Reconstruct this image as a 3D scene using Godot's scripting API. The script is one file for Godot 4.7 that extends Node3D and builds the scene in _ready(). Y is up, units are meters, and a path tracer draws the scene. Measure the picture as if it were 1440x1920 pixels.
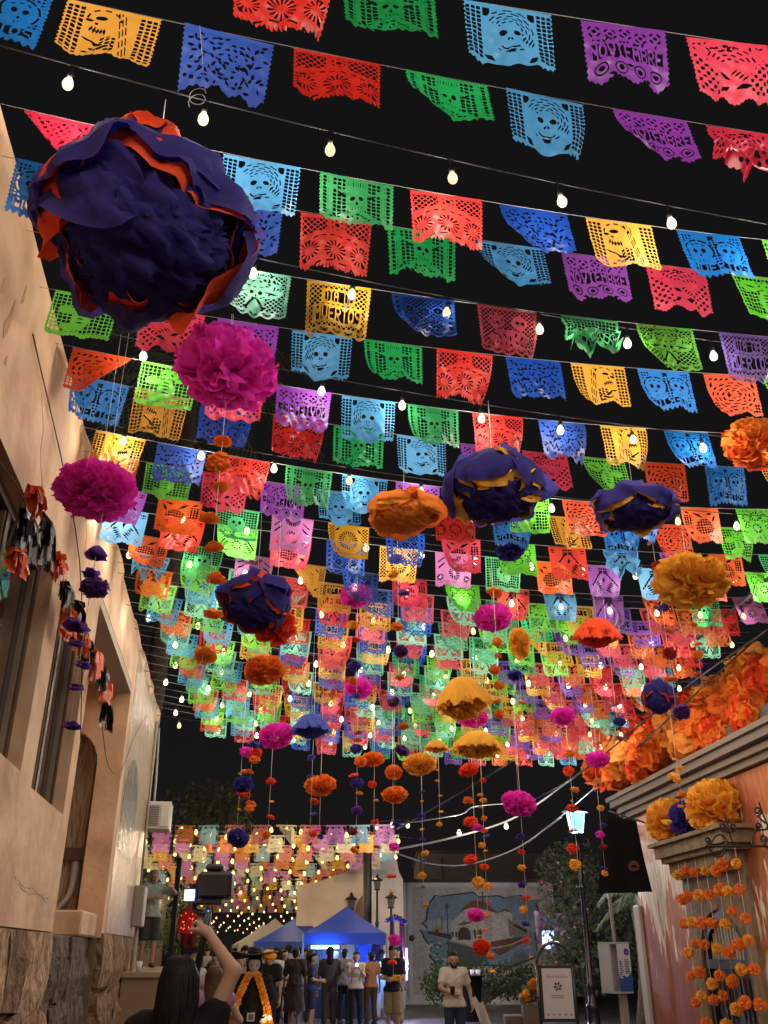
extends Node3D

# A festival street at night: strings of cut paper banners, festoon bulbs and tissue flowers between two old buildings.
# Camera at the origin's street, eye 1.65 m, looking along -Z and tilted up. Units are metres.

var rng := RandomNumberGenerator.new()
var taken := {}
var mats := {}
const ORD := ["zeroth", "first", "second", "third", "fourth", "fifth", "sixth", "seventh", "eighth", "ninth", "tenth", "eleventh", "twelfth", "thirteenth", "fourteenth", "fifteenth", "sixteenth", "seventeenth", "eighteenth", "nineteenth", "twentieth", "twenty-first", "twenty-second", "twenty-third", "twenty-fourth", "twenty-fifth", "twenty-sixth", "twenty-seventh", "twenty-eighth", "twenty-ninth", "thirtieth"]

# ------------------------------------------------------------------ naming and node helpers
func numbered(called: String) -> String:
	var n: int = taken.get(called, 0)
	taken[called] = n + 1
	return called if n == 0 else "%s_%03d" % [called, n]

func tag(o: Node, label: String, category: String, group := "") -> Node:
	o.set_meta("label", label)
	o.set_meta("category", category)
	if group != "":
		o.set_meta("group", group)
	return o

func thing(called: String, at: Vector3, label: String, category: String, group := "", yaw := 0.0) -> Node3D:
	var o := Node3D.new()
	o.name = numbered(called)
	add_child(o)
	o.position = at
	o.rotation.y = yaw
	tag(o, label, category, group)
	return o

func mesh_node(called: String, m: Mesh, material: Material, parent: Node) -> MeshInstance3D:
	var o := MeshInstance3D.new()
	o.name = numbered(called) if parent == self else called
	o.mesh = m
	o.material_override = material
	parent.add_child(o, true)
	return o

# a part whose shape was written in world coordinates, under a thing that is not turned
func part(called: String, st: SurfaceTool, material: Material, parent: Node3D, top: Node3D = null) -> MeshInstance3D:
	var o := mesh_node(called, st.commit(), material, parent)
	if parent != self:
		var base: Node3D = parent if top == null else top
		if parent == base:
			o.position = -base.position
	return o

func struct(called: String, st: SurfaceTool, material: Material) -> MeshInstance3D:
	var o := mesh_node(called, st.commit(), material, self)
	o.set_meta("kind", "structure")
	return o

# ------------------------------------------------------------------ materials (linear base colours)
func lin(r: float, g: float, b: float) -> Color:
	return Color(r, g, b).linear_to_srgb()

func mat(key: String, c: Color = Color.WHITE, rough := 0.8, spec := 0.5, back := 0.0) -> StandardMaterial3D:
	if mats.has(key):
		return mats[key]
	var m := StandardMaterial3D.new()
	m.resource_name = key
	m.albedo_color = c
	m.roughness = rough
	m.metallic_specular = spec
	m.cull_mode = BaseMaterial3D.CULL_DISABLED
	if back > 0.0:
		m.backlight_enabled = true
		var l := c.srgb_to_linear()
		var top: float = max(l.r, max(l.g, l.b))
		m.backlight = Color(l.r / top * back, l.g / top * back, l.b / top * back).linear_to_srgb()
	mats[key] = m
	return m

func glow(key: String, c: Color, energy: float) -> StandardMaterial3D:
	if mats.has(key):
		return mats[key]
	var m := mat(key, Color(0.9, 0.9, 0.9), 0.4)
	m.emission_enabled = true
	m.emission = c
	m.emission_energy_multiplier = energy
	return m

func noise_tex(freq: float, seed_: int, ramp: Array, size := 512, octaves := 5, kind := FastNoiseLite.TYPE_SIMPLEX_SMOOTH) -> NoiseTexture2D:
	var n := FastNoiseLite.new()
	n.seed = seed_
	n.noise_type = kind
	n.frequency = freq
	n.fractal_octaves = octaves
	var t := NoiseTexture2D.new()
	t.width = size
	t.height = size
	t.seamless = true
	t.noise = n
	if not ramp.is_empty():
		var g := Gradient.new()
		g.offsets = PackedFloat32Array(ramp.map(func(e): return e[0]))
		g.colors = PackedColorArray(ramp.map(func(e): return e[1]))
		t.color_ramp = g
	return t

func triplanar(m: StandardMaterial3D, scale: Vector3) -> void:
	m.uv1_triplanar = true
	m.uv1_world_triplanar = true
	m.uv1_scale = scale

# ------------------------------------------------------------------ mesh helpers
func begin(flat := false) -> SurfaceTool:
	var st := SurfaceTool.new()
	st.begin(Mesh.PRIMITIVE_TRIANGLES)
	st.set_smooth_group(-1 if flat else 0)
	return st

func tri(st: SurfaceTool, a: Vector3, b: Vector3, c: Vector3) -> void:
	st.add_vertex(a)
	st.add_vertex(b)
	st.add_vertex(c)

func quad(st: SurfaceTool, a: Vector3, b: Vector3, c: Vector3, d: Vector3) -> void:
	tri(st, a, b, c)
	tri(st, a, c, d)

func done(st: SurfaceTool) -> SurfaceTool:
	st.generate_normals()
	return st

# box from two corners in a frame
func box(st: SurfaceTool, lo: Vector3, hi: Vector3, f := Transform3D.IDENTITY) -> void:
	var p := []
	for i in 8:
		p.append(f * Vector3(hi.x if i & 1 else lo.x, hi.y if i & 2 else lo.y, hi.z if i & 4 else lo.z))
	for q in [[0, 2, 3, 1], [4, 5, 7, 6], [0, 4, 6, 2], [1, 3, 7, 5], [2, 6, 7, 3], [0, 1, 5, 4]]:
		quad(st, p[q[3]], p[q[2]], p[q[1]], p[q[0]])

# box with chamfered edges
func soft_box(st: SurfaceTool, lo: Vector3, hi: Vector3, c: float, f := Transform3D.IDENTITY) -> void:
	var mid := (lo + hi) / 2.0
	var h := (hi - lo) / 2.0
	var pts := {}
	for sx in [-1, 1]:
		for sy in [-1, 1]:
			for sz in [-1, 1]:
				for a in 3:
					var v := Vector3(sx * (h.x - (0.0 if a == 0 else c)), sy * (h.y - (0.0 if a == 1 else c)), sz * (h.z - (0.0 if a == 2 else c)))
					pts[[sx, sy, sz, a]] = f * (mid + v)
	for a in 3:
		for s in [-1, 1]:
			var k := []
			for e in [[-1, -1], [1, -1], [1, 1], [-1, 1]]:
				var q := [0, 0, 0]
				q[a] = s
				q[(a + 1) % 3] = e[0]
				q[(a + 2) % 3] = e[1]
				k.append(pts[[q[0], q[1], q[2], a]])
			if s > 0:
				quad(st, k[3], k[2], k[1], k[0])
			else:
				quad(st, k[0], k[1], k[2], k[3])
	for a in 3:
		var b := (a + 1) % 3
		var d := (a + 2) % 3
		for sa in [-1, 1]:
			for sb in [-1, 1]:
				var q := [0, 0, 0]
				q[a] = sa
				q[b] = sb
				q[d] = -1
				var r := q.duplicate()
				r[d] = 1
				var k := [pts[[q[0], q[1], q[2], a]], pts[[r[0], r[1], r[2], a]], pts[[r[0], r[1], r[2], b]], pts[[q[0], q[1], q[2], b]]]
				if sa * sb > 0:
					quad(st, k[3], k[2], k[1], k[0])
				else:
					quad(st, k[0], k[1], k[2], k[3])
	for sx in [-1, 1]:
		for sy in [-1, 1]:
			for sz in [-1, 1]:
				if sx * sy * sz > 0:
					tri(st, pts[[sx, sy, sz, 2]], pts[[sx, sy, sz, 1]], pts[[sx, sy, sz, 0]])
				else:
					tri(st, pts[[sx, sy, sz, 0]], pts[[sx, sy, sz, 1]], pts[[sx, sy, sz, 2]])

# tube along points; r is a number or one radius per point
func tube(st: SurfaceTool, pts: Array, r, sides := 6) -> void:
	var n := pts.size()
	var rings := []
	var up := Vector3.UP
	for i in n:
		var t: Vector3 = (pts[min(i + 1, n - 1)] - pts[max(i - 1, 0)]).normalized()
		var u := up - t * up.dot(t)
		if u.length() < 0.05:
			u = Vector3.RIGHT - t * t.x
		u = u.normalized()
		up = u
		var w := t.cross(u)
		var ring := []
		var rad: float = r[i] if r is Array else r
		for k in sides:
			var a := TAU * k / sides
			ring.append(pts[i] + (u * cos(a) + w * sin(a)) * rad)
		rings.append(ring)
	for i in n - 1:
		for k in sides:
			var j := (k + 1) % sides
			quad(st, rings[i][k], rings[i + 1][k], rings[i + 1][j], rings[i][j])
	for k in range(1, sides - 1):
		tri(st, rings[0][0], rings[0][k], rings[0][k + 1])
		tri(st, rings[n - 1][0], rings[n - 1][k + 1], rings[n - 1][k])

# turned shape: profile of (radius, height) from the bottom up
func lathe(st: SurfaceTool, prof: Array, seg: int, f := Transform3D.IDENTITY) -> void:
	for i in prof.size() - 1:
		var a: Vector2 = prof[i]
		var b: Vector2 = prof[i + 1]
		for k in seg:
			var t0 := TAU * k / seg
			var t1 := TAU * (k + 1) / seg
			var p0 := f * Vector3(a.x * cos(t0), a.y, a.x * sin(t0))
			var p1 := f * Vector3(a.x * cos(t1), a.y, a.x * sin(t1))
			var p2 := f * Vector3(b.x * cos(t1), b.y, b.x * sin(t1))
			var p3 := f * Vector3(b.x * cos(t0), b.y, b.x * sin(t0))
			if a.x > 1e-5:
				tri(st, p0, p1, p2) if b.x > 1e-5 else tri(st, p0, p1, p3)
			if b.x > 1e-5:
				tri(st, p0, p2, p3)

# polygon in the XY plane of a frame, given depth along z
func prism(st: SurfaceTool, poly: PackedVector2Array, z0: float, z1: float, f := Transform3D.IDENTITY) -> void:
	var idx := Geometry2D.triangulate_polygon(poly)
	for i in range(0, idx.size(), 3):
		var a := poly[idx[i]]
		var b := poly[idx[i + 1]]
		var c := poly[idx[i + 2]]
		if (b - a).cross(c - a) < 0.0:
			var t := b
			b = c
			c = t
		tri(st, f * Vector3(a.x, a.y, z1), f * Vector3(c.x, c.y, z1), f * Vector3(b.x, b.y, z1))
		tri(st, f * Vector3(a.x, a.y, z0), f * Vector3(b.x, b.y, z0), f * Vector3(c.x, c.y, z0))
	var n := poly.size()
	var turn := -1.0 if Geometry2D.is_polygon_clockwise(poly) else 1.0
	for i in n:
		var a := poly[i]
		var b := poly[(i + 1) % n]
		if turn > 0.0:
			quad(st, f * Vector3(a.x, a.y, z0), f * Vector3(a.x, a.y, z1), f * Vector3(b.x, b.y, z1), f * Vector3(b.x, b.y, z0))
		else:
			quad(st, f * Vector3(b.x, b.y, z0), f * Vector3(b.x, b.y, z1), f * Vector3(a.x, a.y, z1), f * Vector3(a.x, a.y, z0))

func smooth_path(pts: Array, step := 6) -> Array:
	var out := []
	for i in pts.size() - 1:
		var p0: Vector3 = pts[max(i - 1, 0)]
		var p1: Vector3 = pts[i]
		var p2: Vector3 = pts[i + 1]
		var p3: Vector3 = pts[min(i + 2, pts.size() - 1)]
		for k in step:
			out.append(p1.cubic_interpolate(p2, p0, p3, float(k) / step))
	out.append(pts[-1])
	return out

# frames of the two facades: s runs along the wall away from the camera, n out into the street
const L0 := Vector3(-1.42, 0, 0)
const LD := Vector3(-0.159, 0, -0.9873)
const LN := Vector3(0.9873, 0, -0.159)
const R0 := Vector3(6.22, 0, 0)
const RD := Vector3(-0.0731, 0, -0.9973)
const RN := Vector3(-0.9973, 0, 0.0731)

func lw(s: float, y: float, n: float) -> Vector3:
	return L0 + LD * s + LN * n + Vector3(0, y, 0)

func rw(s: float, y: float, n: float) -> Vector3:
	return R0 + RD * s + RN * n + Vector3(0, y, 0)

func lf() -> Transform3D:   # x = s, y up, z = n
	return Transform3D(Basis(LD, Vector3.UP, LN), L0)

func rf() -> Transform3D:
	return Transform3D(Basis(RD, Vector3.UP, RN), R0)

func _ready() -> void:
	rng.seed = 20231102
	setup_camera_and_sky()
	build_ground()
	build_left_building()
	build_right_building()
	build_far_buildings()
	build_trees()
	build_banners()
	build_festoons()
	build_pompoms()
	build_strands()
	build_wires()
	build_street_things()
	build_people()

func setup_camera_and_sky() -> void:
	var cam := Camera3D.new()
	cam.name = "camera"
	cam.fov = 58.907
	cam.near = 0.05
	cam.far = 400.0
	add_child(cam)
	cam.position = Vector3(0, 1.65, 0)
	cam.rotation_degrees = Vector3(25.887, 0, 0)
	cam.current = true
	var env := Environment.new()
	env.background_mode = Environment.BG_SKY
	var sky := Sky.new()
	var pm := ProceduralSkyMaterial.new()
	pm.sky_top_color = lin(0.0068, 0.0064, 0.0068)
	pm.sky_horizon_color = lin(0.0095, 0.0086, 0.0082)
	pm.sky_curve = 0.2
	pm.ground_bottom_color = lin(0.003, 0.003, 0.003)
	pm.ground_horizon_color = lin(0.005, 0.005, 0.005)
	pm.sun_angle_max = 0.5
	sky.sky_material = pm
	env.sky = sky
	env.background_energy_multiplier = 1.0
	env.tonemap_mode = Environment.TONE_MAPPER_LINEAR
	env.tonemap_exposure = 1.0
	env.sdfgi_enabled = true
	env.ssao_enabled = true
	env.ssil_enabled = true
	var we := WorldEnvironment.new()
	we.name = "environment"
	we.environment = env
	add_child(we)

func lamp(parent: Node3D, at: Vector3, c: Color, energy: float, size := 0.03, reach := 40.0) -> OmniLight3D:
	var l := OmniLight3D.new()
	l.name = "light"
	parent.add_child(l, true)
	l.position = at
	l.light_color = c
	l.light_energy = energy
	l.light_size = size
	l.omni_range = reach
	l.omni_attenuation = 2.0
	l.shadow_enabled = true
	return l

func build_ground() -> void:
	var m := mat("paving", Color.WHITE, 0.55, 0.5)
	m.albedo_texture = noise_tex(0.012, 5, [[0.0, lin(0.045, 0.042, 0.042)], [0.45, lin(0.08, 0.075, 0.072)], [0.7, lin(0.10, 0.095, 0.09)], [1.0, lin(0.14, 0.13, 0.12)]])
	m.roughness_texture = noise_tex(0.03, 6, [[0.0, Color(0.55, 0.55, 0.55)], [1.0, Color(1, 1, 1)]], 256)
	triplanar(m, Vector3(0.35, 0.35, 0.35))
	var st := begin(true)
	quad(st, Vector3(-160, 0, 160), Vector3(-160, 0, -200), Vector3(160, 0, -200), Vector3(160, 0, 160))
	struct("street_ground", done(st), m)

# ------------------------------------------------------------------ cut paper banners
const FONT := {
	"N": [17, 25, 29, 23, 19, 17, 17], "O": [14, 27, 17, 17, 17, 27, 14], "V": [17, 17, 17, 27, 10, 14, 4], "I": [14, 4, 4, 4, 4, 4, 14],
	"E": [31, 16, 16, 30, 16, 16, 31], "M": [17, 27, 31, 21, 17, 17, 17], "B": [30, 17, 17, 30, 17, 17, 30], "R": [30, 17, 17, 30, 20, 18, 17],
	"U": [17, 17, 17, 17, 17, 27, 14], "T": [31, 4, 4, 4, 4, 4, 4], "S": [15, 16, 16, 14, 1, 1, 30], "D": [30, 17, 17, 17, 17, 17, 30], "A": [14, 27, 17, 31, 17, 17, 17], " ": [0, 0, 0, 0, 0, 0, 0]}

func f_sq(x: float, y: float, p: float, h: float) -> float:
	return maxf(absf(fposmod(x, p) - p * 0.5), absf(fposmod(y, p) - p * 0.5)) - h

func f_dia(x: float, y: float, p: float, h: float) -> float:
	return f_sq((x + y) * 0.7071, (x - y) * 0.7071, p, h)

func f_ell(x: float, y: float, cx: float, cy: float, a: float, b: float) -> float:
	var u := (x - cx) / a
	var v := (y - cy) / b
	return (sqrt(u * u + v * v) - 1.0) * minf(a, b)

func f_leaf(x: float, y: float, cx: float, cy: float, l: float, w_: float, ang: float) -> float:
	var w := w_ + 0.14
	var dx := x - cx
	var dy := y - cy
	var c := cos(ang)
	var s := sin(ang)
	return absf(-dx * s + dy * c) + absf(dx * c + dy * s) * w / l * 0.8 - w if absf(dx) + absf(dy) < l * 2.5 else 3.0

func f_sun(x: float, y: float, cx: float, cy: float, r0: float, r1: float, n: int, w: float) -> float:
	var dx := x - cx
	var dy := y - cy
	var r := sqrt(dx * dx + dy * dy)
	var a := fposmod(atan2(dy, dx), TAU / n) - PI / n
	return maxf(absf(r * sin(a)) - w * r / r1, absf(r - (r0 + r1) * 0.5) - (r1 - r0) * 0.5)

func f_arc(x: float, y: float, cx: float, cy: float, r: float, w: float, n: float, duty: float) -> float:
	var dx := x - cx
	var dy := y - cy
	var rr := sqrt(dx * dx + dy * dy)
	var a := absf(fposmod(atan2(dy, dx) * n / TAU + r * 0.37, 1.0) - 0.5)
	return maxf(absf(rr - r) - w - 0.1, (a - duty * 0.5) * r * TAU / n)

func f_rect(x: float, y: float, x0: float, x1: float, y0: float, y1: float) -> float:
	return maxf(maxf(x0 - x, x - x1), maxf(y0 - y, y - y1))

func f_text(x: float, y: float, word: String, x0: float, x1: float, y0: float, y1: float) -> float:  # positive on a letter
	var n := word.length()
	var u := (x - x0) / (x1 - x0) * n * 6.0 - 0.5
	var v := (y - y0) / (y1 - y0) * 7.0 - 0.5
	var iu := floori(u)
	var iv := floori(v)
	var s := 0.0
	for j in 2:
		for i in 2:
			var cx := iu + i
			var cy := iv + j
			if cx < 0 or cx >= n * 6 or cy < 0 or cy > 6:
				continue
			var col := cx % 6
			if col < 5 and (int(FONT[word[cx / 6]][cy]) >> (4 - col)) & 1:
				s += (1.0 - absf(u - cx)) * (1.0 - absf(v - cy))
	return (s - 0.42) * 1.3

var leaves := {}
func leaf_list(key: String, n: int, x0: float, x1: float, y0: float, y1: float, l: float) -> Array:
	if not leaves.has(key):
		var r := RandomNumberGenerator.new()
		r.seed = hash(key)
		var out := []
		for k in n * 6:
			if out.size() == n:
				break
			var p := Vector2(r.randf_range(x0, x1), r.randf_range(y0, y1))
			if out.all(func(e): return Vector2(e[0], e[1]).distance_to(p) > l * 1.25):
				out.append([p.x, p.y, l * r.randf_range(0.6, 1.1), l * r.randf_range(0.25, 0.5), r.randf_range(0, PI)])
		leaves[key] = out
	return leaves[key]

func f_leaves(x: float, y: float, list: Array) -> float:
	var d := 3.0
	for e in list:
		if absf(x - e[0]) < 4.0 and absf(y - e[1]) < 4.0:
			d = minf(d, f_leaf(x, y, e[0], e[1], e[2], e[3], e[4]))
	return d

# the cut pattern of one banner, in centimetres: x -20..20, y 0 (the string) .. 36; positive is paper
func pat(k: String, x: float, y: float) -> float:
	var ax := absf(x)
	var low := 34.0
	match k:
		"skulls": low = 33.0 - 2.6 * absf(fposmod(x / 3.4, 1.0) * 2.0 - 1.0) + 1.6
		"lace_hat", "lace_text", "lace_wheel", "lace_pair": low = 33.2 + 1.7 * absf(cos(x * PI / 8.0))
		"sun", "flower", "dots", "pumpkin", "leaf", "grid": low = 32.6 + 1.9 * sqrt(absf(cos(x * PI / 3.3)))
		"face": low = 31.5 + 3.4 * exp(-x * x / 60.0) + (1.8 if ax > 11.5 else 0.0) - (1.6 * absf(fposmod(x / 2.4, 1.0) * 2.0 - 1.0) if ax > 11.5 else 0.0)
		"hat": low = 31.0 + 3.5 * exp(-x * x / 50.0) + (1.2 if ax > 15.0 else 0.0) + 0.6 * cos(x * 1.6)
		"november": low = 31.8 + 1.6 * cos(x * PI / 6.5) + 0.5 * cos(x * 2.6)
		"sunburst": low = 33.6 + 0.7 * sin(x * 3.0) + 0.6 * sin(x * 1.1)
		"profile", "animal", "ring": low = 32.8 + 0.7 * absf(cos(x * PI / 2.6))
		"scatter": low = 32.4 + 1.3 * sin(x * 0.55) + 0.5 * cos(x * 1.9)
		"checker": low = 32.2 + 1.4 * cos(x * 0.5) + (0.9 * absf(sin(x * 1.7)))
		"far": low = 34.0 + 0.5 * cos(x * 1.5)
	var d := minf(19.6 + 0.35 * cos(y * 2.4) - ax, low - y)
	d = minf(d, y + 0.2)
	match k:
		"profile":
			d = minf(d, maxf(f_sq(x + 19.0, y - 2.0, 2.6, 0.95), f_rect(x, y, -19.0, -11.3, 2.0, 32.0)))
			d = minf(d, maxf(f_sq(x - 11.3, y - 2.0, 2.6, 0.95), f_rect(x, y, 11.3, 19.0, 2.0, 32.0)))
			d = minf(d, maxf(f_sq(x + 3.0, y + x * 0.5 - 20.0, 2.4, 0.86), f_rect(x, y, -2.9, 3.6, 20.5, 31.0)))
			for q in 3:
				var w := x - 4.4 - q * 1.35 - (y - 16.0) * 0.14
				d = minf(d, maxf(absf(w) - 0.3, maxf(absf(fposmod(y + q * 2.0, 7.0) - 3.5) - 2.7, f_rect(x, y, 0.0, 11.0, 2.0, 32.0))))
			d = minf(d, f_ell(x, y, -4.2, 7.6, 2.6, 1.3))
			d = minf(d, f_ell(x, y, -9.0, 9.6, 1.8, 0.9))
			d = minf(d, f_ell(x, y, -5.8, 11.5, 0.8, 0.9))
			for q in 5:
				d = minf(d, f_leaf(x, y, -7.8 + q * 1.5, 15.0 + q * 0.5, 2.2, 0.5, 1.9 - q * 0.12))
				d = minf(d, f_leaf(x, y, -8.8 + q * 1.2, 21.5 + q * 0.9, 2.4, 0.45, 0.5))
			d = minf(d, maxf(f_arc(x, y, -3.0, 9.0, 7.0, 0.35, 9.0, 0.6), y - 9.0))
			d = minf(d, f_leaves(x, y, leaf_list("prof", 7, -10, 4, 24, 31, 1.5)))
		"scatter":
			d = minf(d, f_leaves(x, y, leaf_list("scat", 75, -17.5, 17.5, 2.5, 30, 1.75)))
			d = minf(d, f_arc(x, y, -7.0, 20.0, 5.0, 0.3, 9.0, 0.5))
			d = minf(d, f_arc(x, y, 8.0, 13.0, 4.0, 0.3, 9.0, 0.5))
		"sunburst":
			d = minf(d, maxf(f_dia(x, y, 2.4, 0.92), maxf(f_rect(x, y, -18.5, -5.0, 2.0, 14.5), y - 14.0 - (x + 18.0) * -0.35)))
			d = minf(d, maxf(f_dia(x, y, 2.4, 0.92), maxf(f_rect(x, y, 5.0, 18.5, 2.0, 14.5), y - 14.0 + (x - 18.0) * -0.35)))
			d = minf(d, f_ell(x, y, 0.6, 5.4, 1.3, 1.3))
			d = minf(d, f_arc(x, y, 0.6, 5.4, 3.0, 0.3, 6.0, 0.5))
			d = minf(d, f_sun(x, y, 0.0, 22.0, 2.4, 6.2, 14, 0.62))
			for s in [-1, 1]:
				d = minf(d, maxf(f_sun(x, y, s * 14.5, 23.0, 2.4, 5.6, 14, 0.55), ax - 18.6))
			d = minf(d, maxf(f_arc(x, y, 0.0, 38.0, 25.5, 0.32, 34.0, 0.55), ax - 17.0))
			d = minf(d, maxf(f_arc(x, y, 0.0, 46.0, 17.2, 0.35, 14.0, 0.6), ax - 15.0))
			d = minf(d, maxf(absf(fposmod(x, 1.9) - 0.95) - 0.2, 31.4 - y))
			d = minf(d, f_leaf(x, y, -17.0, 28.5, 1.6, 1.0, 0.8))
			d = minf(d, f_leaf(x, y, 17.0, 28.5, 1.6, 1.0, 0.8))
		"hat":
			var g := maxf(f_sq(x, y - 1.6, 2.6, 0.98), f_rect(x, y, -18.6, 18.6, 1.7, 29.0))
			g = maxf(g, -f_ell(x, y, 0.0, 17.5, 5.6, 9.5))
			g = maxf(g, -f_rect(x, y, -6.0, 6.0, 1.0, 9.0))
			g = maxf(g, -f_ell(x, y, 0.0, 10.0, 9.5, 1.8))
			g = maxf(g, 1.25 - absf(ax - 13.7))
			g = maxf(g, 1.3 - absf(y - 8.0) if ax > 11.0 and ax < 16.5 else -9.0)
			g = maxf(g, -f_ell(x, y, 0.0, 30.0, 13.0, 5.0))
			d = minf(d, g)
			d = minf(d, f_ell(ax, y, 2.2, 15.0, 1.3, 1.6))
			d = minf(d, f_leaf(x, y, 0.0, 18.6, 1.2, 0.7, PI / 2))
			d = minf(d, maxf(absf(fposmod(x, 1.5) - 0.75) - 0.25, f_rect(x, y, -3.6, 3.6, 21.0, 23.4)))
			d = minf(d, maxf(absf(fposmod(x, 1.3) - 0.65) - 0.22, f_rect(x, y, -5.0, 5.0, 2.6, 6.2)))
			d = minf(d, f_leaf(ax, y, 7.6, 12.6, 1.6, 0.8, -0.5))
			d = minf(d, f_leaves(x, y, leaf_list("hat", 18, -14, 14, 27.5, 32, 1.4)))
		"face":
			d = minf(d, maxf(f_sq(ax - 12.3, y - 1.8, 2.35, 0.90), f_rect(ax, y, 12.3, 19.1, 1.9, 30.5)))
			d = minf(d, f_ell(x, y, -3.0, 15.0, 1.6, 1.7))
			d = minf(d, f_ell(x, y, 3.2, 15.0, 1.6, 1.7))
			d = minf(d, f_leaf(ax, y, 0.8, 18.6, 1.2, 0.4, 1.2))
			for q in 5:
				d = minf(d, maxf(f_arc(x, y, 0.2, 14.0, 5.6 + q * 1.55, 0.24, 11.0, 0.66), y - 13.0 - (x + 2.0) * 0.6 if q < 4 else y - 5.0))
			for q in 4:
				d = minf(d, f_leaf(x, y, 6.0 + q * 1.3, 18.0 + q * 0.8, 2.2, 0.32, 2.0))
			d = minf(d, maxf(f_arc(x, y, 0.0, 20.0, 4.6, 0.26, 5.0, 0.7), 22.0 - y))
			d = minf(d, maxf(f_arc(x, y, 0.0, 19.0, 7.2, 0.26, 7.0, 0.7), 23.5 - y))
			for q in 3:
				d = minf(d, maxf(absf(y - 24.0 - q * 1.5) - 0.28, ax - 2.6 + q * 0.4))
			d = minf(d, maxf(-f_ell(x, y, 0.0, 12.0, 11.4, 10.6), maxf(f_rect(x, y, -11.6, 11.6, 2.2, 6.6), 1.4 - absf(ax - 7.0))))
			d = minf(d, f_leaf(ax, y, 9.6, 29.0, 2.6, 1.3, -0.75))
		"november":
			for q in 5:
				var cx := -14.4 + q * 7.2
				d = minf(d, f_ell(x, y, cx, 5.4 + 1.2 * (q % 2), 1.1, 1.0))
				d = minf(d, f_arc(x, y, cx, 5.4 + 1.2 * (q % 2), 2.7, 0.45, 4.0, 0.55))
			d = minf(d, f_leaves(x, y, leaf_list("nov", 12, -17, 17, 9.5, 11.2, 1.3)))
			var band := f_rect(x, y, -17.6, 17.6, 12.6, 20.6)
			d = minf(d, maxf(band, f_text(x, y, "NOVIEMBRE", -17.4, 17.8, 12.4, 20.8)))
			for q in 4:
				d = minf(d, maxf(f_ell(x, y, -13.5 + q * 9.0, 26.0, 3.2, 3.3), -f_arc(x, y, -13.5 + q * 9.0, 26.0, 2.0, 0.5, 1.0, 2.0)))
			d = minf(d, f_leaf(ax, y, 0.0, 23.6, 1.6, 0.8, 0.0))
			d = minf(d, f_leaf(ax, y, 9.0, 30.0, 1.8, 0.9, 0.0))
		"checker":
			var cu := floori(x / 2.3) + floori(y / 2.3)
			var ck := f_sq(x, y, 2.3, 0.98) if cu % 2 == 0 else 2.0
			d = minf(d, maxf(ck, maxf(f_rect(ax, y, 7.4, 18.6, 9.0, 30.0), 18.0 - y + (8.0 - ax))))
			for q in 4:
				d = minf(d, maxf(f_arc(x, y, 0.0, 15.0, 5.0 + q * 2.4, 0.36, 9.0 + q * 2.0, 0.6), y - 12.0))
			d = minf(d, f_leaf(x, y, -3.4, 19.5, 2.6, 1.2, 0.5))
			d = minf(d, f_leaf(x, y, 4.4, 25.0, 3.2, 1.6, -0.2))
			d = minf(d, f_leaf(x, y, -4.5, 26.5, 2.6, 1.2, -0.6))
			for q in 4:
				d = minf(d, f_leaf(x, y, 1.0 + q * 1.5, 17.0 + q * 1.2, 2.2, 0.4, -0.7))
			d = minf(d, f_leaves(x, y, leaf_list("chk", 14, -17, 17, 2.4, 6.0, 1.4)))
		"skulls":
			var mx := absf(ax - 9.0)
			d = minf(d, f_ell(mx, y, 2.4, 13.6, 1.35, 1.6))
			d = minf(d, f_leaf(ax, y, 9.0, 17.2, 1.1, 0.6, PI / 2))
			for s in [-1, 1]:
				d = minf(d, maxf(f_arc(x, y, s * 9.0, 14.0, 8.0, 0.4, 8.0, 0.8), y - 20.0))
				d = minf(d, maxf(f_arc(x, y, s * 9.0, 14.0, 5.6, 0.3, 10.0, 0.55), y - 10.5))
			d = minf(d, maxf(f_sq(x, y - 2.0, 2.2, 0.72), f_rect(x, y, -2.2, 2.2, 2.0, 24.0)))
			d = minf(d, maxf(f_sq(ax - 15.8, y - 2.0, 2.1, 0.66), maxf(f_rect(ax, y, 12.0, 18.6, 2.0, 23.0), 9.4 - sqrt((ax - 9.0) * (ax - 9.0) + (y - 14.0) * (y - 14.0)))))
			d = minf(d, f_leaf(x, y, 0.0, 3.6, 2.0, 1.2, 0.0))
			d = minf(d, maxf(f_rect(x, y, -16.8, 16.8, 24.0, 29.6), f_text(x, y, "MUERTOS", -16.4, 17.8, 23.6, 30.0)))
			d = minf(d, maxf(absf(fposmod(x, 1.8) - 0.9) - 0.26, f_rect(ax, y, 6.6, 11.4, 19.4, 21.8)))
		"animal":
			var g2 := maxf(f_sq(x, y - 1.8, 2.8, 1.06), f_rect(x, y, -18.4, 18.4, 1.9, 30.6))
			g2 = maxf(g2, -minf(minf(f_ell(x, y, 1.5, 8.0, 4.4, 4.6), f_ell(x, y, 0.5, 19.0, 5.6, 8.0)), minf(f_ell(x, y, -9.6, 8.6, 7.4, 4.2), f_ell(x, y, 9.6, 14.0, 5.4, 3.2))))
			g2 = maxf(g2, -f_ell(x, y, 5.0, 26.5, 7.0, 3.0))
			d = minf(d, g2)
			d = minf(d, f_leaf(ax, y, 2.6, 7.6, 1.0, 0.55, 0.3))
			d = minf(d, f_leaf(x, y, -9.5, 8.6, 4.2, 0.5, 0.35))
			for q in 4:
				d = minf(d, f_leaf(x, y, 0.6, 14.5 + q * 2.6, 2.8, 0.4, 0.1))
			d = minf(d, f_arc(x, y, 1.5, 8.0, 3.6, 0.25, 6.0, 0.5))
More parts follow.
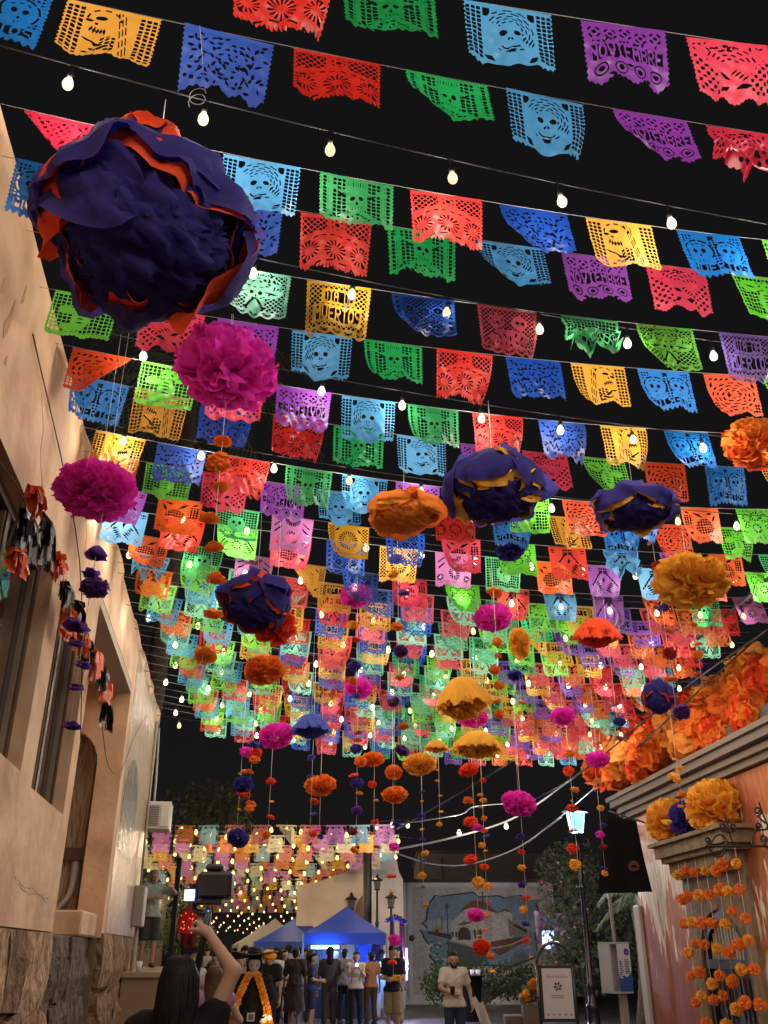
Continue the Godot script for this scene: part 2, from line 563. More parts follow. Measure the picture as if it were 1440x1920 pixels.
		"ring":
			for q in 4:
				d = minf(d, maxf(f_arc((x) * 0.62, y, 0.0, 17.0, 3.0 + q * 2.3, 0.34, 7.0 + q * 2.0, 0.62), ax - 17.5))
			d = minf(d, maxf(f_sq(ax - 14.0, y - 2.0, 2.4, 0.92), f_rect(ax, y, 14.0, 18.7, 23.0, 31.0)))
			d = minf(d, f_leaf(ax, y, 4.0, 17.0, 1.8, 0.9, 0.0))
			for q in 4:
				d = minf(d, f_leaf(ax, y, 3.0 + q * 4.0, 4.0, 1.8, 0.7, 0.5))
				d = minf(d, f_leaf(ax, y, 2.6 + q * 3.4, 29.5, 1.6, 0.6, -0.4))
			d = minf(d, f_leaf(ax, y, 16.0, 9.0, 2.4, 1.1, 1.2))
		"lace_hat", "lace_text", "lace_wheel", "lace_pair":
			var net := maxf(f_dia(x, y, 2.25, 0.86), f_rect(x, y, -17.6, 17.6, 1.6, 29.6))
			if k == "lace_hat":
				net = maxf(net, -minf(minf(f_ell(x, y, 0.0, 8.2, 15.0, 5.4), f_ell(x, y, 0.0, 15.0, 16.5, 4.6)), f_ell(x, y, 0.0, 22.5, 6.0, 7.0)))
				d = minf(d, f_ell(ax, y, 2.5, 15.6, 1.25, 1.35))
				d = minf(d, f_leaf(x, y, 0.0, 18.0, 0.9, 0.5, PI / 2))
				d = minf(d, maxf(f_arc(x, y, 0.0, 9.0, 11.0, 0.3, 13.0, 0.6), y - 21.0))
				d = minf(d, f_arc(x * 0.45, y, 0.0, 8.2, 3.4, 0.3, 12.0, 0.55))
				d = minf(d, f_leaf(ax, y, 9.5, 15.4, 4.2, 0.55, 0.1))
				for q in 5:
					d = minf(d, f_leaf(ax, y, 2.0 + q * 2.6, 5.4 + absf(q - 2) * 0.8, 1.3, 0.5, 0.9))
					d = minf(d, f_leaf(ax, y, 1.4 + q * 0.9, 20.6 + q * 1.7, 2.0, 0.4, 0.6))
			elif k == "lace_text":
				net = maxf(net, -minf(f_rect(x, y, -10.5, 10.5, 4.0, 14.2), f_rect(x, y, -15.6, 15.6, 15.0, 27.0)))
				d = minf(d, maxf(f_rect(x, y, -9.0, 9.0, 5.4, 12.8), f_text(x, y, "DIA DE", -9.0, 9.8, 5.0, 13.2)))
				d = minf(d, maxf(f_rect(x, y, -14.2, 14.2, 16.4, 25.4), f_text(x, y, "MUERTOS", -14.2, 15.4, 16.0, 25.8)))
			elif k == "lace_wheel":
				for e in [[-7.0, 22.0, 4.4], [7.5, 23.0, 4.8], [0.0, 13.0, 4.6], [9.0, 11.0, 3.4], [-9.0, 11.5, 3.2]]:
					net = maxf(net, -f_ell(x, y, e[0], e[1], e[2], e[2]))
					d = minf(d, f_sun(x, y, e[0], e[1], 0.7, e[2] - 0.7, 8, 0.95))
				net = maxf(net, 0.8 - absf(ax - 13.6))
				net = maxf(net, -f_rect(ax, y, 14.0, 19.0, 2.0, 30.0))
				d = minf(d, maxf(f_leaf(ax, fposmod(y, 5.0) + 10.0, 16.4, 12.5, 2.0, 1.0, 0.9), f_rect(ax, y, 14.2, 18.8, 2.0, 29.0)))
			else:
				net = maxf(net, -minf(minf(f_ell(x, y, -7.5, 10.5, 5.4, 6.0), f_ell(x, y, 7.5, 11.0, 5.0, 5.6)), f_ell(x, y, 0.0, 24.0, 13.0, 7.5)))
				d = minf(d, f_ell(x, y, 6.0, 11.0, 1.3, 1.4))
				d = minf(d, f_ell(x, y, 9.6, 11.2, 1.2, 1.3))
				d = minf(d, f_ell(x, y, -7.0, 12.0, 1.2, 1.2))
				d = minf(d, f_arc(x, y, -7.5, 9.5, 4.0, 0.3, 6.0, 0.6))
				for q in 6:
					d = minf(d, f_leaf(x, y, -9.0 + q * 3.4, 20.5 + (q % 2) * 2.2, 2.2, 0.55, 0.6 + q * 0.3))
					d = minf(d, f_leaf(x, y, -8.0 + q * 3.2, 26.5 + (q % 2), 1.6, 0.5, 2.2 - q * 0.3))
			d = minf(d, net)
			d = minf(d, maxf(f_sun(fposmod(x + 4.0, 8.0) - 4.0, y, 0.0, 30.6, 1.0, 3.0, 12, 0.5), 30.8 - y))
		"sun":
			d = minf(d, f_sun(x, y, 0.0, 16.0, 6.0, 9.4, 22, 0.78))
			d = minf(d, f_arc(x, y, 0.0, 16.0, 5.0, 0.28, 3.0, 0.8))
			d = minf(d, f_ell(ax, y, 1.7, 14.8, 0.8, 0.55))
			d = minf(d, maxf(f_arc(x, y, 0.0, 15.6, 3.0, 0.28, 1.0, 2.0), 17.4 - y))
			d = minf(d, maxf(f_dia(x, y, 2.3, 0.86), f_rect(ax, y, 13.0, 18.6, 2.0, 30.0)))
			d = minf(d, f_leaf(ax, y, 10.6, 5.6, 2.6, 1.0, 0.8))
			d = minf(d, f_leaf(ax, y, 10.6, 26.6, 2.6, 1.0, -0.8))
			d = minf(d, maxf(absf(fposmod(x, 2.2) - 1.1) - 0.5, f_rect(x, y, -12.0, 12.0, 29.4, 30.6)))
		"flower":
			d = minf(d, f_sun(x, y, 0.0, 21.0, 2.0, 6.4, 14, 0.8))
			d = minf(d, maxf(f_sun(x, y, 0.0, 2.0, 3.4, 7.6, 20, 0.8), 2.4 - y))
			for s in [0, 1, 2]:
				d = minf(d, f_leaf(ax, y, 11.0 + s * 2.4, 6.0 + s * 1.6, 2.2, 0.6, 0.8))
				d = minf(d, f_leaf(ax, y, 11.0 + s * 2.2, 12.0 + s * 1.4, 2.2, 0.6, 1.0))
			d = minf(d, maxf(f_sun(ax, y, 15.0, 25.0, 1.0, 3.6, 10, 0.7), ax - 18.4))
			d = minf(d, maxf(absf(fposmod(x, 2.0) - 1.0) - 0.45, f_rect(x, y, -18.0, 18.0, 29.6, 30.8)))
		"dots":
			for e in [[-10.0, 9.0], [0.0, 7.6], [10.0, 9.4], [0.5, 19.5]]:
				var a := atan2(y - e[1], x - e[0])
				var q := roundf(a / TAU * 9.0) * TAU / 9.0
				d = minf(d, f_ell(x, y, e[0] + cos(q) * 4.0, e[1] + sin(q) * 4.0, 0.95, 0.95))
			for q in 5:
				d = minf(d, f_leaf(ax, y, 9.0 + q * 1.4, 17.0 + q * 2.0, 2.4, 0.55, -0.5))
				d = minf(d, f_leaf(ax, y, 12.0 + q * 1.2, 15.4 + q * 2.0, 2.0, 0.5, 0.9))
			d = minf(d, f_leaves(x, y, leaf_list("dots", 14, -17, 17, 26, 30.5, 1.3)))
			d = minf(d, f_leaves(x, y, leaf_list("dots2", 10, -17, 17, 2.2, 3.4, 1.2)))
		"pumpkin":
			d = minf(d, maxf(f_sq(x, y - 1.0, 2.5, 0.95), f_ell(x, y, -2.5, 19.0, 9.5, 8.0)))
			d = minf(d, maxf(f_sq(x, y - 1.0, 2.5, 0.95), maxf(f_rect(x, y, 7.0, 18.4, 7.0, 20.0), 9.0 - x)))
			d = minf(d, f_leaf(x, y, 3.0, 7.4, 5.0, 1.3, -0.5))
			d = minf(d, f_leaf(x, y, -13.0, 10.0, 3.6, 1.2, 1.0))
			d = minf(d, f_leaf(x, y, -9.0, 6.0, 3.0, 0.9, 0.2))
			d = minf(d, f_leaf(x, y, 13.0, 25.0, 3.4, 1.2, 0.6))
			d = minf(d, f_leaf(x, y, 14.0, 4.6, 2.6, 0.9, -0.3))
			d = minf(d, f_leaves(x, y, leaf_list("pum", 12, -17, 17, 27.5, 30.6, 1.2)))
		"leaf":
			for q in 5:
				d = minf(d, f_leaf(ax, y, 4.0 + q * 2.6, 9.0 + q * 3.2, 3.4, 0.9, 0.9))
				d = minf(d, f_leaf(ax, y, 3.0 + q * 1.2, 27.0 - q * 2.0, 2.8, 0.8, 0.5))
			d = minf(d, maxf(f_sq(x, y, 2.4, 0.92), f_rect(x, y, -5.5, 5.5, 2.2, 8.8)))
			d = minf(d, maxf(f_sq(x, y, 2.4, 0.88), f_rect(ax, y, 13.2, 18.0, 2.2, 6.6)))
			d = minf(d, f_leaf(x, y, 0.0, 15.5, 3.0, 1.4, PI / 2))
			d = minf(d, f_leaves(x, y, leaf_list("leaf", 12, -17, 17, 27.5, 30.6, 1.4)))
		"grid":
			var g3 := maxf(f_sq(x, y - 1.6, 2.6, 0.98), f_rect(x, y, -18.6, 18.6, 1.7, 30.0))
			g3 = maxf(g3, -f_ell(x, y, 0.0, 17.0, 8.0, 8.5))
			d = minf(d, g3)
			d = minf(d, f_ell(ax, y, 2.8, 15.0, 1.5, 1.7))
			d = minf(d, f_leaf(x, y, 0.0, 18.6, 1.2, 0.7, PI / 2))
			d = minf(d, maxf(absf(fposmod(x, 1.6) - 0.8) - 0.28, f_rect(x, y, -3.6, 3.6, 20.6, 23.2)))
		"far":
			d = minf(d, maxf(f_sq(ax - 14.6, y - 2.0, 2.4, 0.8), f_rect(ax, y, 14.6, 19.0, 2.0, 31.0)))
			d = minf(d, maxf(f_sq(x, y - 2.0, 2.4, 0.8), f_rect(x, y, -15.0, 15.0, 2.0, 6.6)))
			d = minf(d, f_arc(x, y, 0.0, 16.0, 5.0, 0.5, 6.0, 0.7))
			d = minf(d, f_leaf(ax, y, 8.0, 15.0, 3.0, 1.2, 0.6))
			d = minf(d, maxf(absf(fposmod(x, 2.6) - 1.3) - 0.55, f_rect(x, y, -12.0, 12.0, 25.0, 29.0)))
	return d

# the cut outline of a pattern as triangles on a grid (marching squares): [points, indices]
var sheets := {}
func sheet(k: String, nx: int, ny: int) -> Array:
	var key := "%s|%d" % [k, nx]
	if sheets.has(key):
		return sheets[key]
	var w := 40.8
	var h := 36.4
	var v := PackedFloat32Array()
	v.resize((nx + 1) * (ny + 1))
	for j in ny + 1:
		for i in nx + 1:
			v[j * (nx + 1) + i] = pat(k, -20.4 + w * i / nx, -0.4 + h * j / ny)
	var pts := PackedVector2Array()
	var idx := PackedInt32Array()
	var at_node := {}
	var at_edge := {}
	for j in ny:
		for i in nx:
			var c := [j * (nx + 1) + i, j * (nx + 1) + i + 1, (j + 1) * (nx + 1) + i + 1, (j + 1) * (nx + 1) + i]
			if v[c[0]] <= 0.0 and v[c[1]] <= 0.0 and v[c[2]] <= 0.0 and v[c[3]] <= 0.0:
				continue
			var poly := PackedInt32Array()
			for q in 4:
				var a: int = c[q]
				var b: int = c[(q + 1) % 4]
				var ina := v[a] > 0.0
				if ina:
					if not at_node.has(a):
						at_node[a] = pts.size()
						pts.append(Vector2(-20.4 + w * (a % (nx + 1)) / nx, -0.4 + h * (a / (nx + 1)) / ny))
					poly.append(at_node[a])
				if ina != (v[b] > 0.0):
					var e := mini(a, b) * 2 + (1 if absi(a - b) > 1 else 0)
					if not at_edge.has(e):
						var t := v[a] / (v[a] - v[b])
						var pa := Vector2(-20.4 + w * (a % (nx + 1)) / nx, -0.4 + h * (a / (nx + 1)) / ny)
						var pb := Vector2(-20.4 + w * (b % (nx + 1)) / nx, -0.4 + h * (b / (nx + 1)) / ny)
						at_edge[e] = pts.size()
						pts.append(pa.lerp(pb, clampf(t, 0.04, 0.96)))
					poly.append(at_edge[e])
			for q in range(1, poly.size() - 1):
				idx.append(poly[0])
				idx.append(poly[q])
				idx.append(poly[q + 1])
	sheets[key] = [pts, idx]
	return sheets[key]

# how a banner hangs: 0-3 wavy, 4 folded over by the wind, 5 blown up and crumpled
func drape(p: Vector2, how: int) -> Vector3:
	var x := p.x
	var y := p.y
	var t := y / 36.0
	if how == 4:
		var a := Vector2(-20.0, 1.0)
		var dir := Vector2(0.66, 0.75).normalized()
		var nrm := Vector2(-dir.y, dir.x)
		var side := (Vector2(x, y) - a).dot(nrm)
		var fold := 0.0
		if side > 0.0:
			x -= nrm.x * side * 1.85
			y -= nrm.y * side * 1.85
			fold = 0.9 + side * 0.12
		return Vector3(x * (1.0 - 0.06 * t), -maxf(y, -0.3), sin(x * 0.2) * 1.2 * t + fold) * 0.01
	if how == 5:
		var yy := y - 0.62 * maxf(0.0, y - 7.0) * (0.6 + 0.4 * sin(x * 0.35))
		return Vector3(x * (1.0 - 0.16 * t), -yy, 5.0 * t * sin(y * 0.35 + x * 0.12) + 1.8 * sin(x * 0.7) * t) * 0.01
	var amp: float = [1.5, 2.6, 1.9, 2.2][how]
	var ph: float = [0.4, 2.1, 4.0, 5.3][how]
	var z: float = t * (amp * sin(x * 0.17 + ph) + 0.6 * sin(x * 0.36 + ph * 2.0 + y * 0.05)) + t * t * [2.0, -2.5, 3.0, -1.0][how]
	z += (0.20 * sin(x * 0.85 + y * 0.5 + ph * 3.0) + 0.14 * sin(y * 0.9 - x * 0.45 + ph)) * minf(1.0, t * 2.5)
	var xx: float = x * (1.0 - [0.04, 0.08, 0.05, 0.06][how] * t)
	if how == 2:
		var s := maxf(0.0, (-x - 8.0 + (y - 20.0) * 0.7) / 18.0)
		z += s * s * 5.0
		xx += s * s * 3.0
	if how == 3:
		var s := maxf(0.0, (x - 9.0 + (y - 22.0) * 0.8) / 18.0)
		z -= s * s * 4.5
		xx -= s * s * 2.5
	return Vector3(xx, -y + 0.9 * t * sin(x * 0.3 + ph * 1.7) + 0.5 * t * sin(x * 0.62 + ph), z) * 0.01

var banner_meshes := {}
func banner_mesh(k: String, how: int, nx: int, ny: int) -> ArrayMesh:
	var key := "%s|%d|%d" % [k, how, nx]
	if banner_meshes.has(key):
		return banner_meshes[key]
	var s := sheet(k, nx, ny)
	var st := SurfaceTool.new()
	st.begin(Mesh.PRIMITIVE_TRIANGLES)
	st.set_smooth_group(0)
	for p in s[0]:
		st.add_vertex(drape(p, how))
	for i in s[1]:
		st.add_index(i)
	st.generate_normals()
	banner_meshes[key] = st.commit()
	return banner_meshes[key]

# code -> [pattern, colour (linear), how its label calls it]
var KINDS := {
	"Y": ["profile", lin(0.86, 0.42, 0.045), "amber banner with a skull in profile"],
	"B": ["scatter", lin(0.010, 0.055, 0.34), "dark blue leaf-cut banner"],
	"R": ["sunburst", lin(0.76, 0.030, 0.018), "red fringed sunburst banner"],
	"G": ["hat", lin(0.008, 0.22, 0.055), "green banner with a hatted skull"],
	"L": ["face", lin(0.10, 0.42, 0.82), "sky blue skull-face banner"],
	"P": ["november", lin(0.19, 0.032, 0.31), "purple banner reading NOVIEMBRE"],
	"K": ["checker", lin(0.78, 0.035, 0.095), "crimson chequered banner"],
	"S": ["skulls", lin(0.012, 0.19, 0.64), "azure twin-skull banner"],
	"N": ["animal", lin(0.15, 0.66, 0.045), "lime gridded banner"],
	"O": ["ring", lin(0.82, 0.085, 0.02), "orange-red banner with rings"],
	"m": ["lace_hat", lin(0.24, 0.72, 0.50), "mint lace banner"],
	"d": ["lace_text", lin(0.76, 0.42, 0.03), "golden lace banner with words"],
	"b": ["lace_wheel", lin(0.018, 0.085, 0.47), "royal blue lace banner"],
	"c": ["lace_pair", lin(0.79, 0.085, 0.13), "coral lace banner"],
	"r": ["lace_hat", lin(0.74, 0.04, 0.035), "red lace banner"],
	"t": ["lace_hat", lin(0.19, 0.68, 0.055), "lime lace banner"],
	"h": ["lace_wheel", lin(0.02, 0.24, 0.085), "green lace banner"],
	"u": ["lace_wheel", lin(0.10, 0.44, 0.72), "light blue lace banner"],
	"i": ["lace_pair", lin(0.82, 0.17, 0.03), "orange lace banner"],
	"v": ["lace_text", lin(0.11, 0.05, 0.27), "violet lace banner"],
	"e": ["sun", lin(0.83, 0.42, 0.03), "golden sun banner"],
	"w": ["flower", lin(0.55, 0.18, 0.46), "lilac sunflower banner"],
	"f": ["dots", lin(0.15, 0.66, 0.05), "lime flower-dotted banner"],
	"q": ["pumpkin", lin(0.84, 0.13, 0.02), "orange fruit-cut banner"],
	"C": ["pumpkin", lin(0.78, 0.06, 0.11), "coral fruit-cut banner"],
	"Q": ["leaf", lin(0.76, 0.05, 0.02), "red leaf-cut banner"],
	"x": ["leaf", lin(0.22, 0.06, 0.31), "violet leaf-cut banner"],
	"l": ["leaf", lin(0.12, 0.42, 0.76), "pale blue leaf-cut banner"],
	"g": ["grid", lin(0.05, 0.38, 0.13), "green netted banner"],
	"T": ["skulls", lin(0.012, 0.19, 0.64), "azure twin-skull banner"],
	"1": ["far", lin(0.60, 0.24, 0.58), "lilac banner"],
	"2": ["far", lin(0.82, 0.27, 0.08), "orange banner"],
	"3": ["far", lin(0.30, 0.58, 0.72), "pale blue banner"],
	"4": ["far", lin(0.78, 0.74, 0.50), "cream banner"],
	"5": ["far", lin(0.84, 0.48, 0.05), "amber banner"],
	"6": ["far", lin(0.80, 0.27, 0.24), "salmon banner"]}

func paper(code: String, fade := 0) -> StandardMaterial3D:
	var c: Color = (KINDS[code][1] as Color).srgb_to_linear()
	var k := 0.58 if code in "123456" else 0.52 if code in "iutrhcvbmd" else 0.74
	k *= [1.0, 0.86, 1.08][fade]
	var w: float = [0.0, 0.0, 0.012][fade]
	return mat("paper_%s%d" % [code, fade], lin(c.r * k + w, c.g * k + w, c.b * k + w), [0.38, 0.30, 0.46][fade], 0.5, 0.36)

# each string: z where it crosses x = 0, dz/dx, height, tilt and curve of its sag, codes, left edges of the banners, 1 when the backs face us
func banner_strings() -> Array:
	return [
		[-2.45, -0.190, 5.279, 0.020, 0.0100, "RGLPK", [-0.61, -0.18, 0.33, 0.85, 1.34], 0],
		[-2.83, -0.222, 5.286, -0.004, 0.0137, "SYBRGLPK", [-1.80, -1.36, -0.88, -0.41, 0.09, 0.56, 1.09, 1.58], 0],
		[-3.52, -0.230, 5.268, -0.007, 0.0202, "KPLGRBYSN", [-1.76, -1.29, -0.82, -0.34, 0.13, 0.61, 1.10, 1.64, 2.17], 0],
		[-3.83, -0.221, 5.279, -0.002, 0.0128, "SYBRGLPKN", [-1.90, -1.41, -0.94, -0.46, 0.01, 0.52, 1.02, 1.53, 2.08], 0],
		[-4.40, -0.205, 5.289, -0.016, 0.0137, "tmdbcgtv", [-1.42, -0.95, -0.47, 0.04, 0.57, 1.11, 1.62, 2.19], 0],
		[-4.88, -0.200, 5.263, -0.010, 0.0172, "NKPLGRBYSON", [-2.05, -1.53, -1.07, -0.60, -0.14, 0.34, 0.81, 1.27, 1.75, 2.25, 2.70], 1],
		[-5.58, -0.242, 5.256, -0.008, 0.0194, "ONKPLGRBYSO", [-2.13, -1.68, -1.23, -0.77, -0.31, 0.16, 0.65, 1.15, 1.65, 2.18, 2.67], 1],
		[-6.01, -0.260, 5.246, -0.018, 0.0200, "SYBRGLPKNOSY", [-2.24, -1.82, -1.36, -0.84, -0.39, 0.09, 0.59, 1.09, 1.59, 2.13, 2.69, 3.23], 0],
		[-6.79, -0.259, 5.249, -0.017, 0.0184, "YBRGLPKNOTqf", [-2.30, -1.83, -1.33, -0.82, -0.36, 0.09, 0.57, 1.07, 1.57, 2.12, 2.72, 3.28], 1],
		[-7.15, -0.270, 5.259, -0.006, 0.0135, "ONKPLGRSYSON", [-2.42, -1.99, -1.54, -1.06, -0.59, -0.09, 0.44, 0.96, 1.49, 2.03, 2.56, 3.23], 1],
		[-7.78, -0.254, 5.243, -0.019, 0.0157, "xqgwebCfQlxqg", [-2.51, -2.03, -1.53, -1.04, -0.53, 0.00, 0.54, 1.09, 1.61, 2.18, 2.79, 3.34, 3.92], 0],
		[-8.20, -0.257, 5.256, -0.013, 0.0119, "lQfCbewgqxlQf", [-2.59, -2.08, -1.59, -1.09, -0.57, -0.05, 0.50, 1.01, 1.54, 2.08, 2.66, 3.27, 3.93], 0],
		[-8.93, -0.270, 5.242, -0.029, 0.0167, "qgwebCfQlxqgw", [-2.54, -2.02, -1.52, -0.99, -0.45, 0.07, 0.64, 1.21, 1.74, 2.32, 2.92, 3.52, 4.08], 0]]

# banners that hang folded (4) or crumpled (5), by string and place
const ODD := {"2:0": 4, "0:4": 3, "1:7": 5, "4:5": 5, "6:0": 4, "9:2": 1, "10:9": 5, "11:5": 1, "12:3": 4, "13:0": 5, "14:3": 4, "15:9": 4, "17:6": 5, "19:2": 4, "21:8": 4, "22:3": 5}

func build_banners() -> void:
	var strings := banner_strings()
	var run := "iutmrdbcmhtdvcirmucdb"
	var starts := [1, 0, 2, 1, 0, 3, 1, 2, 0, 1, 3, 2, 0, 1, 2, 0, 3]
	for k in 17:
		var z0 := -9.36 - k * 0.435 - 0.004 * k * k
		var codes := ""
		var xs := []
		var x := -2.62 - k * 0.035 + rng.randf_range(-0.05, 0.05)
		for j in 15:
			if x > 4.35 - 0.015 * k:
				break
			codes += run[(starts[k] + j) % run.length()]
			xs.append(x)
			x += 0.478 + rng.randf_range(-0.03, 0.03)
		strings.append([z0, -0.27 - 0.0046 * k, 5.24, -0.02, 0.015, codes, xs, k % 2])
	var cord := mat("cord", lin(0.26, 0.25, 0.24), 0.6)
	var placed := 0
	var rest := {}
	for si in strings.size():
		var s: Array = strings[si]
		var top := func(x: float) -> Vector3: return Vector3(x, s[2] + s[3] * x + s[4] * x * x, s[0] + s[1] * x)
		var x_left: float = -1.42 + 0.161 * (s[0] + 0.4) - 0.03
		var a := begin()
		var line := []
		for q in 17:
			line.append(top.call(lerpf(x_left, 5.1, q / 16.0)))
		tube(a, line, 0.0018 + 0.00014 * absf(s[0]), 4)
		var label := "thin pale cord of the %s row of banners, counting from the nearest" % ORD[si + 1]
		var co := thing("banner_cord", line[0], label, "cord", "cords that carry the paper banners")
		part("cord_line", done(a), cord, co)
		var yaw := -atan(s[1])
		for bi in s[6].size():
			var code: String = s[5][bi]
			var kind: Array = KINDS[code]
			var x: float = s[6][bi] + 0.2
			var how: int = ODD.get("%d:%d" % [si, bi], rng.randi() % 4)
			var nx := 84 if si < 8 else 62 if si < 13 else 44
			var ny := 76 if si < 8 else 56 if si < 13 else 40
			if placed >= 300:
				rest[code] = rest.get(code, []) + [[top.call(x), yaw + (PI if s[7] else 0.0), how, kind[0]]]
				continue
			placed += 1
			var o := MeshInstance3D.new()
			o.name = numbered("paper_banner")
			o.mesh = banner_mesh(kind[0], how, nx, ny)
			o.material_override = paper(code, rng.randi() % 3)
			add_child(o)
			var p: Vector3 = top.call(x)
			var slope: float = s[3] + 2.0 * s[4] * x
			o.transform = Transform3D(Basis(Vector3.UP, yaw + rng.randf_range(-0.05, 0.05)) * Basis(Vector3.BACK, slope) * Basis(Vector3.RIGHT, rng.randf_range(-0.16, 0.12)), p + Vector3(0, -0.002, 0))
			if s[7]:
				o.transform = o.transform * Transform3D(Basis(Vector3.UP, PI), Vector3.ZERO)
			if si >= 13:
				o.transform = o.transform.scaled_local(Vector3(0.97, 0.95, 0.97))
			var state := "folded " if how == 4 else "crumpled " if how == 5 else ""
			tag(o, "%s%s, %s from left in the %s nearest row" % [state, kind[2], ORD[bi + 1], ORD[si + 1]], "paper banner", "cut paper banners strung over the street")
	# beyond the gap: more strings down the far street, too many to keep apart
	var far_codes := "412361451425416345216"
	for k in 12:
		var zc: float = -24.6 - k * 2.1 - k * k * 0.18
		var a := begin()
		var x0 := -6.7 - k * 0.55
		var x1 := 0.55 - k * 0.12
		tube(a, [Vector3(x0, 4.62, zc), Vector3((x0 + x1) / 2, 4.56, zc), Vector3(x1, 4.62, zc)], 0.006, 4)
		var co := thing("banner_cord", Vector3(x0, 4.62, zc), "cord of the %s row of banners beyond the dark gap, over the tents" % ORD[k + 1], "cord", "cords that carry the paper banners")
		part("cord_line", done(a), cord, co)
		var x := x0 + 0.35
		var j := 0
		while x < x1 - 0.1:
			var code := far_codes[(j * 5 + k * 3) % far_codes.length()]
			rest[code] = rest.get(code, []) + [[Vector3(x, 4.6, zc), 0.0, [0, 1, 2, 3, 0, 4][rng.randi() % 6], "far"]]
			x += 0.62 * rng.randf_range(0.96, 1.1)
			j += 1
	var m := ArrayMesh.new()
	for code in rest:
		var st := SurfaceTool.new()
		st.begin(Mesh.PRIMITIVE_TRIANGLES)
		for e in rest[code]:
			var far: bool = e[3] == "far"
			var size := 1.36 if far else 1.0
			var src := banner_mesh(e[3], e[2], 30 if far else 44, 28 if far else 40)
			st.append_from(src, 0, Transform3D(Basis(Vector3.UP, e[1] + rng.randf_range(-0.12, 0.12)) * Basis(Vector3.RIGHT, rng.randf_range(-0.15, 0.15)).scaled(Vector3.ONE * size), e[0]))
		st.commit(m)
		m.surface_set_material(m.get_surface_count() - 1, paper(code))
	var o := MeshInstance3D.new()
	o.name = numbered("distant_paper_banners")
	o.mesh = m
	add_child(o)
	tag(o, "mass of small distant paper banners hanging down the far end of the street", "paper banners", "cut paper banners strung over the street")
	o.set_meta("kind", "stuff")

# ------------------------------------------------------------------ festoon lights
const WARM := Color(1.0, 0.955, 0.885)

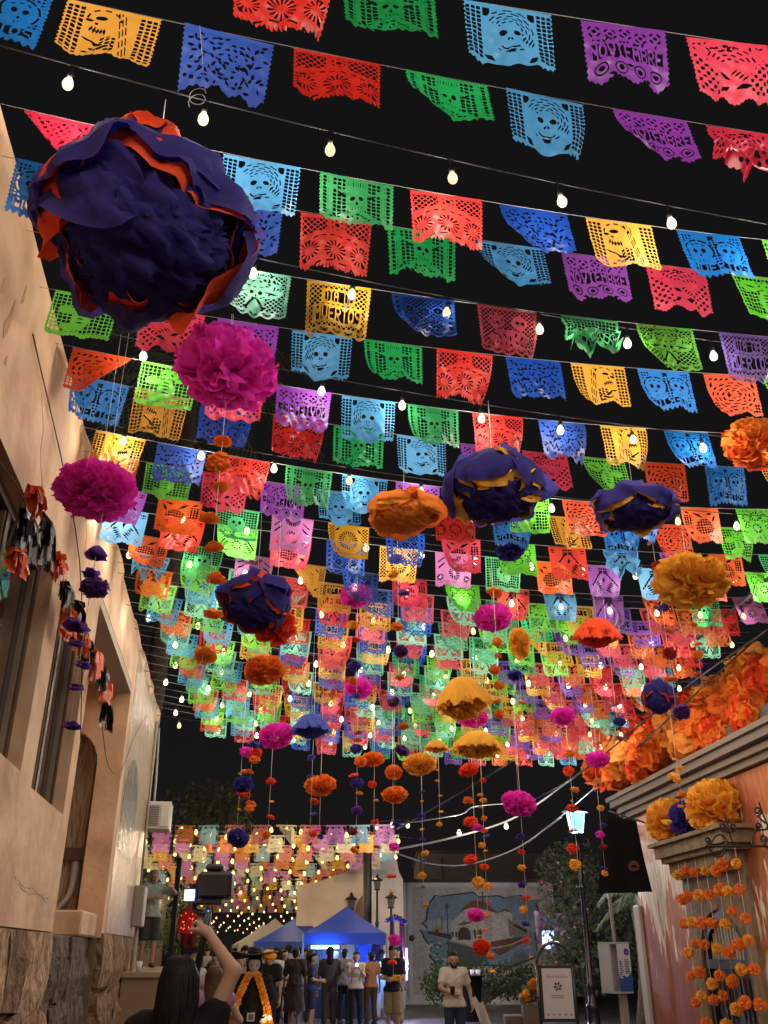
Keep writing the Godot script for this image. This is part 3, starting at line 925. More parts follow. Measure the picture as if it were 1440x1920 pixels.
func build_festoons() -> void:
	var bs := begin()
	lathe(bs, [Vector2(0, -0.040), Vector2(0.010, -0.038), Vector2(0.019, -0.031), Vector2(0.0245, -0.018), Vector2(0.025, -0.006), Vector2(0.021, 0.010), Vector2(0.014, 0.022), Vector2(0.011, 0.030), Vector2(0.0, 0.031)], 12)
	var bulb_mesh := done(bs).commit()
	var ss := begin()
	lathe(ss, [Vector2(0, 0.030), Vector2(0.0125, 0.0305), Vector2(0.015, 0.036), Vector2(0.015, 0.062), Vector2(0.010, 0.070), Vector2(0.004, 0.074), Vector2(0.0035, 0.118), Vector2(0.0, 0.118)], 8)
	var socket_mesh := done(ss).commit()
	var gl := glow("bulb_glow", Color(1.0, 0.90, 0.70), 1.9)
	var gls := [gl, glow("bulb_glow_dim", Color(1.0, 0.84, 0.55), 1.25), glow("bulb_glow_bright", Color(1.0, 0.93, 0.78), 3.2)]
	var far_gl := glow("bulb_glow_golden", Color(1.0, 0.78, 0.42), 3.0)
	var black := mat("black_rubber", lin(0.012, 0.012, 0.012), 0.5)
	# rows: z at x = 0, dz/dx, height, first x, last x, spacing
	var rows := []
	for k in 5:
		rows.append([6.4 - k * 1.35, -0.23, 5.42, -0.7, 5.6, 1.2, 0.60])
	rows.append_array([
		[-1.72, -0.23, 5.40, -1.2, 4.2, 0.60, 0.21], [-3.27, -0.25, 5.30, -1.46, 4.2, 0.59, 0.21], [-4.36, -0.24, 5.32, -1.35, 4.4, 0.582, 0.21],
		[-5.47, -0.25, 5.32, -1.63, 4.6, 0.59, 0.20], [-6.70, -0.26, 5.30, -2.05, 4.7, 0.585, 0.20], [-7.98, -0.26, 5.28, -2.40, 4.8, 0.55, 0.20]])
	for k in 9:
		rows.append([-8.95 - k * 1.02, -0.26 - 0.012 * k, 5.24, -2.55 - 0.13 * k + rng.randf_range(0, 0.3), 4.6, 0.56 + 0.010 * k, 0.175])
	for k in 14:
		var zc: float = -25.3 - k * 2.2 - k * k * 0.26
		rows.append([zc, 0.02, 4.66 - 0.085 * k, -6.6 - k * 0.75, 0.7 - k * 0.12, 0.40 + 0.035 * k, 0.0])
	for ri in rows.size():
		var r: Array = rows[ri]
		var far := ri >= 20
		var xm: float = (r[3] + r[4]) / 2.0
		var hw: float = (r[4] - r[3]) / 2.0
		var at := func(x: float) -> Vector3:
			var u: float = (x - xm) / hw
			return Vector3(x, r[2] + 0.14 * (u * u - 0.4) + (0.10 * sin(x * 2.1 + ri) if far else 0.0), r[0] + r[1] * x)
		var label: String
		if ri < 5:
			label = "black festoon light string behind the viewer, %s from the back" % ORD[ri + 1]
		elif far:
			label = "string of warm bulbs over the far street, %s beyond the dark gap" % ORD[ri - 19]
		else:
			label = "black festoon light string, %s overhead counting from the nearest" % ORD[ri - 4]
		var t := thing("festoon_light_string", at.call(r[3]), label, "string lights", "festoon light strings across the street")
		var c := begin()
		var line := []
		var n := 24
		var x_left: float = -1.42 + 0.161 * (r[0] + 0.4) - 0.02 if not far else r[3] - 0.2
		for q in n + 1:
			var p: Vector3 = at.call(lerpf(x_left, r[4] + 0.3, float(q) / n))
			line.append(p)
		tube(c, line, 0.004 if not far else 0.006, 5)
		part("cable", done(c), black, t)
		var x: float = r[3]
		var i := 0
		while x <= r[4]:
			var p: Vector3 = at.call(x) - t.position + Vector3(0, -0.118, 0)
			var size := (1.0 if ri < 8 else 1.0 + 0.035 * (ri - 7)) if not far else 2.0
			var yaw := rng.randf() * TAU
			var tilt := Basis(Vector3(cos(yaw), 0, sin(yaw)), rng.randf_range(0.0, 0.14)).scaled(Vector3.ONE * size)
			var dice := rng.randf()
			var b := mesh_node("bulb", bulb_mesh, far_gl if far else gls[0 if dice < 0.5 else 1 if dice < 0.8 else 2], t)
			b.transform = Transform3D(tilt, p)
			mesh_node("socket", socket_mesh, black, b)
			if not far:
				if r[6] > 0.0:
					lamp(t, p, WARM, r[6] * (1.15 if ri >= 11 and x > 2.5 else 1.0), 0.02)
			elif i % 5 == 1:
				lamp(t, p, Color(1.0, 0.88, 0.70), 1.5, 0.05)
			i += 1
			x += r[5] * rng.randf_range(0.96, 1.04)

# ------------------------------------------------------------------ pictures painted on flat surfaces
func fill_poly(img: Image, pts: Array, c: Color) -> void:
	var lo := 1e9
	var hi := -1e9
	for p in pts:
		lo = minf(lo, p.y)
		hi = maxf(hi, p.y)
	for y in range(maxi(0, int(lo)), mini(img.get_height() - 1, int(hi)) + 1):
		var xs := []
		for i in pts.size():
			var a: Vector2 = pts[i]
			var b: Vector2 = pts[(i + 1) % pts.size()]
			if (a.y <= y + 0.5) != (b.y <= y + 0.5):
				xs.append(a.x + (y + 0.5 - a.y) / (b.y - a.y) * (b.x - a.x))
		xs.sort()
		for k in range(0, xs.size() - 1, 2):
			for x in range(maxi(0, int(xs[k])), mini(img.get_width(), int(xs[k + 1]) + 1)):
				img.set_pixel(x, y, c)

func v2s(flat: Array, s := 1.0, o := Vector2.ZERO) -> Array:
	var out := []
	for i in range(0, flat.size(), 2):
		out.append((Vector2(flat[i], flat[i + 1]) - o) * s)
	return out

func line_poly(img: Image, pts: Array, w: float, c: Color) -> void:
	for i in pts.size() - 1:
		var a: Vector2 = pts[i]
		var b: Vector2 = pts[i + 1]
		var n := (b - a).orthogonal().normalized() * w * 0.5
		fill_poly(img, [a + n, b + n, b - n, a - n], c)

func mural_picture() -> ImageTexture:
	# a village scene behind a painted hole in the wall
	var img := Image.create(560, 440, false, Image.FORMAT_RGB8)
	var o := Vector2(120, 420)
	var s := 0.5
	img.fill(Color(0.74, 0.71, 0.68))
	var dark := Color(0.16, 0.18, 0.20)
	var hole := [225, 700, 235, 620, 262, 545, 300, 488, 350, 496, 420, 484, 560, 466, 610, 458, 660, 500, 740, 492, 820, 490, 870, 510, 920, 496, 1000, 486, 1050, 536, 1200, 520, 1120, 560, 1130, 600, 1150, 680, 1108, 750, 1095, 860, 1110, 1000, 900, 1080, 600, 1070, 400, 1090, 280, 1130, 300, 1060, 250, 1000, 262, 920, 210, 860, 190, 800, 170, 780, 250, 790, 212, 742, 190, 725]
	var outer := v2s(hole, s, o)
	fill_poly(img, outer, dark)
	var mid := Vector2.ZERO
	for p in outer:
		mid += p / outer.size()
	var inner := outer.map(func(p): return p + (mid - p).normalized() * 7.0)
	fill_poly(img, inner, Color(0.42, 0.56, 0.66))
	# pale low sky and water
	fill_poly(img, v2s([240, 700, 1110, 700, 1100, 800, 420, 800, 240, 790], s, o), Color(0.55, 0.64, 0.70))
	fill_poly(img, v2s([230, 815, 400, 870, 460, 930, 430, 1060, 290, 1110, 310, 1050, 262, 990, 275, 920, 225, 860], s, o), Color(0.36, 0.52, 0.60))
	fill_poly(img, v2s([900, 930, 1090, 860, 1090, 990, 910, 1060], s, o), Color(0.40, 0.54, 0.62))
	var r := RandomNumberGenerator.new()
	r.seed = 8
	for k in 40:
		var p := Vector2(r.randf_range(245, 400), r.randf_range(860, 1090))
		fill_poly(img, v2s([p.x, p.y, p.x + 16, p.y + 8, p.x + 10, p.y + 20, p.x - 6, p.y + 12], s, o), Color(0.70, 0.76, 0.78) if k % 2 else Color(0.20, 0.26, 0.30))
	# far chapel at the left
	var tan := Color(0.62, 0.50, 0.36)
	fill_poly(img, v2s([270, 800, 285, 750, 300, 760, 310, 690, 322, 760, 345, 745, 360, 805], s, o), tan)
	fill_poly(img, v2s([305, 800, 305, 780, 315, 768, 326, 780, 326, 800], s, o), Color(0.40, 0.16, 0.13))
	fill_poly(img, v2s([240, 790, 420, 815, 470, 850, 440, 862, 240, 812], s, o), dark)
	# white church with a big dark arch
	var white := Color(0.76, 0.74, 0.70)
	fill_poly(img, v2s([430, 720, 560, 600, 700, 590, 800, 640, 880, 612, 915, 650, 925, 860, 820, 880, 600, 905, 430, 870], s, o), white)
	fill_poly(img, v2s([500, 625, 590, 540, 690, 535, 810, 645, 700, 612, 600, 592], s, o), Color(0.46, 0.24, 0.20))
	fill_poly(img, v2s([800, 640, 870, 598, 920, 640, 860, 624], s, o), Color(0.46, 0.25, 0.21))
	fill_poly(img, v2s([470, 742, 530, 708, 600, 716, 545, 738], s, o), Color(0.44, 0.32, 0.27))
	fill_poly(img, v2s([480, 862, 482, 800, 500, 766, 530, 756, 560, 766, 578, 800, 582, 862], s, o), Color(0.22, 0.17, 0.17))
	line_poly(img, v2s([470, 866, 470, 800, 495, 755, 530, 744, 568, 755, 592, 800, 594, 866], s, o), 3.0, Color(0.60, 0.58, 0.56))
	for x in [432, 460]:
		fill_poly(img, v2s([x, 840, x, 800, x + 7, 792, x + 14, 800, x + 14, 840], s, o), Color(0.25, 0.22, 0.22))
	fill_poly(img, v2s([690, 660, 720, 650, 760, 668, 750, 860, 700, 866], s, o), Color(0.66, 0.65, 0.63))
	# long arcaded building and red walls at the right
	fill_poly(img, v2s([880, 680, 930, 720, 1030, 770, 1060, 800, 1040, 830, 930, 810, 890, 840], s, o), Color(0.55, 0.48, 0.42))
	for k in 6:
		fill_poly(img, v2s([930 + k * 17, 752 + k * 9, 930 + k * 17, 735 + k * 9, 938 + k * 17, 730 + k * 9, 944 + k * 17, 742 + k * 9, 944 + k * 17, 760 + k * 9], s, o), Color(0.30, 0.12, 0.12))
	fill_poly(img, v2s([620, 900, 880, 850, 1060, 830, 1000, 880, 860, 960, 800, 990, 740, 940], s, o), Color(0.45, 0.22, 0.18))
	line_poly(img, v2s([600, 905, 760, 930, 900, 900, 1040, 836], s, o), 5.0, white)
	line_poly(img, v2s([440, 866, 560, 900, 620, 935], s, o), 4.0, white)
	for k in 12:
		line_poly(img, v2s([640 + k * 26, 915 + absf(k - 4) * -3, 640 + k * 26, 945 - k * 2], s, o), 2.0, Color(0.62, 0.52, 0.46))
	# lamp posts, trees and hedge
	line_poly(img, v2s([398, 590, 404, 960], s, o), 3.0, dark)
	fill_poly(img, v2s([385, 600, 382, 570, 400, 556, 414, 574, 410, 600], s, o), Color(0.22, 0.30, 0.34))
	line_poly(img, v2s([356, 660, 358, 780], s, o), 2.0, dark)
	line_poly(img, v2s([690, 460, 684, 600], s, o), 4.0, dark)
	for x in [610, 640, 655]:
		fill_poly(img, v2s([x, 850, x - 6, 790, x + 6, 770, x + 16, 800, x + 10, 850], s, o), Color(0.24, 0.24, 0.16))
	fill_poly(img, v2s([410, 880, 520, 905, 700, 960, 730, 1000, 640, 1060, 420, 1060], s, o), Color(0.30, 0.32, 0.30))
	# brush grain
	var n := FastNoiseLite.new()
	n.frequency = 0.05
	for y in 440:
		for x in 560:
			var f := 1.0 + 0.16 * n.get_noise_2d(x, y * 1.6) + 0.05 * n.get_noise_2d(x * 6.0, y * 6.0)
			var c := img.get_pixel(x, y)
			var g := (c.r + c.g + c.b) / 3.0
			img.set_pixel(x, y, Color((c.r * 0.72 + g * 0.18 + 0.075) * f, (c.g * 0.72 + g * 0.18 + 0.07) * f, (c.b * 0.72 + g * 0.18 + 0.066) * f))
	return ImageTexture.create_from_image(img)

# weathered paint of the right-hand building: old terracotta wash over pale plaster
func worn_wall_picture() -> ImageTexture:
	var w := 640
	var h := 320
	var img := Image.create(w, h, false, Image.FORMAT_RGB8)
	var a := FastNoiseLite.new()
	a.seed = 3
	a.frequency = 0.012
	a.fractal_octaves = 5
	var b := FastNoiseLite.new()
	b.seed = 9
	b.frequency = 0.05
	b.fractal_octaves = 4
	var terra := Vector3(0.50, 0.160, 0.050)
	var pale := Vector3(0.78, 0.62, 0.50)
	var rust := Vector3(0.33, 0.085, 0.036)
	var pink := Vector3(0.42, 0.155, 0.085)
	for j in h:
		var y := 4.0 - 4.0 * j / h
		for i in w:
			var s := 10.0 + 9.0 * i / w
			var n := a.get_noise_2d(i, j * 0.45) + 0.5 * b.get_noise_2d(i * 1.6, j * 0.30)
			var fine := b.get_noise_2d(i * 3.0, j * 0.5)
			# terracotta at the top, a pale bared patch at the far middle, rust below and round the hood
			var pale_at := clampf(1.3 - absf(s - 17.8) / 1.9, -1.0, 1.0) * clampf((y - 1.9 + n * 1.2) * 1.5, -0.6, 1.0) * clampf((3.35 - y - n * 0.3) * 3.0, 0.0, 1.0)
			pale_at = maxf(pale_at, clampf((13.6 - s) * 1.2 + n * 1.6, -1.0, 1.0) * clampf((y - 1.6) * 1.4, 0.0, 1.0) * clampf((3.2 - y + n * 0.8) * 2.0, 0.0, 1.0))
			var t := smoothstep(0.15, 0.45, pale_at + n * 0.35)
			var low := smoothstep(2.3, 1.4, y + n * 0.9)
			var c := terra.lerp(rust, low)
			c = c.lerp(pink, smoothstep(0.10, 0.55, n + 0.6 * fine) * 0.7 * low * smoothstep(0.6, 1.6, y))
			c = c.lerp(rust, smoothstep(0.1, 0.3, n * 0.7 + 0.55 - absf(s - 13.7) * 0.75 - absf(y - 2.9) * 0.4))
			c = c.lerp(pale * (1.0 + 0.2 * fine), t)
			c *= 1.0 + 0.30 * fine + 0.18 * n
			img.set_pixel(i, j, lin(clampf(c.x, 0, 1), clampf(c.y, 0, 1), clampf(c.z, 0, 1)))
	return ImageTexture.create_from_image(img)

func uv_quad(st: SurfaceTool, p: Array, t: Array) -> void:
	for k in [0, 1, 2, 0, 2, 3]:
		st.set_uv(t[k])
		st.add_vertex(p[k])

# ------------------------------------------------------------------ the plaster building on the left
func build_left_building() -> void:
	var plaster := mat("cream_plaster", Color.WHITE, 0.75, 0.4)
	plaster.albedo_texture = noise_tex(0.006, 21, [[0.0, lin(0.60, 0.385, 0.24)], [0.4, lin(0.70, 0.455, 0.285)], [0.65, lin(0.735, 0.485, 0.31)], [1.0, lin(0.78, 0.535, 0.355)]], 1024, 6)
	triplanar(plaster, Vector3(0.28, 0.28, 0.28))
	plaster.detail_enabled = true
	plaster.detail_blend_mode = BaseMaterial3D.BLEND_MODE_MUL
	plaster.detail_albedo = noise_tex(0.004, 27, [[0.0, Color(0.74, 0.70, 0.66)], [0.42, Color(0.97, 0.96, 0.95)], [0.6, Color(1, 1, 1)], [0.78, Color(0.93, 0.90, 0.87)], [1.0, Color(0.80, 0.74, 0.69)]], 512, 6)
	plaster.heightmap_enabled = true
	plaster.heightmap_texture = noise_tex(0.02, 22, [], 512, 5)
	plaster.heightmap_scale = 1.6
	var stucco := mat("rough_stucco", Color.WHITE, 0.32, 0.5)
	stucco.albedo_texture = noise_tex(0.008, 23, [[0.0, lin(0.44, 0.30, 0.18)], [0.5, lin(0.62, 0.46, 0.30)], [1.0, lin(0.76, 0.62, 0.46)]], 512, 5)
	triplanar(stucco, Vector3(1.6, 0.22, 1.6))
	stucco.heightmap_enabled = true
	stucco.heightmap_texture = noise_tex(0.03, 24, [], 512, 4)
	stucco.heightmap_scale = 9.0
	var wood := mat("brown_wood", lin(0.075, 0.036, 0.020), 0.45)
	var f := lf()
	var t := thing("plaster_building", lw(4, 0, 0), "cream plaster building with dark windows on the left of the street", "building")
	# near wall round the two tall windows
	var w := begin(true)
	var n0 := -0.34
	box(w, Vector3(-6, 1.8, n0), Vector3(4.2, 5.5, 0), f)
	box(w, Vector3(4.2, 1.8, n0), Vector3(6.25, 2.73, 0), f)
	box(w, Vector3(4.2, 4.2, n0), Vector3(6.25, 5.5, 0), f)
	box(w, Vector3(6.25, 1.8, n0), Vector3(6.66, 5.5, 0), f)
	box(w, Vector3(6.66, 1.8, n0), Vector3(8.10, 2.69, 0), f)
	box(w, Vector3(6.66, 4.27, n0), Vector3(8.10, 5.5, 0), f)
	box(w, Vector3(8.10, 1.8, -1.45), Vector3(8.42, 5.5, 0), f)
	box(w, Vector3(-6, 0, -0.34), Vector3(8.42, 1.8, -0.08), f)
	part("wall", done(w), plaster, t)
	# uneven rounded parapet along the top
	var pr := begin()
	var line := []
	var rad := []
	var nn := FastNoiseLite.new()
	nn.seed = 4
	nn.frequency = 0.35
	for k in 121:
		var s := -6.0 + k * 0.19
		line.append(lw(s, 5.46 + 0.19 * nn.get_noise_1d(s * 2.0), -0.17 + 0.06 * nn.get_noise_1d(s * 3.0 + 50.0)))
		rad.append(0.175 + 0.02 * nn.get_noise_1d(s * 4.0 + 90.0))
	tube(pr, line, rad, 12)
	part("parapet", done(pr), plaster, t)
	# recess with a deep soffit
	var rc := begin(true)
	box(rc, Vector3(8.42, 1.0, -1.45), Vector3(11.85, 4.8, -1.25), f)
	box(rc, Vector3(8.42, 4.80, -1.45), Vector3(11.85, 5.5, -0.002), f)
	part("recess", done(rc), plaster, t)
	var bm := begin(true)
	box(bm, Vector3(8.42, 4.70, -0.24), Vector3(11.85, 4.797, -0.006), f)
	part("lintel", done(bm), mat("grey_plaster", lin(0.40, 0.31, 0.23), 0.85), t)
	# face of the far block that looks at us, with an arched opening
	var ff := Transform3D(Basis(LN, Vector3.UP, LD), lw(0, 0, 0))   # x = n, y up, z = s
	var fc := begin(true)
	box(fc, Vector3(-0.31, 1.8, 11.85), Vector3(-0.004, 5.5, 12.2), ff)
	box(fc, Vector3(-1.45, 1.8, 11.85), Vector3(-1.10, 5.5, 12.2), ff)
	var arch := PackedVector2Array([Vector2(-1.10, 5.5), Vector2(-1.10, 3.78)])
	for k in 13:
		var a := PI - PI * k / 12.0
		arch.append(Vector2(-0.705 + 0.395 * cos(a), 3.78 + 0.42 * sin(a)))
	arch.append(Vector2(-0.31, 5.5))
	prism(fc, arch, 11.85, 12.2, ff)
	part("arch_wall", done(fc), plaster, t)
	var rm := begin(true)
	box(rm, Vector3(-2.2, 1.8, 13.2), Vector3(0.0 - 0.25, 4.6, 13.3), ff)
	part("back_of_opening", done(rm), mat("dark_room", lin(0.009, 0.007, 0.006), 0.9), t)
	var fr := begin(true)
	box(fr, Vector3(-1.10, 2.66, 12.02), Vector3(-0.31, 2.80, 12.14), ff)
	box(fr, Vector3(-0.36, 2.03, 12.03), Vector3(-0.31, 4.1, 12.13), ff)
	box(fr, Vector3(-0.66, 2.80, 12.04), Vector3(-0.60, 4.18, 12.12), ff)
	part("arched_window_frame", done(fr), wood, t)
	var cu := begin()
	for k in 5:
		var x := -0.62 + k * 0.036
		var z := 12.3 + 0.03 * sin(k * 1.7)
		var z2 := 12.3 + 0.03 * sin((k + 1) * 1.7)
		quad(cu, ff * Vector3(x, 2.05, z), ff * Vector3(x, 4.1, z), ff * Vector3(x + 0.036, 4.1, z2), ff * Vector3(x + 0.036, 2.05, z2))
	part("curtain", done(cu), mat("pale_curtain", lin(0.36, 0.30, 0.27), 0.9, 0.3, 0.3), t)
	var drp := begin()
	tube(drp, smooth_path([ff * Vector3(-0.44, 2.66, 12.1), ff * Vector3(-0.43, 2.45, 12.06), ff * Vector3(-0.46, 2.25, 12.0), ff * Vector3(-0.60, 2.06, 11.95)]), [0.05, 0.05, 0.05, 0.05, 0.05, 0.048, 0.046, 0.045, 0.043, 0.04, 0.04, 0.038, 0.036, 0.035, 0.034, 0.033, 0.03, 0.03, 0.03], 7)
	part("bent_pipe", done(drp), mat("lilac_grey", lin(0.42, 0.35, 0.37), 0.5), t)
	# plinth block under the arch
	var pb := begin(true)
	soft_box(pb, Vector3(10.6, 1.80, -1.25), Vector3(11.847, 2.05, -0.07), 0.02, f)
	part("plinth", done(pb), plaster, t)
	# the far block
	var fb := begin(true)
	box(fb, Vector3(12.2, 1.86, -3.0), Vector3(16.5, 5.5, 0), f)
	part("stucco_wall", done(fb), stucco, t)
	var ms := begin(true)
	var mp := PackedVector2Array([Vector2(12.35, 2.85), Vector2(14.3, 2.80)])
	for k in 9:
		var a := PI * k / 8.0
		mp.append(Vector2(13.325 + 0.975 * cos(a), 3.35 + 0.75 * sin(a)))
	prism(ms, mp, 0.0, 0.004, f)
	var mural := mat("faded_mural", Color.WHITE, 0.22, 0.6)
	mural.albedo_texture = noise_tex(0.012, 31, [[0.0, lin(0.10, 0.12, 0.14)], [0.4, lin(0.20, 0.20, 0.19)], [0.6, lin(0.36, 0.30, 0.23)], [1.0, lin(0.58, 0.45, 0.32)]], 256, 4)
	triplanar(mural, Vector3(0.9, 0.3, 0.9))
	mural.heightmap_enabled = true
	mural.heightmap_texture = stucco.heightmap_texture
	mural.heightmap_scale = 9.0
	part("faded_mural", done(ms), mural, t)
	# windows: dark panes that mirror the banners, in brown frames
	for e in [[4.2, 6.25, 2.73, 4.2], [6.66, 8.10, 2.69, 4.27]]:
		var pane_m := mat("dark_glass", lin(0.012, 0.012, 0.014), 0.06, 1.0)
		var wf := begin(true)
		var z := -0.13
		box(wf, Vector3(e[0], e[2], z - 0.05), Vector3(e[0] + 0.07, e[3], z + 0.03), f)
		box(wf, Vector3(e[1] - 0.07, e[2], z - 0.05), Vector3(e[1], e[3], z + 0.03), f)
		box(wf, Vector3(e[0] + 0.07, e[2], z - 0.05), Vector3(e[1] - 0.07, e[2] + 0.07, z + 0.03), f)
		box(wf, Vector3(e[0] + 0.07, e[3] - 0.07, z - 0.05), Vector3(e[1] - 0.07, e[3], z + 0.03), f)
		var mid: float = (e[0] + e[1]) / 2.0
		box(wf, Vector3(mid - 0.04, e[2] + 0.07, z - 0.045), Vector3(mid + 0.04, e[3] - 0.07, z + 0.024), f)
		var wn := part("window", done(wf), wood, t)
		for h in 2:
			var g := begin(true)
			var a: float = e[0] + 0.07 if h == 0 else mid + 0.04
			var b: float = mid - 0.04 if h == 0 else e[1] - 0.07
			box(g, Vector3(a, e[2] + 0.07, z - 0.03), Vector3(b, e[3] - 0.07, z - 0.02), f)
			mesh_node("pane", done(g).commit(), pane_m, wn)
		# lighter inner bead
		for h in 2:
			var bd := begin(true)
			var b: float = mid - 0.04 if h == 0 else e[1] - 0.07
			box(bd, Vector3(b - 0.025, e[2] + 0.07, z - 0.02), Vector3(b, e[3] - 0.07, z + 0.012), f)
			mesh_node("bead", done(bd).commit(), mat("pale_wood", lin(0.24, 0.17, 0.11), 0.4), wn)
	# rough stones of the base, each its own piece
	var mort := begin(true)
	box(mort, Vector3(3.0, 0, -0.30), Vector3(8.42, 1.8, -0.03), f)
	box(mort, Vector3(8.42, 0, -1.30), Vector3(11.85, 1.8, -0.16), f)
	box(mort, Vector3(11.85, 0, -0.4), Vector3(16.5, 1.86, -0.05), f)
	part("mortar", done(mort), mat("mortar", lin(0.16, 0.12, 0.085), 0.9), t)
	var stone_m := []
	for k in 4:
		var sm := mat("stone_%d" % k, Color.WHITE, 0.8, 0.4)
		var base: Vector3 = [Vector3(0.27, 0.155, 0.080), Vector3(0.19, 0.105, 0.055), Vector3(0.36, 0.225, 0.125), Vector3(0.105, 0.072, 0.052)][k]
		sm.albedo_texture = noise_tex(0.02, 40 + k, [[0.0, lin(base.x * 0.35, base.y * 0.35, base.z * 0.35)], [0.5, lin(base.x, base.y, base.z)], [1.0, lin(base.x * 1.7, base.y * 1.7, base.z * 1.7)]], 256, 5)
		triplanar(sm, Vector3(1.0, 0.75, 1.0))
		sm.heightmap_enabled = true
		sm.heightmap_texture = noise_tex(0.03, 50 + k, [], 256, 5)
		sm.heightmap_scale = 5.0
		stone_m.append(sm)
	var courses := [0.20, 0.70, 1.22, 1.80]
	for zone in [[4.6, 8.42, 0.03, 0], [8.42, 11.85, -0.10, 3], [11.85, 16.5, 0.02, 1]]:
		for ci in 3:
			var s: float = zone[0]
			while s < zone[1] - 0.05:
				var l := rng.randf_range(0.40, 1.1)
				if zone[1] - s - l < 0.25:
					l = zone[1] - s
				var st := begin(true)
				var j := func() -> float: return rng.randf_range(-0.16, 0.16)
				var lo := Vector3(s + 0.012, courses[ci] + 0.012, -0.14 + zone[2])
				var hi := Vector3(s + l - 0.012, courses[ci + 1] - 0.012 + (0.06 if zone[3] == 1 and ci == 2 else 0.0), zone[2] + rng.randf_range(-0.03, 0.035))
				var q := []
				for k in 8:
					q.append(Vector3((hi.x if k & 1 else lo.x) + j.call() * 0.4, (hi.y if k & 2 else lo.y) + (j.call() if ci < 2 or not (k & 2) else 0.0) * 0.4, (hi.z if k & 4 else lo.z)))
				# bulging front: a 3 x 3 grid of points
				var g := []
				for b in 4:
					var row := []
					for a in 4:
						var u := a / 3.0
						var v := b / 3.0
						var p: Vector3 = q[4].lerp(q[5], u).lerp(q[6].lerp(q[7], u), v)
						if a in [1, 2] and b in [1, 2]:
							p.z += rng.randf_range(-0.02, 0.07)
							p.x += rng.randf_range(-0.05, 0.05)
							p.y += rng.randf_range(-0.04, 0.04)
						elif not (a in [1, 2]) and not (b in [1, 2]):
							p.z -= 0.02
						row.append(f * p)
					g.append(row)
				for b in 3:
					for a in 3:
						quad(st, g[b][a], g[b][a + 1], g[b + 1][a + 1], g[b + 1][a])
				for k in 3:
					quad(st, f * q[0].lerp(q[1], k / 3.0), f * q[0].lerp(q[1], (k + 1) / 3.0), g[0][k + 1], g[0][k])
					quad(st, f * q[2].lerp(q[3], (k + 1) / 3.0), f * q[2].lerp(q[3], k / 3.0), g[3][k], g[3][k + 1])
					quad(st, f * q[0].lerp(q[2], (k + 1) / 3.0), f * q[0].lerp(q[2], k / 3.0), g[k][0], g[k + 1][0])
					quad(st, f * q[1].lerp(q[3], k / 3.0), f * q[1].lerp(q[3], (k + 1) / 3.0), g[k + 1][3], g[k][3])
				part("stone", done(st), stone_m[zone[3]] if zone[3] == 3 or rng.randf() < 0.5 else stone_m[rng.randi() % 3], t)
				s += l
	# scuffs and a rust stain on the plaster
	for e in [[4.02, 4.72, 4.07, 4.80, 4.12, 4.95, 4.13, 4.82, 4.10, 4.70, 4.06, 4.64], [3.86, 4.80, 3.88, 4.90, 3.90, 4.82], [4.22, 5.0, 4.25, 5.16, 4.27, 5.05], [4.16, 4.55, 4.19, 4.62, 4.20, 4.56]]:
		var rust := begin(true)
		prism(rust, PackedVector2Array(v2s(e)), 0.0, 0.003, f)
		part("rust_stain", done(rust), mat("rust", lin(0.46, 0.25, 0.13), 0.9), t)
	# long scuff marks and hairline cracks under the windows
	for e in [[6.6, 2.1, 7.0, 2.06, 7.3, 2.07, 7.7, 2.03, 8.0, 2.04], [6.75, 2.06, 7.2, 2.03, 7.6, 2.05, 7.9, 2.0], [5.0, 4.9, 5.2, 4.75, 5.25, 4.6, 5.5, 4.42], [6.9, 5.2, 7.0, 5.0, 7.2, 4.9, 7.25, 4.7]]:
		var cr := begin()
		var pts := []
		for k in range(0, e.size(), 2):
			pts.append(lw(e[k], e[k + 1], 0.001))
		var path := smooth_path(pts, 5)
		for k in path.size():
			path[k] += Vector3(0, rng.randf_range(-0.008, 0.008), 0)
		tube(cr, path, 0.0022, 4)
		part("scuff_mark", done(cr), mat("scuff", lin(0.46, 0.30, 0.19), 0.9), t)
	# small cables fixed to the facade
	var wires := [
		[lw(3.2, 3.9, 0.02), lw(4.0, 4.0, 0.02), lw(4.85, 4.12, 0.03)],
		[lw(4.5, 5.0, 0.02), lw(7.0, 4.55, 0.02), lw(8.3, 3.3, 0.03)],
		[lw(9.2, 3.75, 0.05), lw(10.2, 3.48, 0.04), lw(11.4, 3.62, 0.04), lw(12.6, 4.3, 0.03), lw(14.0, 4.9, 0.02)]]
	for k in wires.size():
		var a := begin()
		tube(a, smooth_path(wires[k]), 0.005, 4)
		tag(part("wall_cable", done(a), mat("brown_cable", lin(0.10, 0.065, 0.04), 0.7), self), ["thin brown cord slanting down to the orange and black garland", "thin cord hanging down the plaster between the two windows", "brown cable sagging across the arch to the stucco corner"][k], "cable", "cords on the plaster facade")
	# white conduits and junction box at the far corner
	var cp := begin()
	tube(cp, [lw(16.7, 5.3, 0.0), lw(16.75, 4.4, 0.04), lw(16.72, 3.95, 0.05)], 0.022, 6)
	tag(part("conduit", done(cp), mat("white_pvc", lin(0.5, 0.47, 0.43), 0.5), self), "white conduit running down to the air conditioner at the building corner", "conduit")
	var jb := begin(true)
	soft_box(jb, Vector3(15.4, 2.0, 0.0), Vector3(15.95, 2.58, 0.16), 0.015, f)
	var jt := thing("meter_box", lw(15.7, 2.0, 0), "grey metal meter box on the stucco corner beside the man on the ledge", "meter box")
	part("cabinet", done(jb), mat("grey_metal", lin(0.30, 0.25, 0.20), 0.5), jt)
	var jp := begin()
	tube(jp, [lw(15.6, 2.0, 0.08), lw(15.6, 0.0, 0.08)], 0.03, 6)
	tube(jp, [lw(15.85, 2.0, 0.08), lw(15.85, 0.0, 0.08)], 0.02, 6)
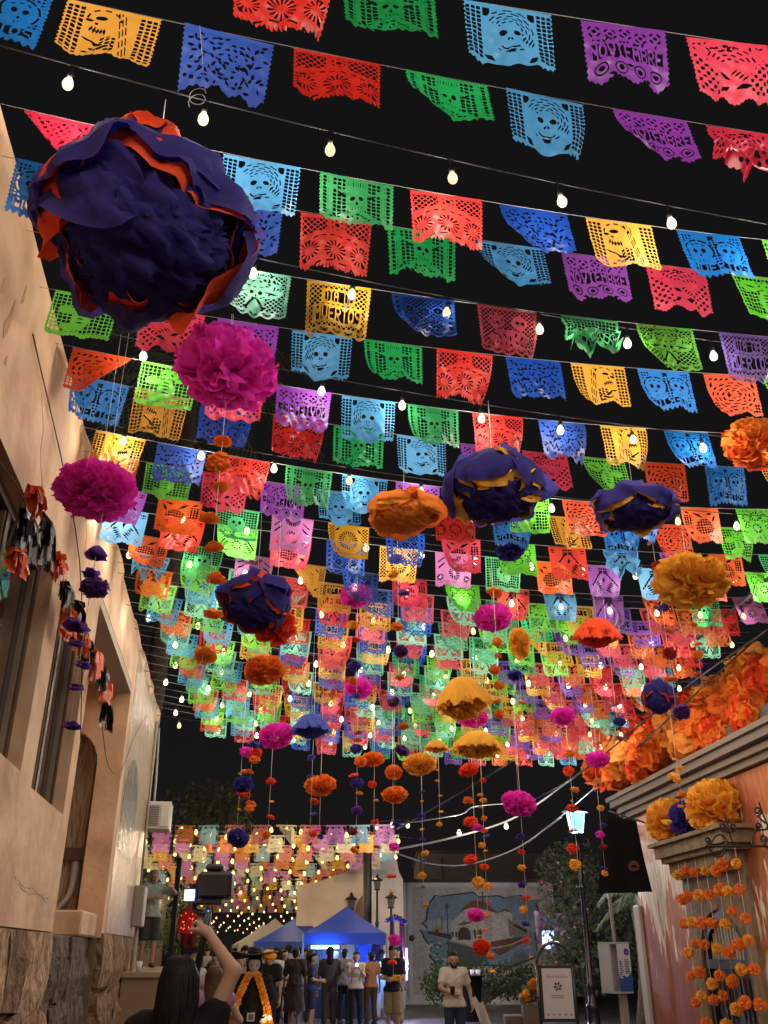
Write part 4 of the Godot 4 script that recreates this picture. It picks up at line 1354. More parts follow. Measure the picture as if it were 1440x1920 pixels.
	tube(jp, [lw(15.7, 2.58, 0.06), lw(15.7, 5.2, 0.03)], 0.018, 6)
	part("conduit", done(jp), mat("grey_metal"), jt)
	# air conditioner
	var ac := thing("air_conditioner", lw(16.3, 3.5, 0.2), "white window air conditioner jutting from the far corner of the plaster building", "air conditioner")
	var ab := begin(true)
	soft_box(ab, Vector3(15.95, 3.48, 0.004), Vector3(16.48, 3.92, 0.40), 0.015, f)
	part("casing", done(ab), mat("white_casing", lin(0.66, 0.60, 0.53), 0.4), ac)
	var gr := begin(true)
	for k in 12:
		box(gr, Vector3(15.935, 3.53 + k * 0.028, 0.03), Vector3(15.948, 3.545 + k * 0.028, 0.21), f)
	part("grille", done(gr), mat("grille_dark", lin(0.20, 0.17, 0.15), 0.6), ac)
	var ap := begin(true)
	soft_box(ap, Vector3(15.93, 3.52, 0.235), Vector3(15.95, 3.87, 0.38), 0.006, f)
	part("panel", done(ap), mat("white_casing"), ac)
	# garland of orange and black crepe tufts along the windows
	var gt := thing("crepe_garland", lw(4.85, 4.1, 0.1), "garland of orange and black crepe tassels draped over the dark windows", "garland")
	var tuft_spots := [[4.88, 4.08, "o", 0.06, 0.12], [4.82, 3.84, "k", 0.10, 0.19], [4.74, 3.64, "o", 0.09, 0.08], [5.31, 4.06, "k", 0.09, 0.2], [5.77, 4.03, "o", 0.09, 0.10], [6.19, 3.97, "k", 0.08, 0.13], [6.46, 3.88, "o", 0.08, 0.14], [6.84, 4.05, "k", 0.07, 0.14], [7.08, 3.93, "o", 0.07, 0.12], [7.41, 3.92, "k", 0.08, 0.15], [7.95, 4.0, "o", 0.08, 0.17], [8.44, 4.0, "k", 0.07, 0.14], [8.76, 3.96, "o", 0.08, 0.15], [9.03, 3.79, "k", 0.13, 0.15]]
	var gl := []
	for e in tuft_spots:
		gl.append(lw(e[0], e[1] + e[4] * 0.7, 0.06))
	var gc := begin()
	tube(gc, smooth_path(gl, 4), 0.008, 5)
	part("garland_cord", done(gc), mat("brown_cable"), gt)
	for e in tuft_spots:
		var st := begin(true)
		for k in 44:
			var a := rng.randf_range(-1.0, 1.0)
			var b := rng.randf_range(-0.5, 0.9)
			var top := Vector3(e[0] + rng.randf_range(-0.02, 0.02), e[1] + e[4] * 0.75, 0.06)
			var len_: float = rng.randf_range(0.5, 1.7) * e[4]
			var mid := top + Vector3(a * e[3] * 1.1, -len_ * 0.6, 0.05 + b * 0.05)
			var tip := top + Vector3(a * e[3] * 1.5, -len_ * 1.15, 0.05 + b * 0.07)
			var wd := Vector3(rng.randf_range(0.010, 0.030), rng.randf_range(-0.012, 0.012), rng.randf_range(-0.02, 0.02))
			quad(st, f * (top - wd * 0.3), f * (top + wd * 0.3), f * (mid + wd), f * (mid - wd))
			quad(st, f * (mid - wd), f * (mid + wd), f * (tip + wd * 0.8), f * (tip - wd * 0.9))
		part("orange_tassel" if e[2] == "o" else "black_tassel", done(st), mat("orange_crepe", lin(0.74, 0.115, 0.022), 0.35, 0.6, 0.3) if e[2] == "o" else mat("black_foil", lin(0.010, 0.009, 0.011), 0.28, 0.9), gt)

# ------------------------------------------------------------------ the terracotta building on the right
func build_right_building() -> void:
	var f := rf()
	var t := thing("terracotta_building", rw(14, 0, 0), "weathered terracotta building with a hooded doorway on the right", "building")
	var wall := mat("worn_terracotta", Color.WHITE, 0.6, 0.45)
	wall.albedo_texture = worn_wall_picture()
	wall.heightmap_enabled = true
	wall.heightmap_texture = wall.albedo_texture
	wall.heightmap_scale = 1.0
	var stone := mat("tan_stone", Color.WHITE, 0.8)
	stone.albedo_texture = noise_tex(0.015, 61, [[0.0, lin(0.15, 0.098, 0.055)], [0.5, lin(0.24, 0.165, 0.098)], [1.0, lin(0.33, 0.24, 0.15)]], 256, 5)
	triplanar(stone, Vector3(0.6, 0.6, 0.6))
	stone.heightmap_enabled = true
	stone.heightmap_texture = noise_tex(0.04, 62, [], 256)
	stone.heightmap_scale = 1.2
	var st := SurfaceTool.new()
	st.begin(Mesh.PRIMITIVE_TRIANGLES)
	for e in [[3.0, 14.2, 0.0, 4.0], [15.95, 18.8, 0.0, 4.0], [14.2, 15.95, 2.2, 4.0]]:
		var nq := int(ceil((e[1] - e[0]) / 0.5))
		for k in nq:
			var a: float = lerpf(e[0], e[1], float(k) / nq)
			var b: float = lerpf(e[0], e[1], float(k + 1) / nq)
			var uv := func(s: float, y: float) -> Vector2: return Vector2((maxf(s, 10.0) - 10.0) / 9.0 if s > 10.0 else (10.0 - s) / 9.0, 1.0 - y / 4.0)
			uv_quad(st, [rw(a, e[2], 0), rw(b, e[2], 0), rw(b, e[3], 0), rw(a, e[3], 0)], [uv.call(a, e[2]), uv.call(b, e[2]), uv.call(b, e[3]), uv.call(a, e[3])])
	# far end face
	uv_quad(st, [rw(18.8, 0, 0), rw(18.8, 0, -5), rw(18.8, 4, -5), rw(18.8, 4, 0)], [Vector2(0.9, 1), Vector2(0.4, 1), Vector2(0.4, 0), Vector2(0.9, 0)])
	st.generate_normals()
	part("wall", st, wall, t)
	var bk := begin(true)
	box(bk, Vector3(3.0, 0, -5.0), Vector3(18.78, 3.98, -4.8), f)
	box(bk, Vector3(3.0, 3.9, -5.0), Vector3(18.78, 3.98, -0.02), f)
	part("back_wall", done(bk), stone, t)
	var pil := begin(true)
	soft_box(pil, Vector3(18.70, 0, -0.3), Vector3(19.02, 2.45, 0.06), 0.02, f)
	part("corner_pilaster", done(pil), mat("pale_plaster", lin(0.58, 0.50, 0.47), 0.8), t)
	# cornice of stepped mouldings, parapet above
	var co := begin(true)
	for e in [[4.02, 4.12, 0.10], [4.123, 4.20, 0.18], [4.203, 4.24, 0.15], [4.243, 4.36, 0.28], [4.363, 4.44, 0.34]]:
		box(co, Vector3(2.9, e[0], -0.3), Vector3(18.8 + e[2], e[1], e[2]), f)
	part("cornice", done(co), mat("cornice_stone", lin(0.215, 0.16, 0.12), 0.75), t)
	var pa := begin(true)
	box(pa, Vector3(3.0, 4.443, -0.4), Vector3(18.8, 4.78, -0.06), f)
	part("parapet", done(pa), mat("parapet_stone", lin(0.14, 0.11, 0.09), 0.9), t)
	var bl := begin()
	for k in 26:
		var p := rw(18.95 + rng.randf_range(-0.12, 0.15), rng.randf_range(3.72, 4.15), rng.randf_range(-0.05, 0.2))
		lathe(bl, [Vector2(0, -0.05), Vector2(0.05, -0.02), Vector2(0.05, 0.03), Vector2(0, 0.05)], 6, Transform3D(Basis.from_euler(Vector3(rng.randf(), rng.randf(), rng.randf()) * 3.0), p))
	part("carved_bracket", done(bl), stone, t)
	# door surround: a flat band with an arched hole
	var sr := begin(true)
	var c := 15.07
	var half := 0.84
	var spring := 1.55
	box(sr, Vector3(13.9, 0, -0.1), Vector3(c - half, 2.95, 0.07), f)
	box(sr, Vector3(c + half, 0, -0.1), Vector3(16.3, 2.95, 0.07), f)
	var ap := PackedVector2Array([Vector2(c + half, 2.95), Vector2(c + half, spring)])
	for k in range(1, 17):
		var a := PI * k / 17.0
		ap.append(Vector2(c + half * cos(a), spring + 0.68 * sin(a)))
	ap.append(Vector2(c - half, spring))
	ap.append(Vector2(c - half, 2.95))
	prism(sr, ap, -0.1, 0.07, f)
	part("door_surround", done(sr), stone, t)
	var hd := begin(true)
	for e in [[2.72, 2.80, 0.16, 14.0, 16.25], [2.803, 2.97, 0.26, 13.9, 16.3], [2.973, 3.05, 0.36, 13.75, 16.36], [3.053, 3.23, 0.44, 13.62, 16.42], [3.233, 3.29, 0.52, 13.5, 16.5]]:
		box(hd, Vector3(e[3], e[0], -0.02), Vector3(e[4], e[1], e[2]), f)
	part("door_hood", done(hd), stone, t)
	# door with an arched grille over two panelled leaves
	var iron := mat("dark_iron", lin(0.012, 0.012, 0.012), 0.5)
	var black_wood := mat("black_door_wood", lin(0.018, 0.014, 0.012), 0.4)
	var df := begin(true)
	var ring := PackedVector2Array()
	for k in 17:
		var a := PI * k / 16.0
		ring.append(Vector2(c + half * 1.0 * cos(a), spring + 0.68 * sin(a)))
	for k in range(16, -1, -1):
		var a := PI * k / 16.0
		ring.append(Vector2(c + (half - 0.15) * cos(a), spring + 0.53 * sin(a)))
	prism(df, ring, -0.12, 0.03, f)
	box(df, Vector3(c - half, 1.42, -0.12), Vector3(c + half, 1.55, 0.04), f)
	box(df, Vector3(c - half, 0, -0.12), Vector3(c - half + 0.12, 1.42, 0.03), f)
	box(df, Vector3(c + half - 0.12, 0, -0.12), Vector3(c + half, 1.42, 0.03), f)
	var door := part("door", done(df), black_wood, t)
	for k in 12:
		var x := c - 0.61 + k * 0.11
		var top: float = spring + 0.52 * sqrt(maxf(0.02, 1.0 - pow((x - c) / 0.68, 2.0)))
		var b := begin(true)
		box(b, Vector3(x - 0.022, 1.55, -0.06), Vector3(x + 0.022, top, -0.02), f)
		mesh_node("slat", done(b).commit(), mat("pale_slat", lin(0.42, 0.38, 0.34), 0.6), door)
	for k in 2:
		var lf_ := begin(true)
		var x0 := c - half + 0.12 if k == 0 else c + 0.01
		var x1 := c - 0.01 if k == 0 else c + half - 0.12
		box(lf_, Vector3(x0, 0, -0.10), Vector3(x1, 1.42, -0.05), f)
		for q in 2:
			var y0 := 0.15 + q * 0.62
			soft_box(lf_, Vector3(x0 + 0.08, y0, -0.05), Vector3(x1 - 0.08, y0 + 0.5, -0.025), 0.012, f)
		for q in 3:
			box(lf_, Vector3(x0 + 0.16 + q * 0.15, 0.15, -0.025), Vector3(x0 + 0.19 + q * 0.15, 1.3, -0.01), f)
		mesh_node("door_leaf", done(lf_).commit(), black_wood, door)
	var bkd := begin(true)
	box(bkd, Vector3(14.0, 0, -0.6), Vector3(16.2, 2.4, -0.5), f)
	part("dark_interior", done(bkd), mat("dark_room"), t)
	# wrought iron bracket with scrolls in front of the hood
	var ib := thing("iron_bracket", Vector3(5.2, 2.95, -13.0), "wrought iron scroll bracket above the doorway on the right", "bracket")
	var pix := func(x: float, y: float) -> Vector3: return Vector3(4.66 + (x - 1355.0) * 0.0063, 3.44 - (y - 1510.0) * 0.0069, -13.0)
	var a1 := begin()
	tube(a1, [pix.call(1304, 1583), pix.call(1472, 1583)], 0.016, 6)
	tube(a1, [pix.call(1355, 1518), pix.call(1358, 1530), pix.call(1361, 1552), pix.call(1365, 1583)], [0.003, 0.018, 0.01, 0.01], 6)
	part("bar", done(a1), iron, ib)
	for e in [[1348, 1547, 8, 1.0, 1362, 1558], [1371, 1547, 8, -1.0, 1362, 1558], [1311, 1572, 7, 1.0, 1330, 1580], [1430, 1517, 9, 1.0, 1442, 1540], [1432, 1570, 9, 1.0, 1442, 1590], [1427, 1545, 7, -1.0, 1415, 1552]]:
		var b := begin()
		var pts := [pix.call(e[4], e[5])]
		for k in 22:
			var u := k / 21.0
			var ang: float = lerpf(PI * 0.6, -PI * 2.2, u) if e[3] > 0 else lerpf(PI * 0.4, PI * 3.2, u)
			var r: float = e[2] * (1.0 - 0.72 * u)
			pts.append(pix.call(e[0] + r * cos(ang), e[1] + r * sin(ang)))
		tube(b, pts, 0.013, 5)
		part("scroll", done(b), iron, ib)
	for e in [[1318, 1578, 1328, 1566, 1342, 1562, 1352, 1574, 1340, 1590, 1322, 1596, 1310, 1586], [1404, 1583, 1412, 1562, 1424, 1554, 1440, 1552, 1452, 1545], [1436, 1500, 1440, 1520, 1446, 1545, 1448, 1583], [1345, 1588, 1338, 1600, 1326, 1602, 1316, 1594]]:
		var b := begin()
		var pts := []
		for k in range(0, e.size(), 2):
			pts.append(pix.call(e[k], e[k + 1]))
		tube(b, smooth_path(pts), 0.013, 5)
		part("stem", done(b), iron, ib)
	# black fabric awning on a rod, with a printed pair of lips
	var aw := thing("black_awning", Vector3(4.9, 3.7, -17.3), "black fabric awning panel with a faint red lips emblem beside the lamp post", "awning")
	var cl := begin()
	var P := func(u: float, v: float) -> Vector3:
		var a := Vector3(4.16, 3.93, -17.62).lerp(Vector3(4.66, 3.83, -17.55), u)
		var b := Vector3(3.74, 2.57, -17.2).lerp(Vector3(4.70, 2.60, -17.2), u)
		return a.lerp(b, v) + Vector3(0, 0, 0.03 * sin(u * 9.0) * v - 0.05 * sin(v * PI))
	for j in 8:
		for i in 8:
			quad(cl, P.call(i / 8.0, j / 8.0), P.call((i + 1) / 8.0, j / 8.0), P.call((i + 1) / 8.0, (j + 1) / 8.0), P.call(i / 8.0, (j + 1) / 8.0))
			quad(cl, P.call(i / 8.0, j / 8.0) + Vector3(0, 0, -0.012), P.call(i / 8.0, (j + 1) / 8.0) + Vector3(0, 0, -0.012), P.call((i + 1) / 8.0, (j + 1) / 8.0) + Vector3(0, 0, -0.012), P.call((i + 1) / 8.0, j / 8.0) + Vector3(0, 0, -0.012))
	part("cloth", done(cl), mat("black_cloth", lin(0.006, 0.006, 0.006), 0.95, 0.2), aw)
	var lp := begin(true)
	var lips := PackedVector2Array()
	for k in 20:
		var a := TAU * k / 20.0
		lips.append(Vector2(0.10 * cos(a), 0.085 * sin(a) - 0.012 * cos(2.0 * a)))
	for k in range(20, -1, -1):
		var a := TAU * k / 20.0
		lips.append(Vector2(0.055 * cos(a), 0.024 * sin(a)))
	prism(lp, lips, 0, 0.003, Transform3D(Basis(Vector3.RIGHT, 0.15), Vector3(4.44, 3.02, -17.24)))
	part("lips_emblem", done(lp), mat("lips_red", lin(0.16, 0.03, 0.02), 0.8), aw)
	var rd := begin()
	tube(rd, [Vector3(4.22, 4.03, -17.75), Vector3(5.0, 3.66, -17.2)], 0.014, 6)
	tube(rd, [Vector3(4.6, 3.88, -17.48), Vector3(4.99, 3.95, -17.2)], 0.008, 5)
	part("rod", done(rd), iron, aw)

# ------------------------------------------------------------------ buildings at the end of the street
func build_far_buildings() -> void:
	var white := mat("white_wall", Color.WHITE, 0.8)
	white.albedo_texture = noise_tex(0.01, 71, [[0.0, lin(0.60, 0.56, 0.54)], [1.0, lin(0.76, 0.72, 0.70)]], 256)
	triplanar(white, Vector3(0.3, 0.3, 0.3))
	# mural house
	var mh := thing("mural_house", Vector3(3.4, 0, -36.2), "low white house with a village mural painted as a hole in its wall", "building")
	var w := begin(true)
	box(w, Vector3(0.72, 0, -42), Vector3(6.2, 3.95, -36.0))
	part("wall", done(w), white, mh)
	var cp := begin(true)
	box(cp, Vector3(0.66, 3.953, -42), Vector3(6.26, 4.06, -35.93))
	part("coping", done(cp), mat("dark_coping", lin(0.06, 0.05, 0.05), 0.8), mh)
	var mu := SurfaceTool.new()
	mu.begin(Mesh.PRIMITIVE_TRIANGLES)
	uv_quad(mu, [Vector3(1.02, 0.30, -35.994), Vector3(6.12, 0.30, -35.994), Vector3(6.12, 3.80, -35.994), Vector3(1.02, 3.80, -35.994)], [Vector2(0, 1), Vector2(1, 1), Vector2(1, 0), Vector2(0, 0)])
	mu.generate_normals()
	var mm := mat("village_mural", Color(1, 1, 1), 0.7)
	mm.albedo_texture = mural_picture()
	part("village_mural", mu, mm, mh)
	var vt := begin()
	lathe(vt, [Vector2(0.0, 0.0), Vector2(0.09, 0.0), Vector2(0.1, 0.04), Vector2(0.06, 0.05), Vector2(0, 0.05)], 14, Transform3D(Basis(Vector3.RIGHT, PI / 2), Vector3(1.0, 2.1, -35.99)))
	part("round_vent", done(vt), mat("dark_iron"), mh)
	var wp := begin()
	tube(wp, [Vector3(0.86, 0.2, -35.94), Vector3(0.86, 3.94, -35.94)], 0.03, 6)
	part("downpipe", done(wp), white, mh)
	# grey block behind
	var gb := thing("grey_block", Vector3(5.5, 0, -46), "dark grey concrete building looming behind the mural house", "building")
	var g := begin(true)
	box(g, Vector3(1.6, 0, -52), Vector3(9.5, 5.7, -44))
	part("wall", done(g), mat("grey_concrete", lin(0.15, 0.13, 0.12), 0.9), gb)
	var gp := begin(true)
	for k in 4:
		box(gp, Vector3(2.6 + k * 1.9, 0, -44.0), Vector3(2.66 + k * 1.9, 5.5, -43.95))
	box(gp, Vector3(1.5, 5.703, -52), Vector3(9.6, 5.82, -43.9))
	part("wall_joint", done(gp), mat("grey_joint", lin(0.08, 0.07, 0.065), 0.9), gb)
	# church front with a raking white buttress
	var ch := thing("church_front", Vector3(-0.8, 0, -34.2), "cream church front with an arched door and a white buttress behind the tents", "building")
	var cw := begin(true)
	prism(cw, PackedVector2Array([Vector2(-3.0, 0), Vector2(-0.6, 0), Vector2(-0.6, 4.5), Vector2(-1.4, 4.15), Vector2(-2.3, 3.85), Vector2(-3.0, 3.75)]), -38.0, -34.0)
	part("wall", done(cw), mat("church_cream", lin(0.66, 0.53, 0.41), 0.85), ch)
	var cb := begin(true)
	prism(cb, PackedVector2Array([Vector2(-0.6, 0), Vector2(0.70, 0), Vector2(0.66, 3.9), Vector2(0.52, 4.15), Vector2(0.40, 4.75), Vector2(0.15, 5.25), Vector2(-0.6, 5.35)]), -38.0, -33.8)
	part("buttress", done(cb), white, ch)
	var ca := begin(true)
	var ap := PackedVector2Array([Vector2(-1.0, 0), Vector2(-0.602, 0), Vector2(-0.602, 3.45)])
	for k in 7:
		var a := PI / 2.0 + PI / 2.0 * k / 6.0
		ap.append(Vector2(-0.602 + 0.398 * cos(a), 2.75 + 0.7 * sin(a)))
	prism(ca, ap, -34.0, -33.96)
	part("arched_door", done(ca), mat("church_door", lin(0.22, 0.12, 0.08), 0.7), ch)
	var wl := thing("wall_lantern", Vector3(-1.12, 3.0, -33.9), "unlit iron lantern on the cream church wall", "lantern")
	lantern(wl, Vector3(-1.12, 2.95, -33.85), 0.26, false)
	# plain dark houses down the far left, behind the trees
	for e in [[-13.0, -9.4, 4.2, -30.0, "low dark house beyond the plaster building, behind the stage"], [-16.5, -11.0, 4.6, -44.0, "dark house far down the left side of the street"], [-7.5, -2.2, 3.6, -88.0, "distant pale house closing the end of the street"]]:
		var h := thing("far_house", Vector3((e[0] + e[1]) / 2, 0, e[3]), e[4], "building", "dark houses down the street")
		var b := begin(true)
		box(b, Vector3(e[0], 0, e[3] - 6), Vector3(e[1], e[2], e[3]))
		part("wall", done(b), mat("dark_house", lin(0.22, 0.17, 0.14), 0.9), h)
		var r := begin(true)
		box(r, Vector3(e[0] - 0.15, e[2] + 0.003, e[3] - 6.1), Vector3(e[1] + 0.15, e[2] + 0.16, e[3] + 0.12))
		part("roof", done(r), mat("dark_roof", lin(0.07, 0.05, 0.04), 0.9), h)

# a four-sided street lantern, built upward from its base point
func lantern(t: Node3D, at: Vector3, w: float, lit: bool) -> void:
	var iron := mat("dark_iron")
	var h := w * 1.2
	var fr := begin(true)
	var b := w * 0.32
	var c := w * 0.5
	for k in 4:
		var a := PI / 4 + k * PI / 2
		var p0 := at + Vector3(cos(a) * b * 1.3, 0.03, sin(a) * b * 1.3)
		var p1 := at + Vector3(cos(a) * c * 1.3, h, sin(a) * c * 1.3)
		tube(fr, [p0, p1], 0.012, 4)
	lathe(fr, [Vector2(0, 0), Vector2(b * 1.4, 0.0), Vector2(b * 1.4, 0.03), Vector2(0, 0.03)], 4, Transform3D(Basis.IDENTITY, at))
	lathe(fr, [Vector2(c * 1.5, h), Vector2(c * 1.6, h + 0.03), Vector2(c * 1.2, h + w * 0.25), Vector2(c * 0.5, h + w * 0.45), Vector2(c * 0.35, h + w * 0.6), Vector2(c * 0.5, h + w * 0.7), Vector2(0.02, h + w * 0.85), Vector2(0.0, h + w * 1.1)], 8, Transform3D(Basis.IDENTITY, at))
	part("lantern_frame", done(fr), iron, t)
	var gl := begin(true)
	for k in 4:
		var a := PI / 4 + k * PI / 2
		var a2 := a + PI / 2
		quad(gl, at + Vector3(cos(a) * b * 1.25, 0.035, sin(a) * b * 1.25), at + Vector3(cos(a2) * b * 1.25, 0.035, sin(a2) * b * 1.25), at + Vector3(cos(a2) * c * 1.25, h - 0.005, sin(a2) * c * 1.25), at + Vector3(cos(a) * c * 1.25, h - 0.005, sin(a) * c * 1.25))
	if lit:
		part("lantern_glass", done(gl), glow("lantern_glow", Color(0.45, 0.80, 1.0), 1.5), t)
		lamp(t, at + Vector3(0, h * 0.5, 0) - t.position, Color(0.88, 0.93, 1.0), 16.0, 0.08)
	else:
		part("lantern_glass", done(gl), mat("dull_glass", lin(0.10, 0.09, 0.08), 0.2), t)

# ------------------------------------------------------------------ trees and shrubs
func leaf_cloud(st: SurfaceTool, clumps: Array, n: int, size: float, r: RandomNumberGenerator) -> void:
	for k in n:
		var c: Array = clumps[r.randi() % clumps.size()]
		var dir := Vector3(r.randfn(), r.randfn(), r.randfn()).normalized()
		var p: Vector3 = c[0] + dir * c[1] * pow(r.randf(), 0.4)
		var s := size * r.randf_range(0.6, 1.3)
		var b := Basis.from_euler(Vector3(r.randf_range(-1.2, 1.2), r.randf() * TAU, r.randf_range(-1.0, 1.0)))
		quad(st, p, p + b * Vector3(s * 0.3, s * 0.08, s * 0.5), p + b * Vector3(0, 0, s), p + b * Vector3(-s * 0.3, s * 0.08, s * 0.5))

func palm(at: Vector3, top: Vector3, fronds: int, reach: float, label: String, r: RandomNumberGenerator) -> void:
	var t := thing("palm_tree", at, label, "palm tree", "palm trees beside the street")
	var tr := begin()
	var pts := []
	var rad := []
	for k in 25:
		var u := k / 24.0
		pts.append(at.lerp(top, u) + Vector3(0.15 * sin(u * 3.0), 0, 0))
		rad.append(lerpf(0.24, 0.15, u) + 0.018 * (k % 2))
	tube(tr, pts, rad, 9)
	var bark := mat("palm_bark", Color.WHITE, 0.9)
	if bark.albedo_texture == null:
		bark.albedo_texture = noise_tex(0.03, 81, [[0.0, lin(0.04, 0.028, 0.018)], [1.0, lin(0.16, 0.12, 0.08)]], 256)
		triplanar(bark, Vector3(2.0, 0.8, 2.0))
	part("trunk", done(tr), bark, t)
	for k in fronds:
		var a := TAU * k / fronds + r.randf_range(-0.2, 0.2)
		var rise := r.randf_range(-0.3, 0.9)
		var st := begin(true)
		var spine := []
		for q in 13:
			var u := q / 12.0
			spine.append(top + Vector3(cos(a), 0, sin(a)) * reach * (u - 0.15 * u * u) + Vector3(0, reach * (rise * u - (0.55 + rise * 0.5) * u * u), 0))
		tube(st, spine, 0.02, 4)
		var side := Vector3(-sin(a), 0, cos(a))
		for q in range(1, 26):
			var u := q / 26.0
			var p: Vector3 = spine[int(u * 12.0)].lerp(spine[mini(12, int(u * 12.0) + 1)], fposmod(u * 12.0, 1.0))
			var fwd := (spine[mini(12, int(u * 12.0) + 1)] - spine[int(u * 12.0)] as Vector3).normalized()
			for s in [-1.0, 1.0]:
				var l := reach * 0.26 * (1.0 - 0.6 * u)
				var tip: Vector3 = p + side * s * l * 0.75 + fwd * l * 0.5 + Vector3(0, -l * r.randf_range(0.3, 0.7), 0)
				tri(st, p + fwd * 0.025, p - fwd * 0.025, tip)
		part("frond", done(st), mat("palm_green", lin(0.05, 0.065, 0.028), 0.6, 0.5, 0.2), t)

func build_trees() -> void:
	var r := RandomNumberGenerator.new()
	r.seed = 77
	var bark := mat("bark", lin(0.06, 0.045, 0.03), 0.9)
	palm(Vector3(-4.9, 0, -17.8), Vector3(-4.4, 13.6, -17.4), 15, 3.6, "tall palm behind the plaster building, its fronds dim above the banners", r)
	palm(Vector3(5.78, 0, -23.0), Vector3(5.85, 2.75, -23.0), 11, 1.1, "short palm with a rough trunk behind the telephone kiosk", r)
	var specs := [
		["leafy_tree", Vector3(-8.2, 0, -42), 5.6, [[Vector3(-8.4, 6.2, -42), 2.2], [Vector3(-6.6, 5.4, -41.5), 1.7], [Vector3(-9.8, 5.2, -42.4), 1.8], [Vector3(-7.4, 7.2, -42.3), 1.4]], 3200, 0.26, lin(0.050, 0.062, 0.034), "dark leafy tree rising above the far left banners"],
		["leafy_tree", Vector3(-5.35, 0, -27.5), 2.0, [[Vector3(-5.5, 2.75, -27.5), 0.6], [Vector3(-5.1, 2.1, -27.3), 0.5], [Vector3(-5.8, 2.1, -27.6), 0.5], [Vector3(-5.3, 1.4, -27.2), 0.4]], 1700, 0.12, lin(0.085, 0.105, 0.035), "small green tree lit by the bulbs behind the raised camera"],
		["leafy_tree", Vector3(-9.6, 0, -37), 2.2, [[Vector3(-9.5, 3.0, -37), 1.1], [Vector3(-8.8, 2.4, -36.8), 0.8], [Vector3(-10.2, 2.3, -37), 0.8]], 1800, 0.17, lin(0.06, 0.075, 0.03), "round green tree farther down the street under the bulbs"],
		["flowering_shrub", Vector3(5.6, 0, -28), 2.4, [[Vector3(5.3, 3.6, -28), 1.0], [Vector3(6.3, 3.0, -28), 1.1], [Vector3(5.2, 2.4, -27.6), 0.9], [Vector3(6.0, 1.6, -27.5), 1.0], [Vector3(4.9, 1.3, -27.2), 0.8], [Vector3(7.0, 2.2, -28), 1.0]], 4200, 0.16, lin(0.042, 0.052, 0.024), "tall dark flowering shrub behind the lit lamp post"],
		["hedge", Vector3(2.9, 0, -31), 0.4, [[Vector3(1.6, 0.75, -31), 0.55], [Vector3(2.3, 0.85, -31), 0.6], [Vector3(3.0, 0.8, -31), 0.6], [Vector3(3.7, 0.85, -31), 0.6], [Vector3(4.3, 0.8, -31), 0.55]], 3000, 0.12, lin(0.035, 0.055, 0.022), "low dark green hedge under the painted mural"]]
	for e in specs:
		var t := thing(e[0], e[1], e[7], "hedge" if e[0] == "hedge" else "shrub" if e[0] == "flowering_shrub" else "tree")
		var tr := begin()
		for c in e[3]:
			var mid: Vector3 = e[1] + Vector3(0, e[2] * 0.6, 0)
			tube(tr, smooth_path([e[1], mid, (mid + c[0]) / 2.0 + Vector3(0.05, 0.1, 0), c[0]], 3), [0.12, 0.11, 0.105, 0.1, 0.09, 0.08, 0.07, 0.05, 0.04, 0.03], 6)
		part("trunk", done(tr), bark, t)
		var st := begin(true)
		leaf_cloud(st, e[3], e[4], e[5], r)
		part("crown", done(st), mat("leaf_%s" % e[7].left(12), e[6], 0.6, 0.4, 0.25), t)
		if e[0] == "flowering_shrub":
			var fl := begin(true)
			leaf_cloud(fl, e[3], 160, 0.13, r)
			part("blossom", done(fl), mat("pink_blossom", lin(0.42, 0.07, 0.10), 0.8, 0.4, 0.3), t)
			var wl := begin(true)
			leaf_cloud(wl, e[3].slice(0, 3), 60, 0.10, r)
			part("blossom", done(wl), mat("white_blossom", lin(0.5, 0.45, 0.36), 0.8, 0.4, 0.3), t)

# ------------------------------------------------------------------ tissue paper flowers
var TISSUE := {
	"o": [lin(0.94, 0.27, 0.04), "orange"], "y": [lin(0.95, 0.47, 0.055), "marigold yellow"], "r": [lin(0.86, 0.085, 0.028), "red-orange"],
	"n": [lin(0.036, 0.030, 0.165), "navy"], "b": [lin(0.10, 0.12, 0.48), "blue"], "m": [lin(0.93, 0.055, 0.62), "magenta"], "p": [lin(0.042, 0.016, 0.075), "dark purple"],
	"s": [lin(0.92, 0.36, 0.07), "light orange"], "q": [lin(0.84, 0.19, 0.03), "deep orange"], "d": [lin(0.26, 0.018, 0.03), "dark red"], "k": [lin(0.018, 0.010, 0.018), "black"], "a": [lin(0.80, 0.40, 0.24), "peach"]}

func tissue(c: String) -> StandardMaterial3D:
	var m := mat("tissue_" + c, TISSUE[c][0], 0.85, 0.25, 0.5)
	if not m.heightmap_enabled:
		m.heightmap_enabled = true
		if not mats.has("_crepe"):
			var holder := StandardMaterial3D.new()
			holder.albedo_texture = noise_tex(0.03, 91, [], 256, 4)
			mats["_crepe"] = holder
		m.heightmap_texture = mats["_crepe"].albedo_texture
		m.heightmap_scale = 0.7
		triplanar(m, Vector3(3.0, 3.0, 3.0))
	return m

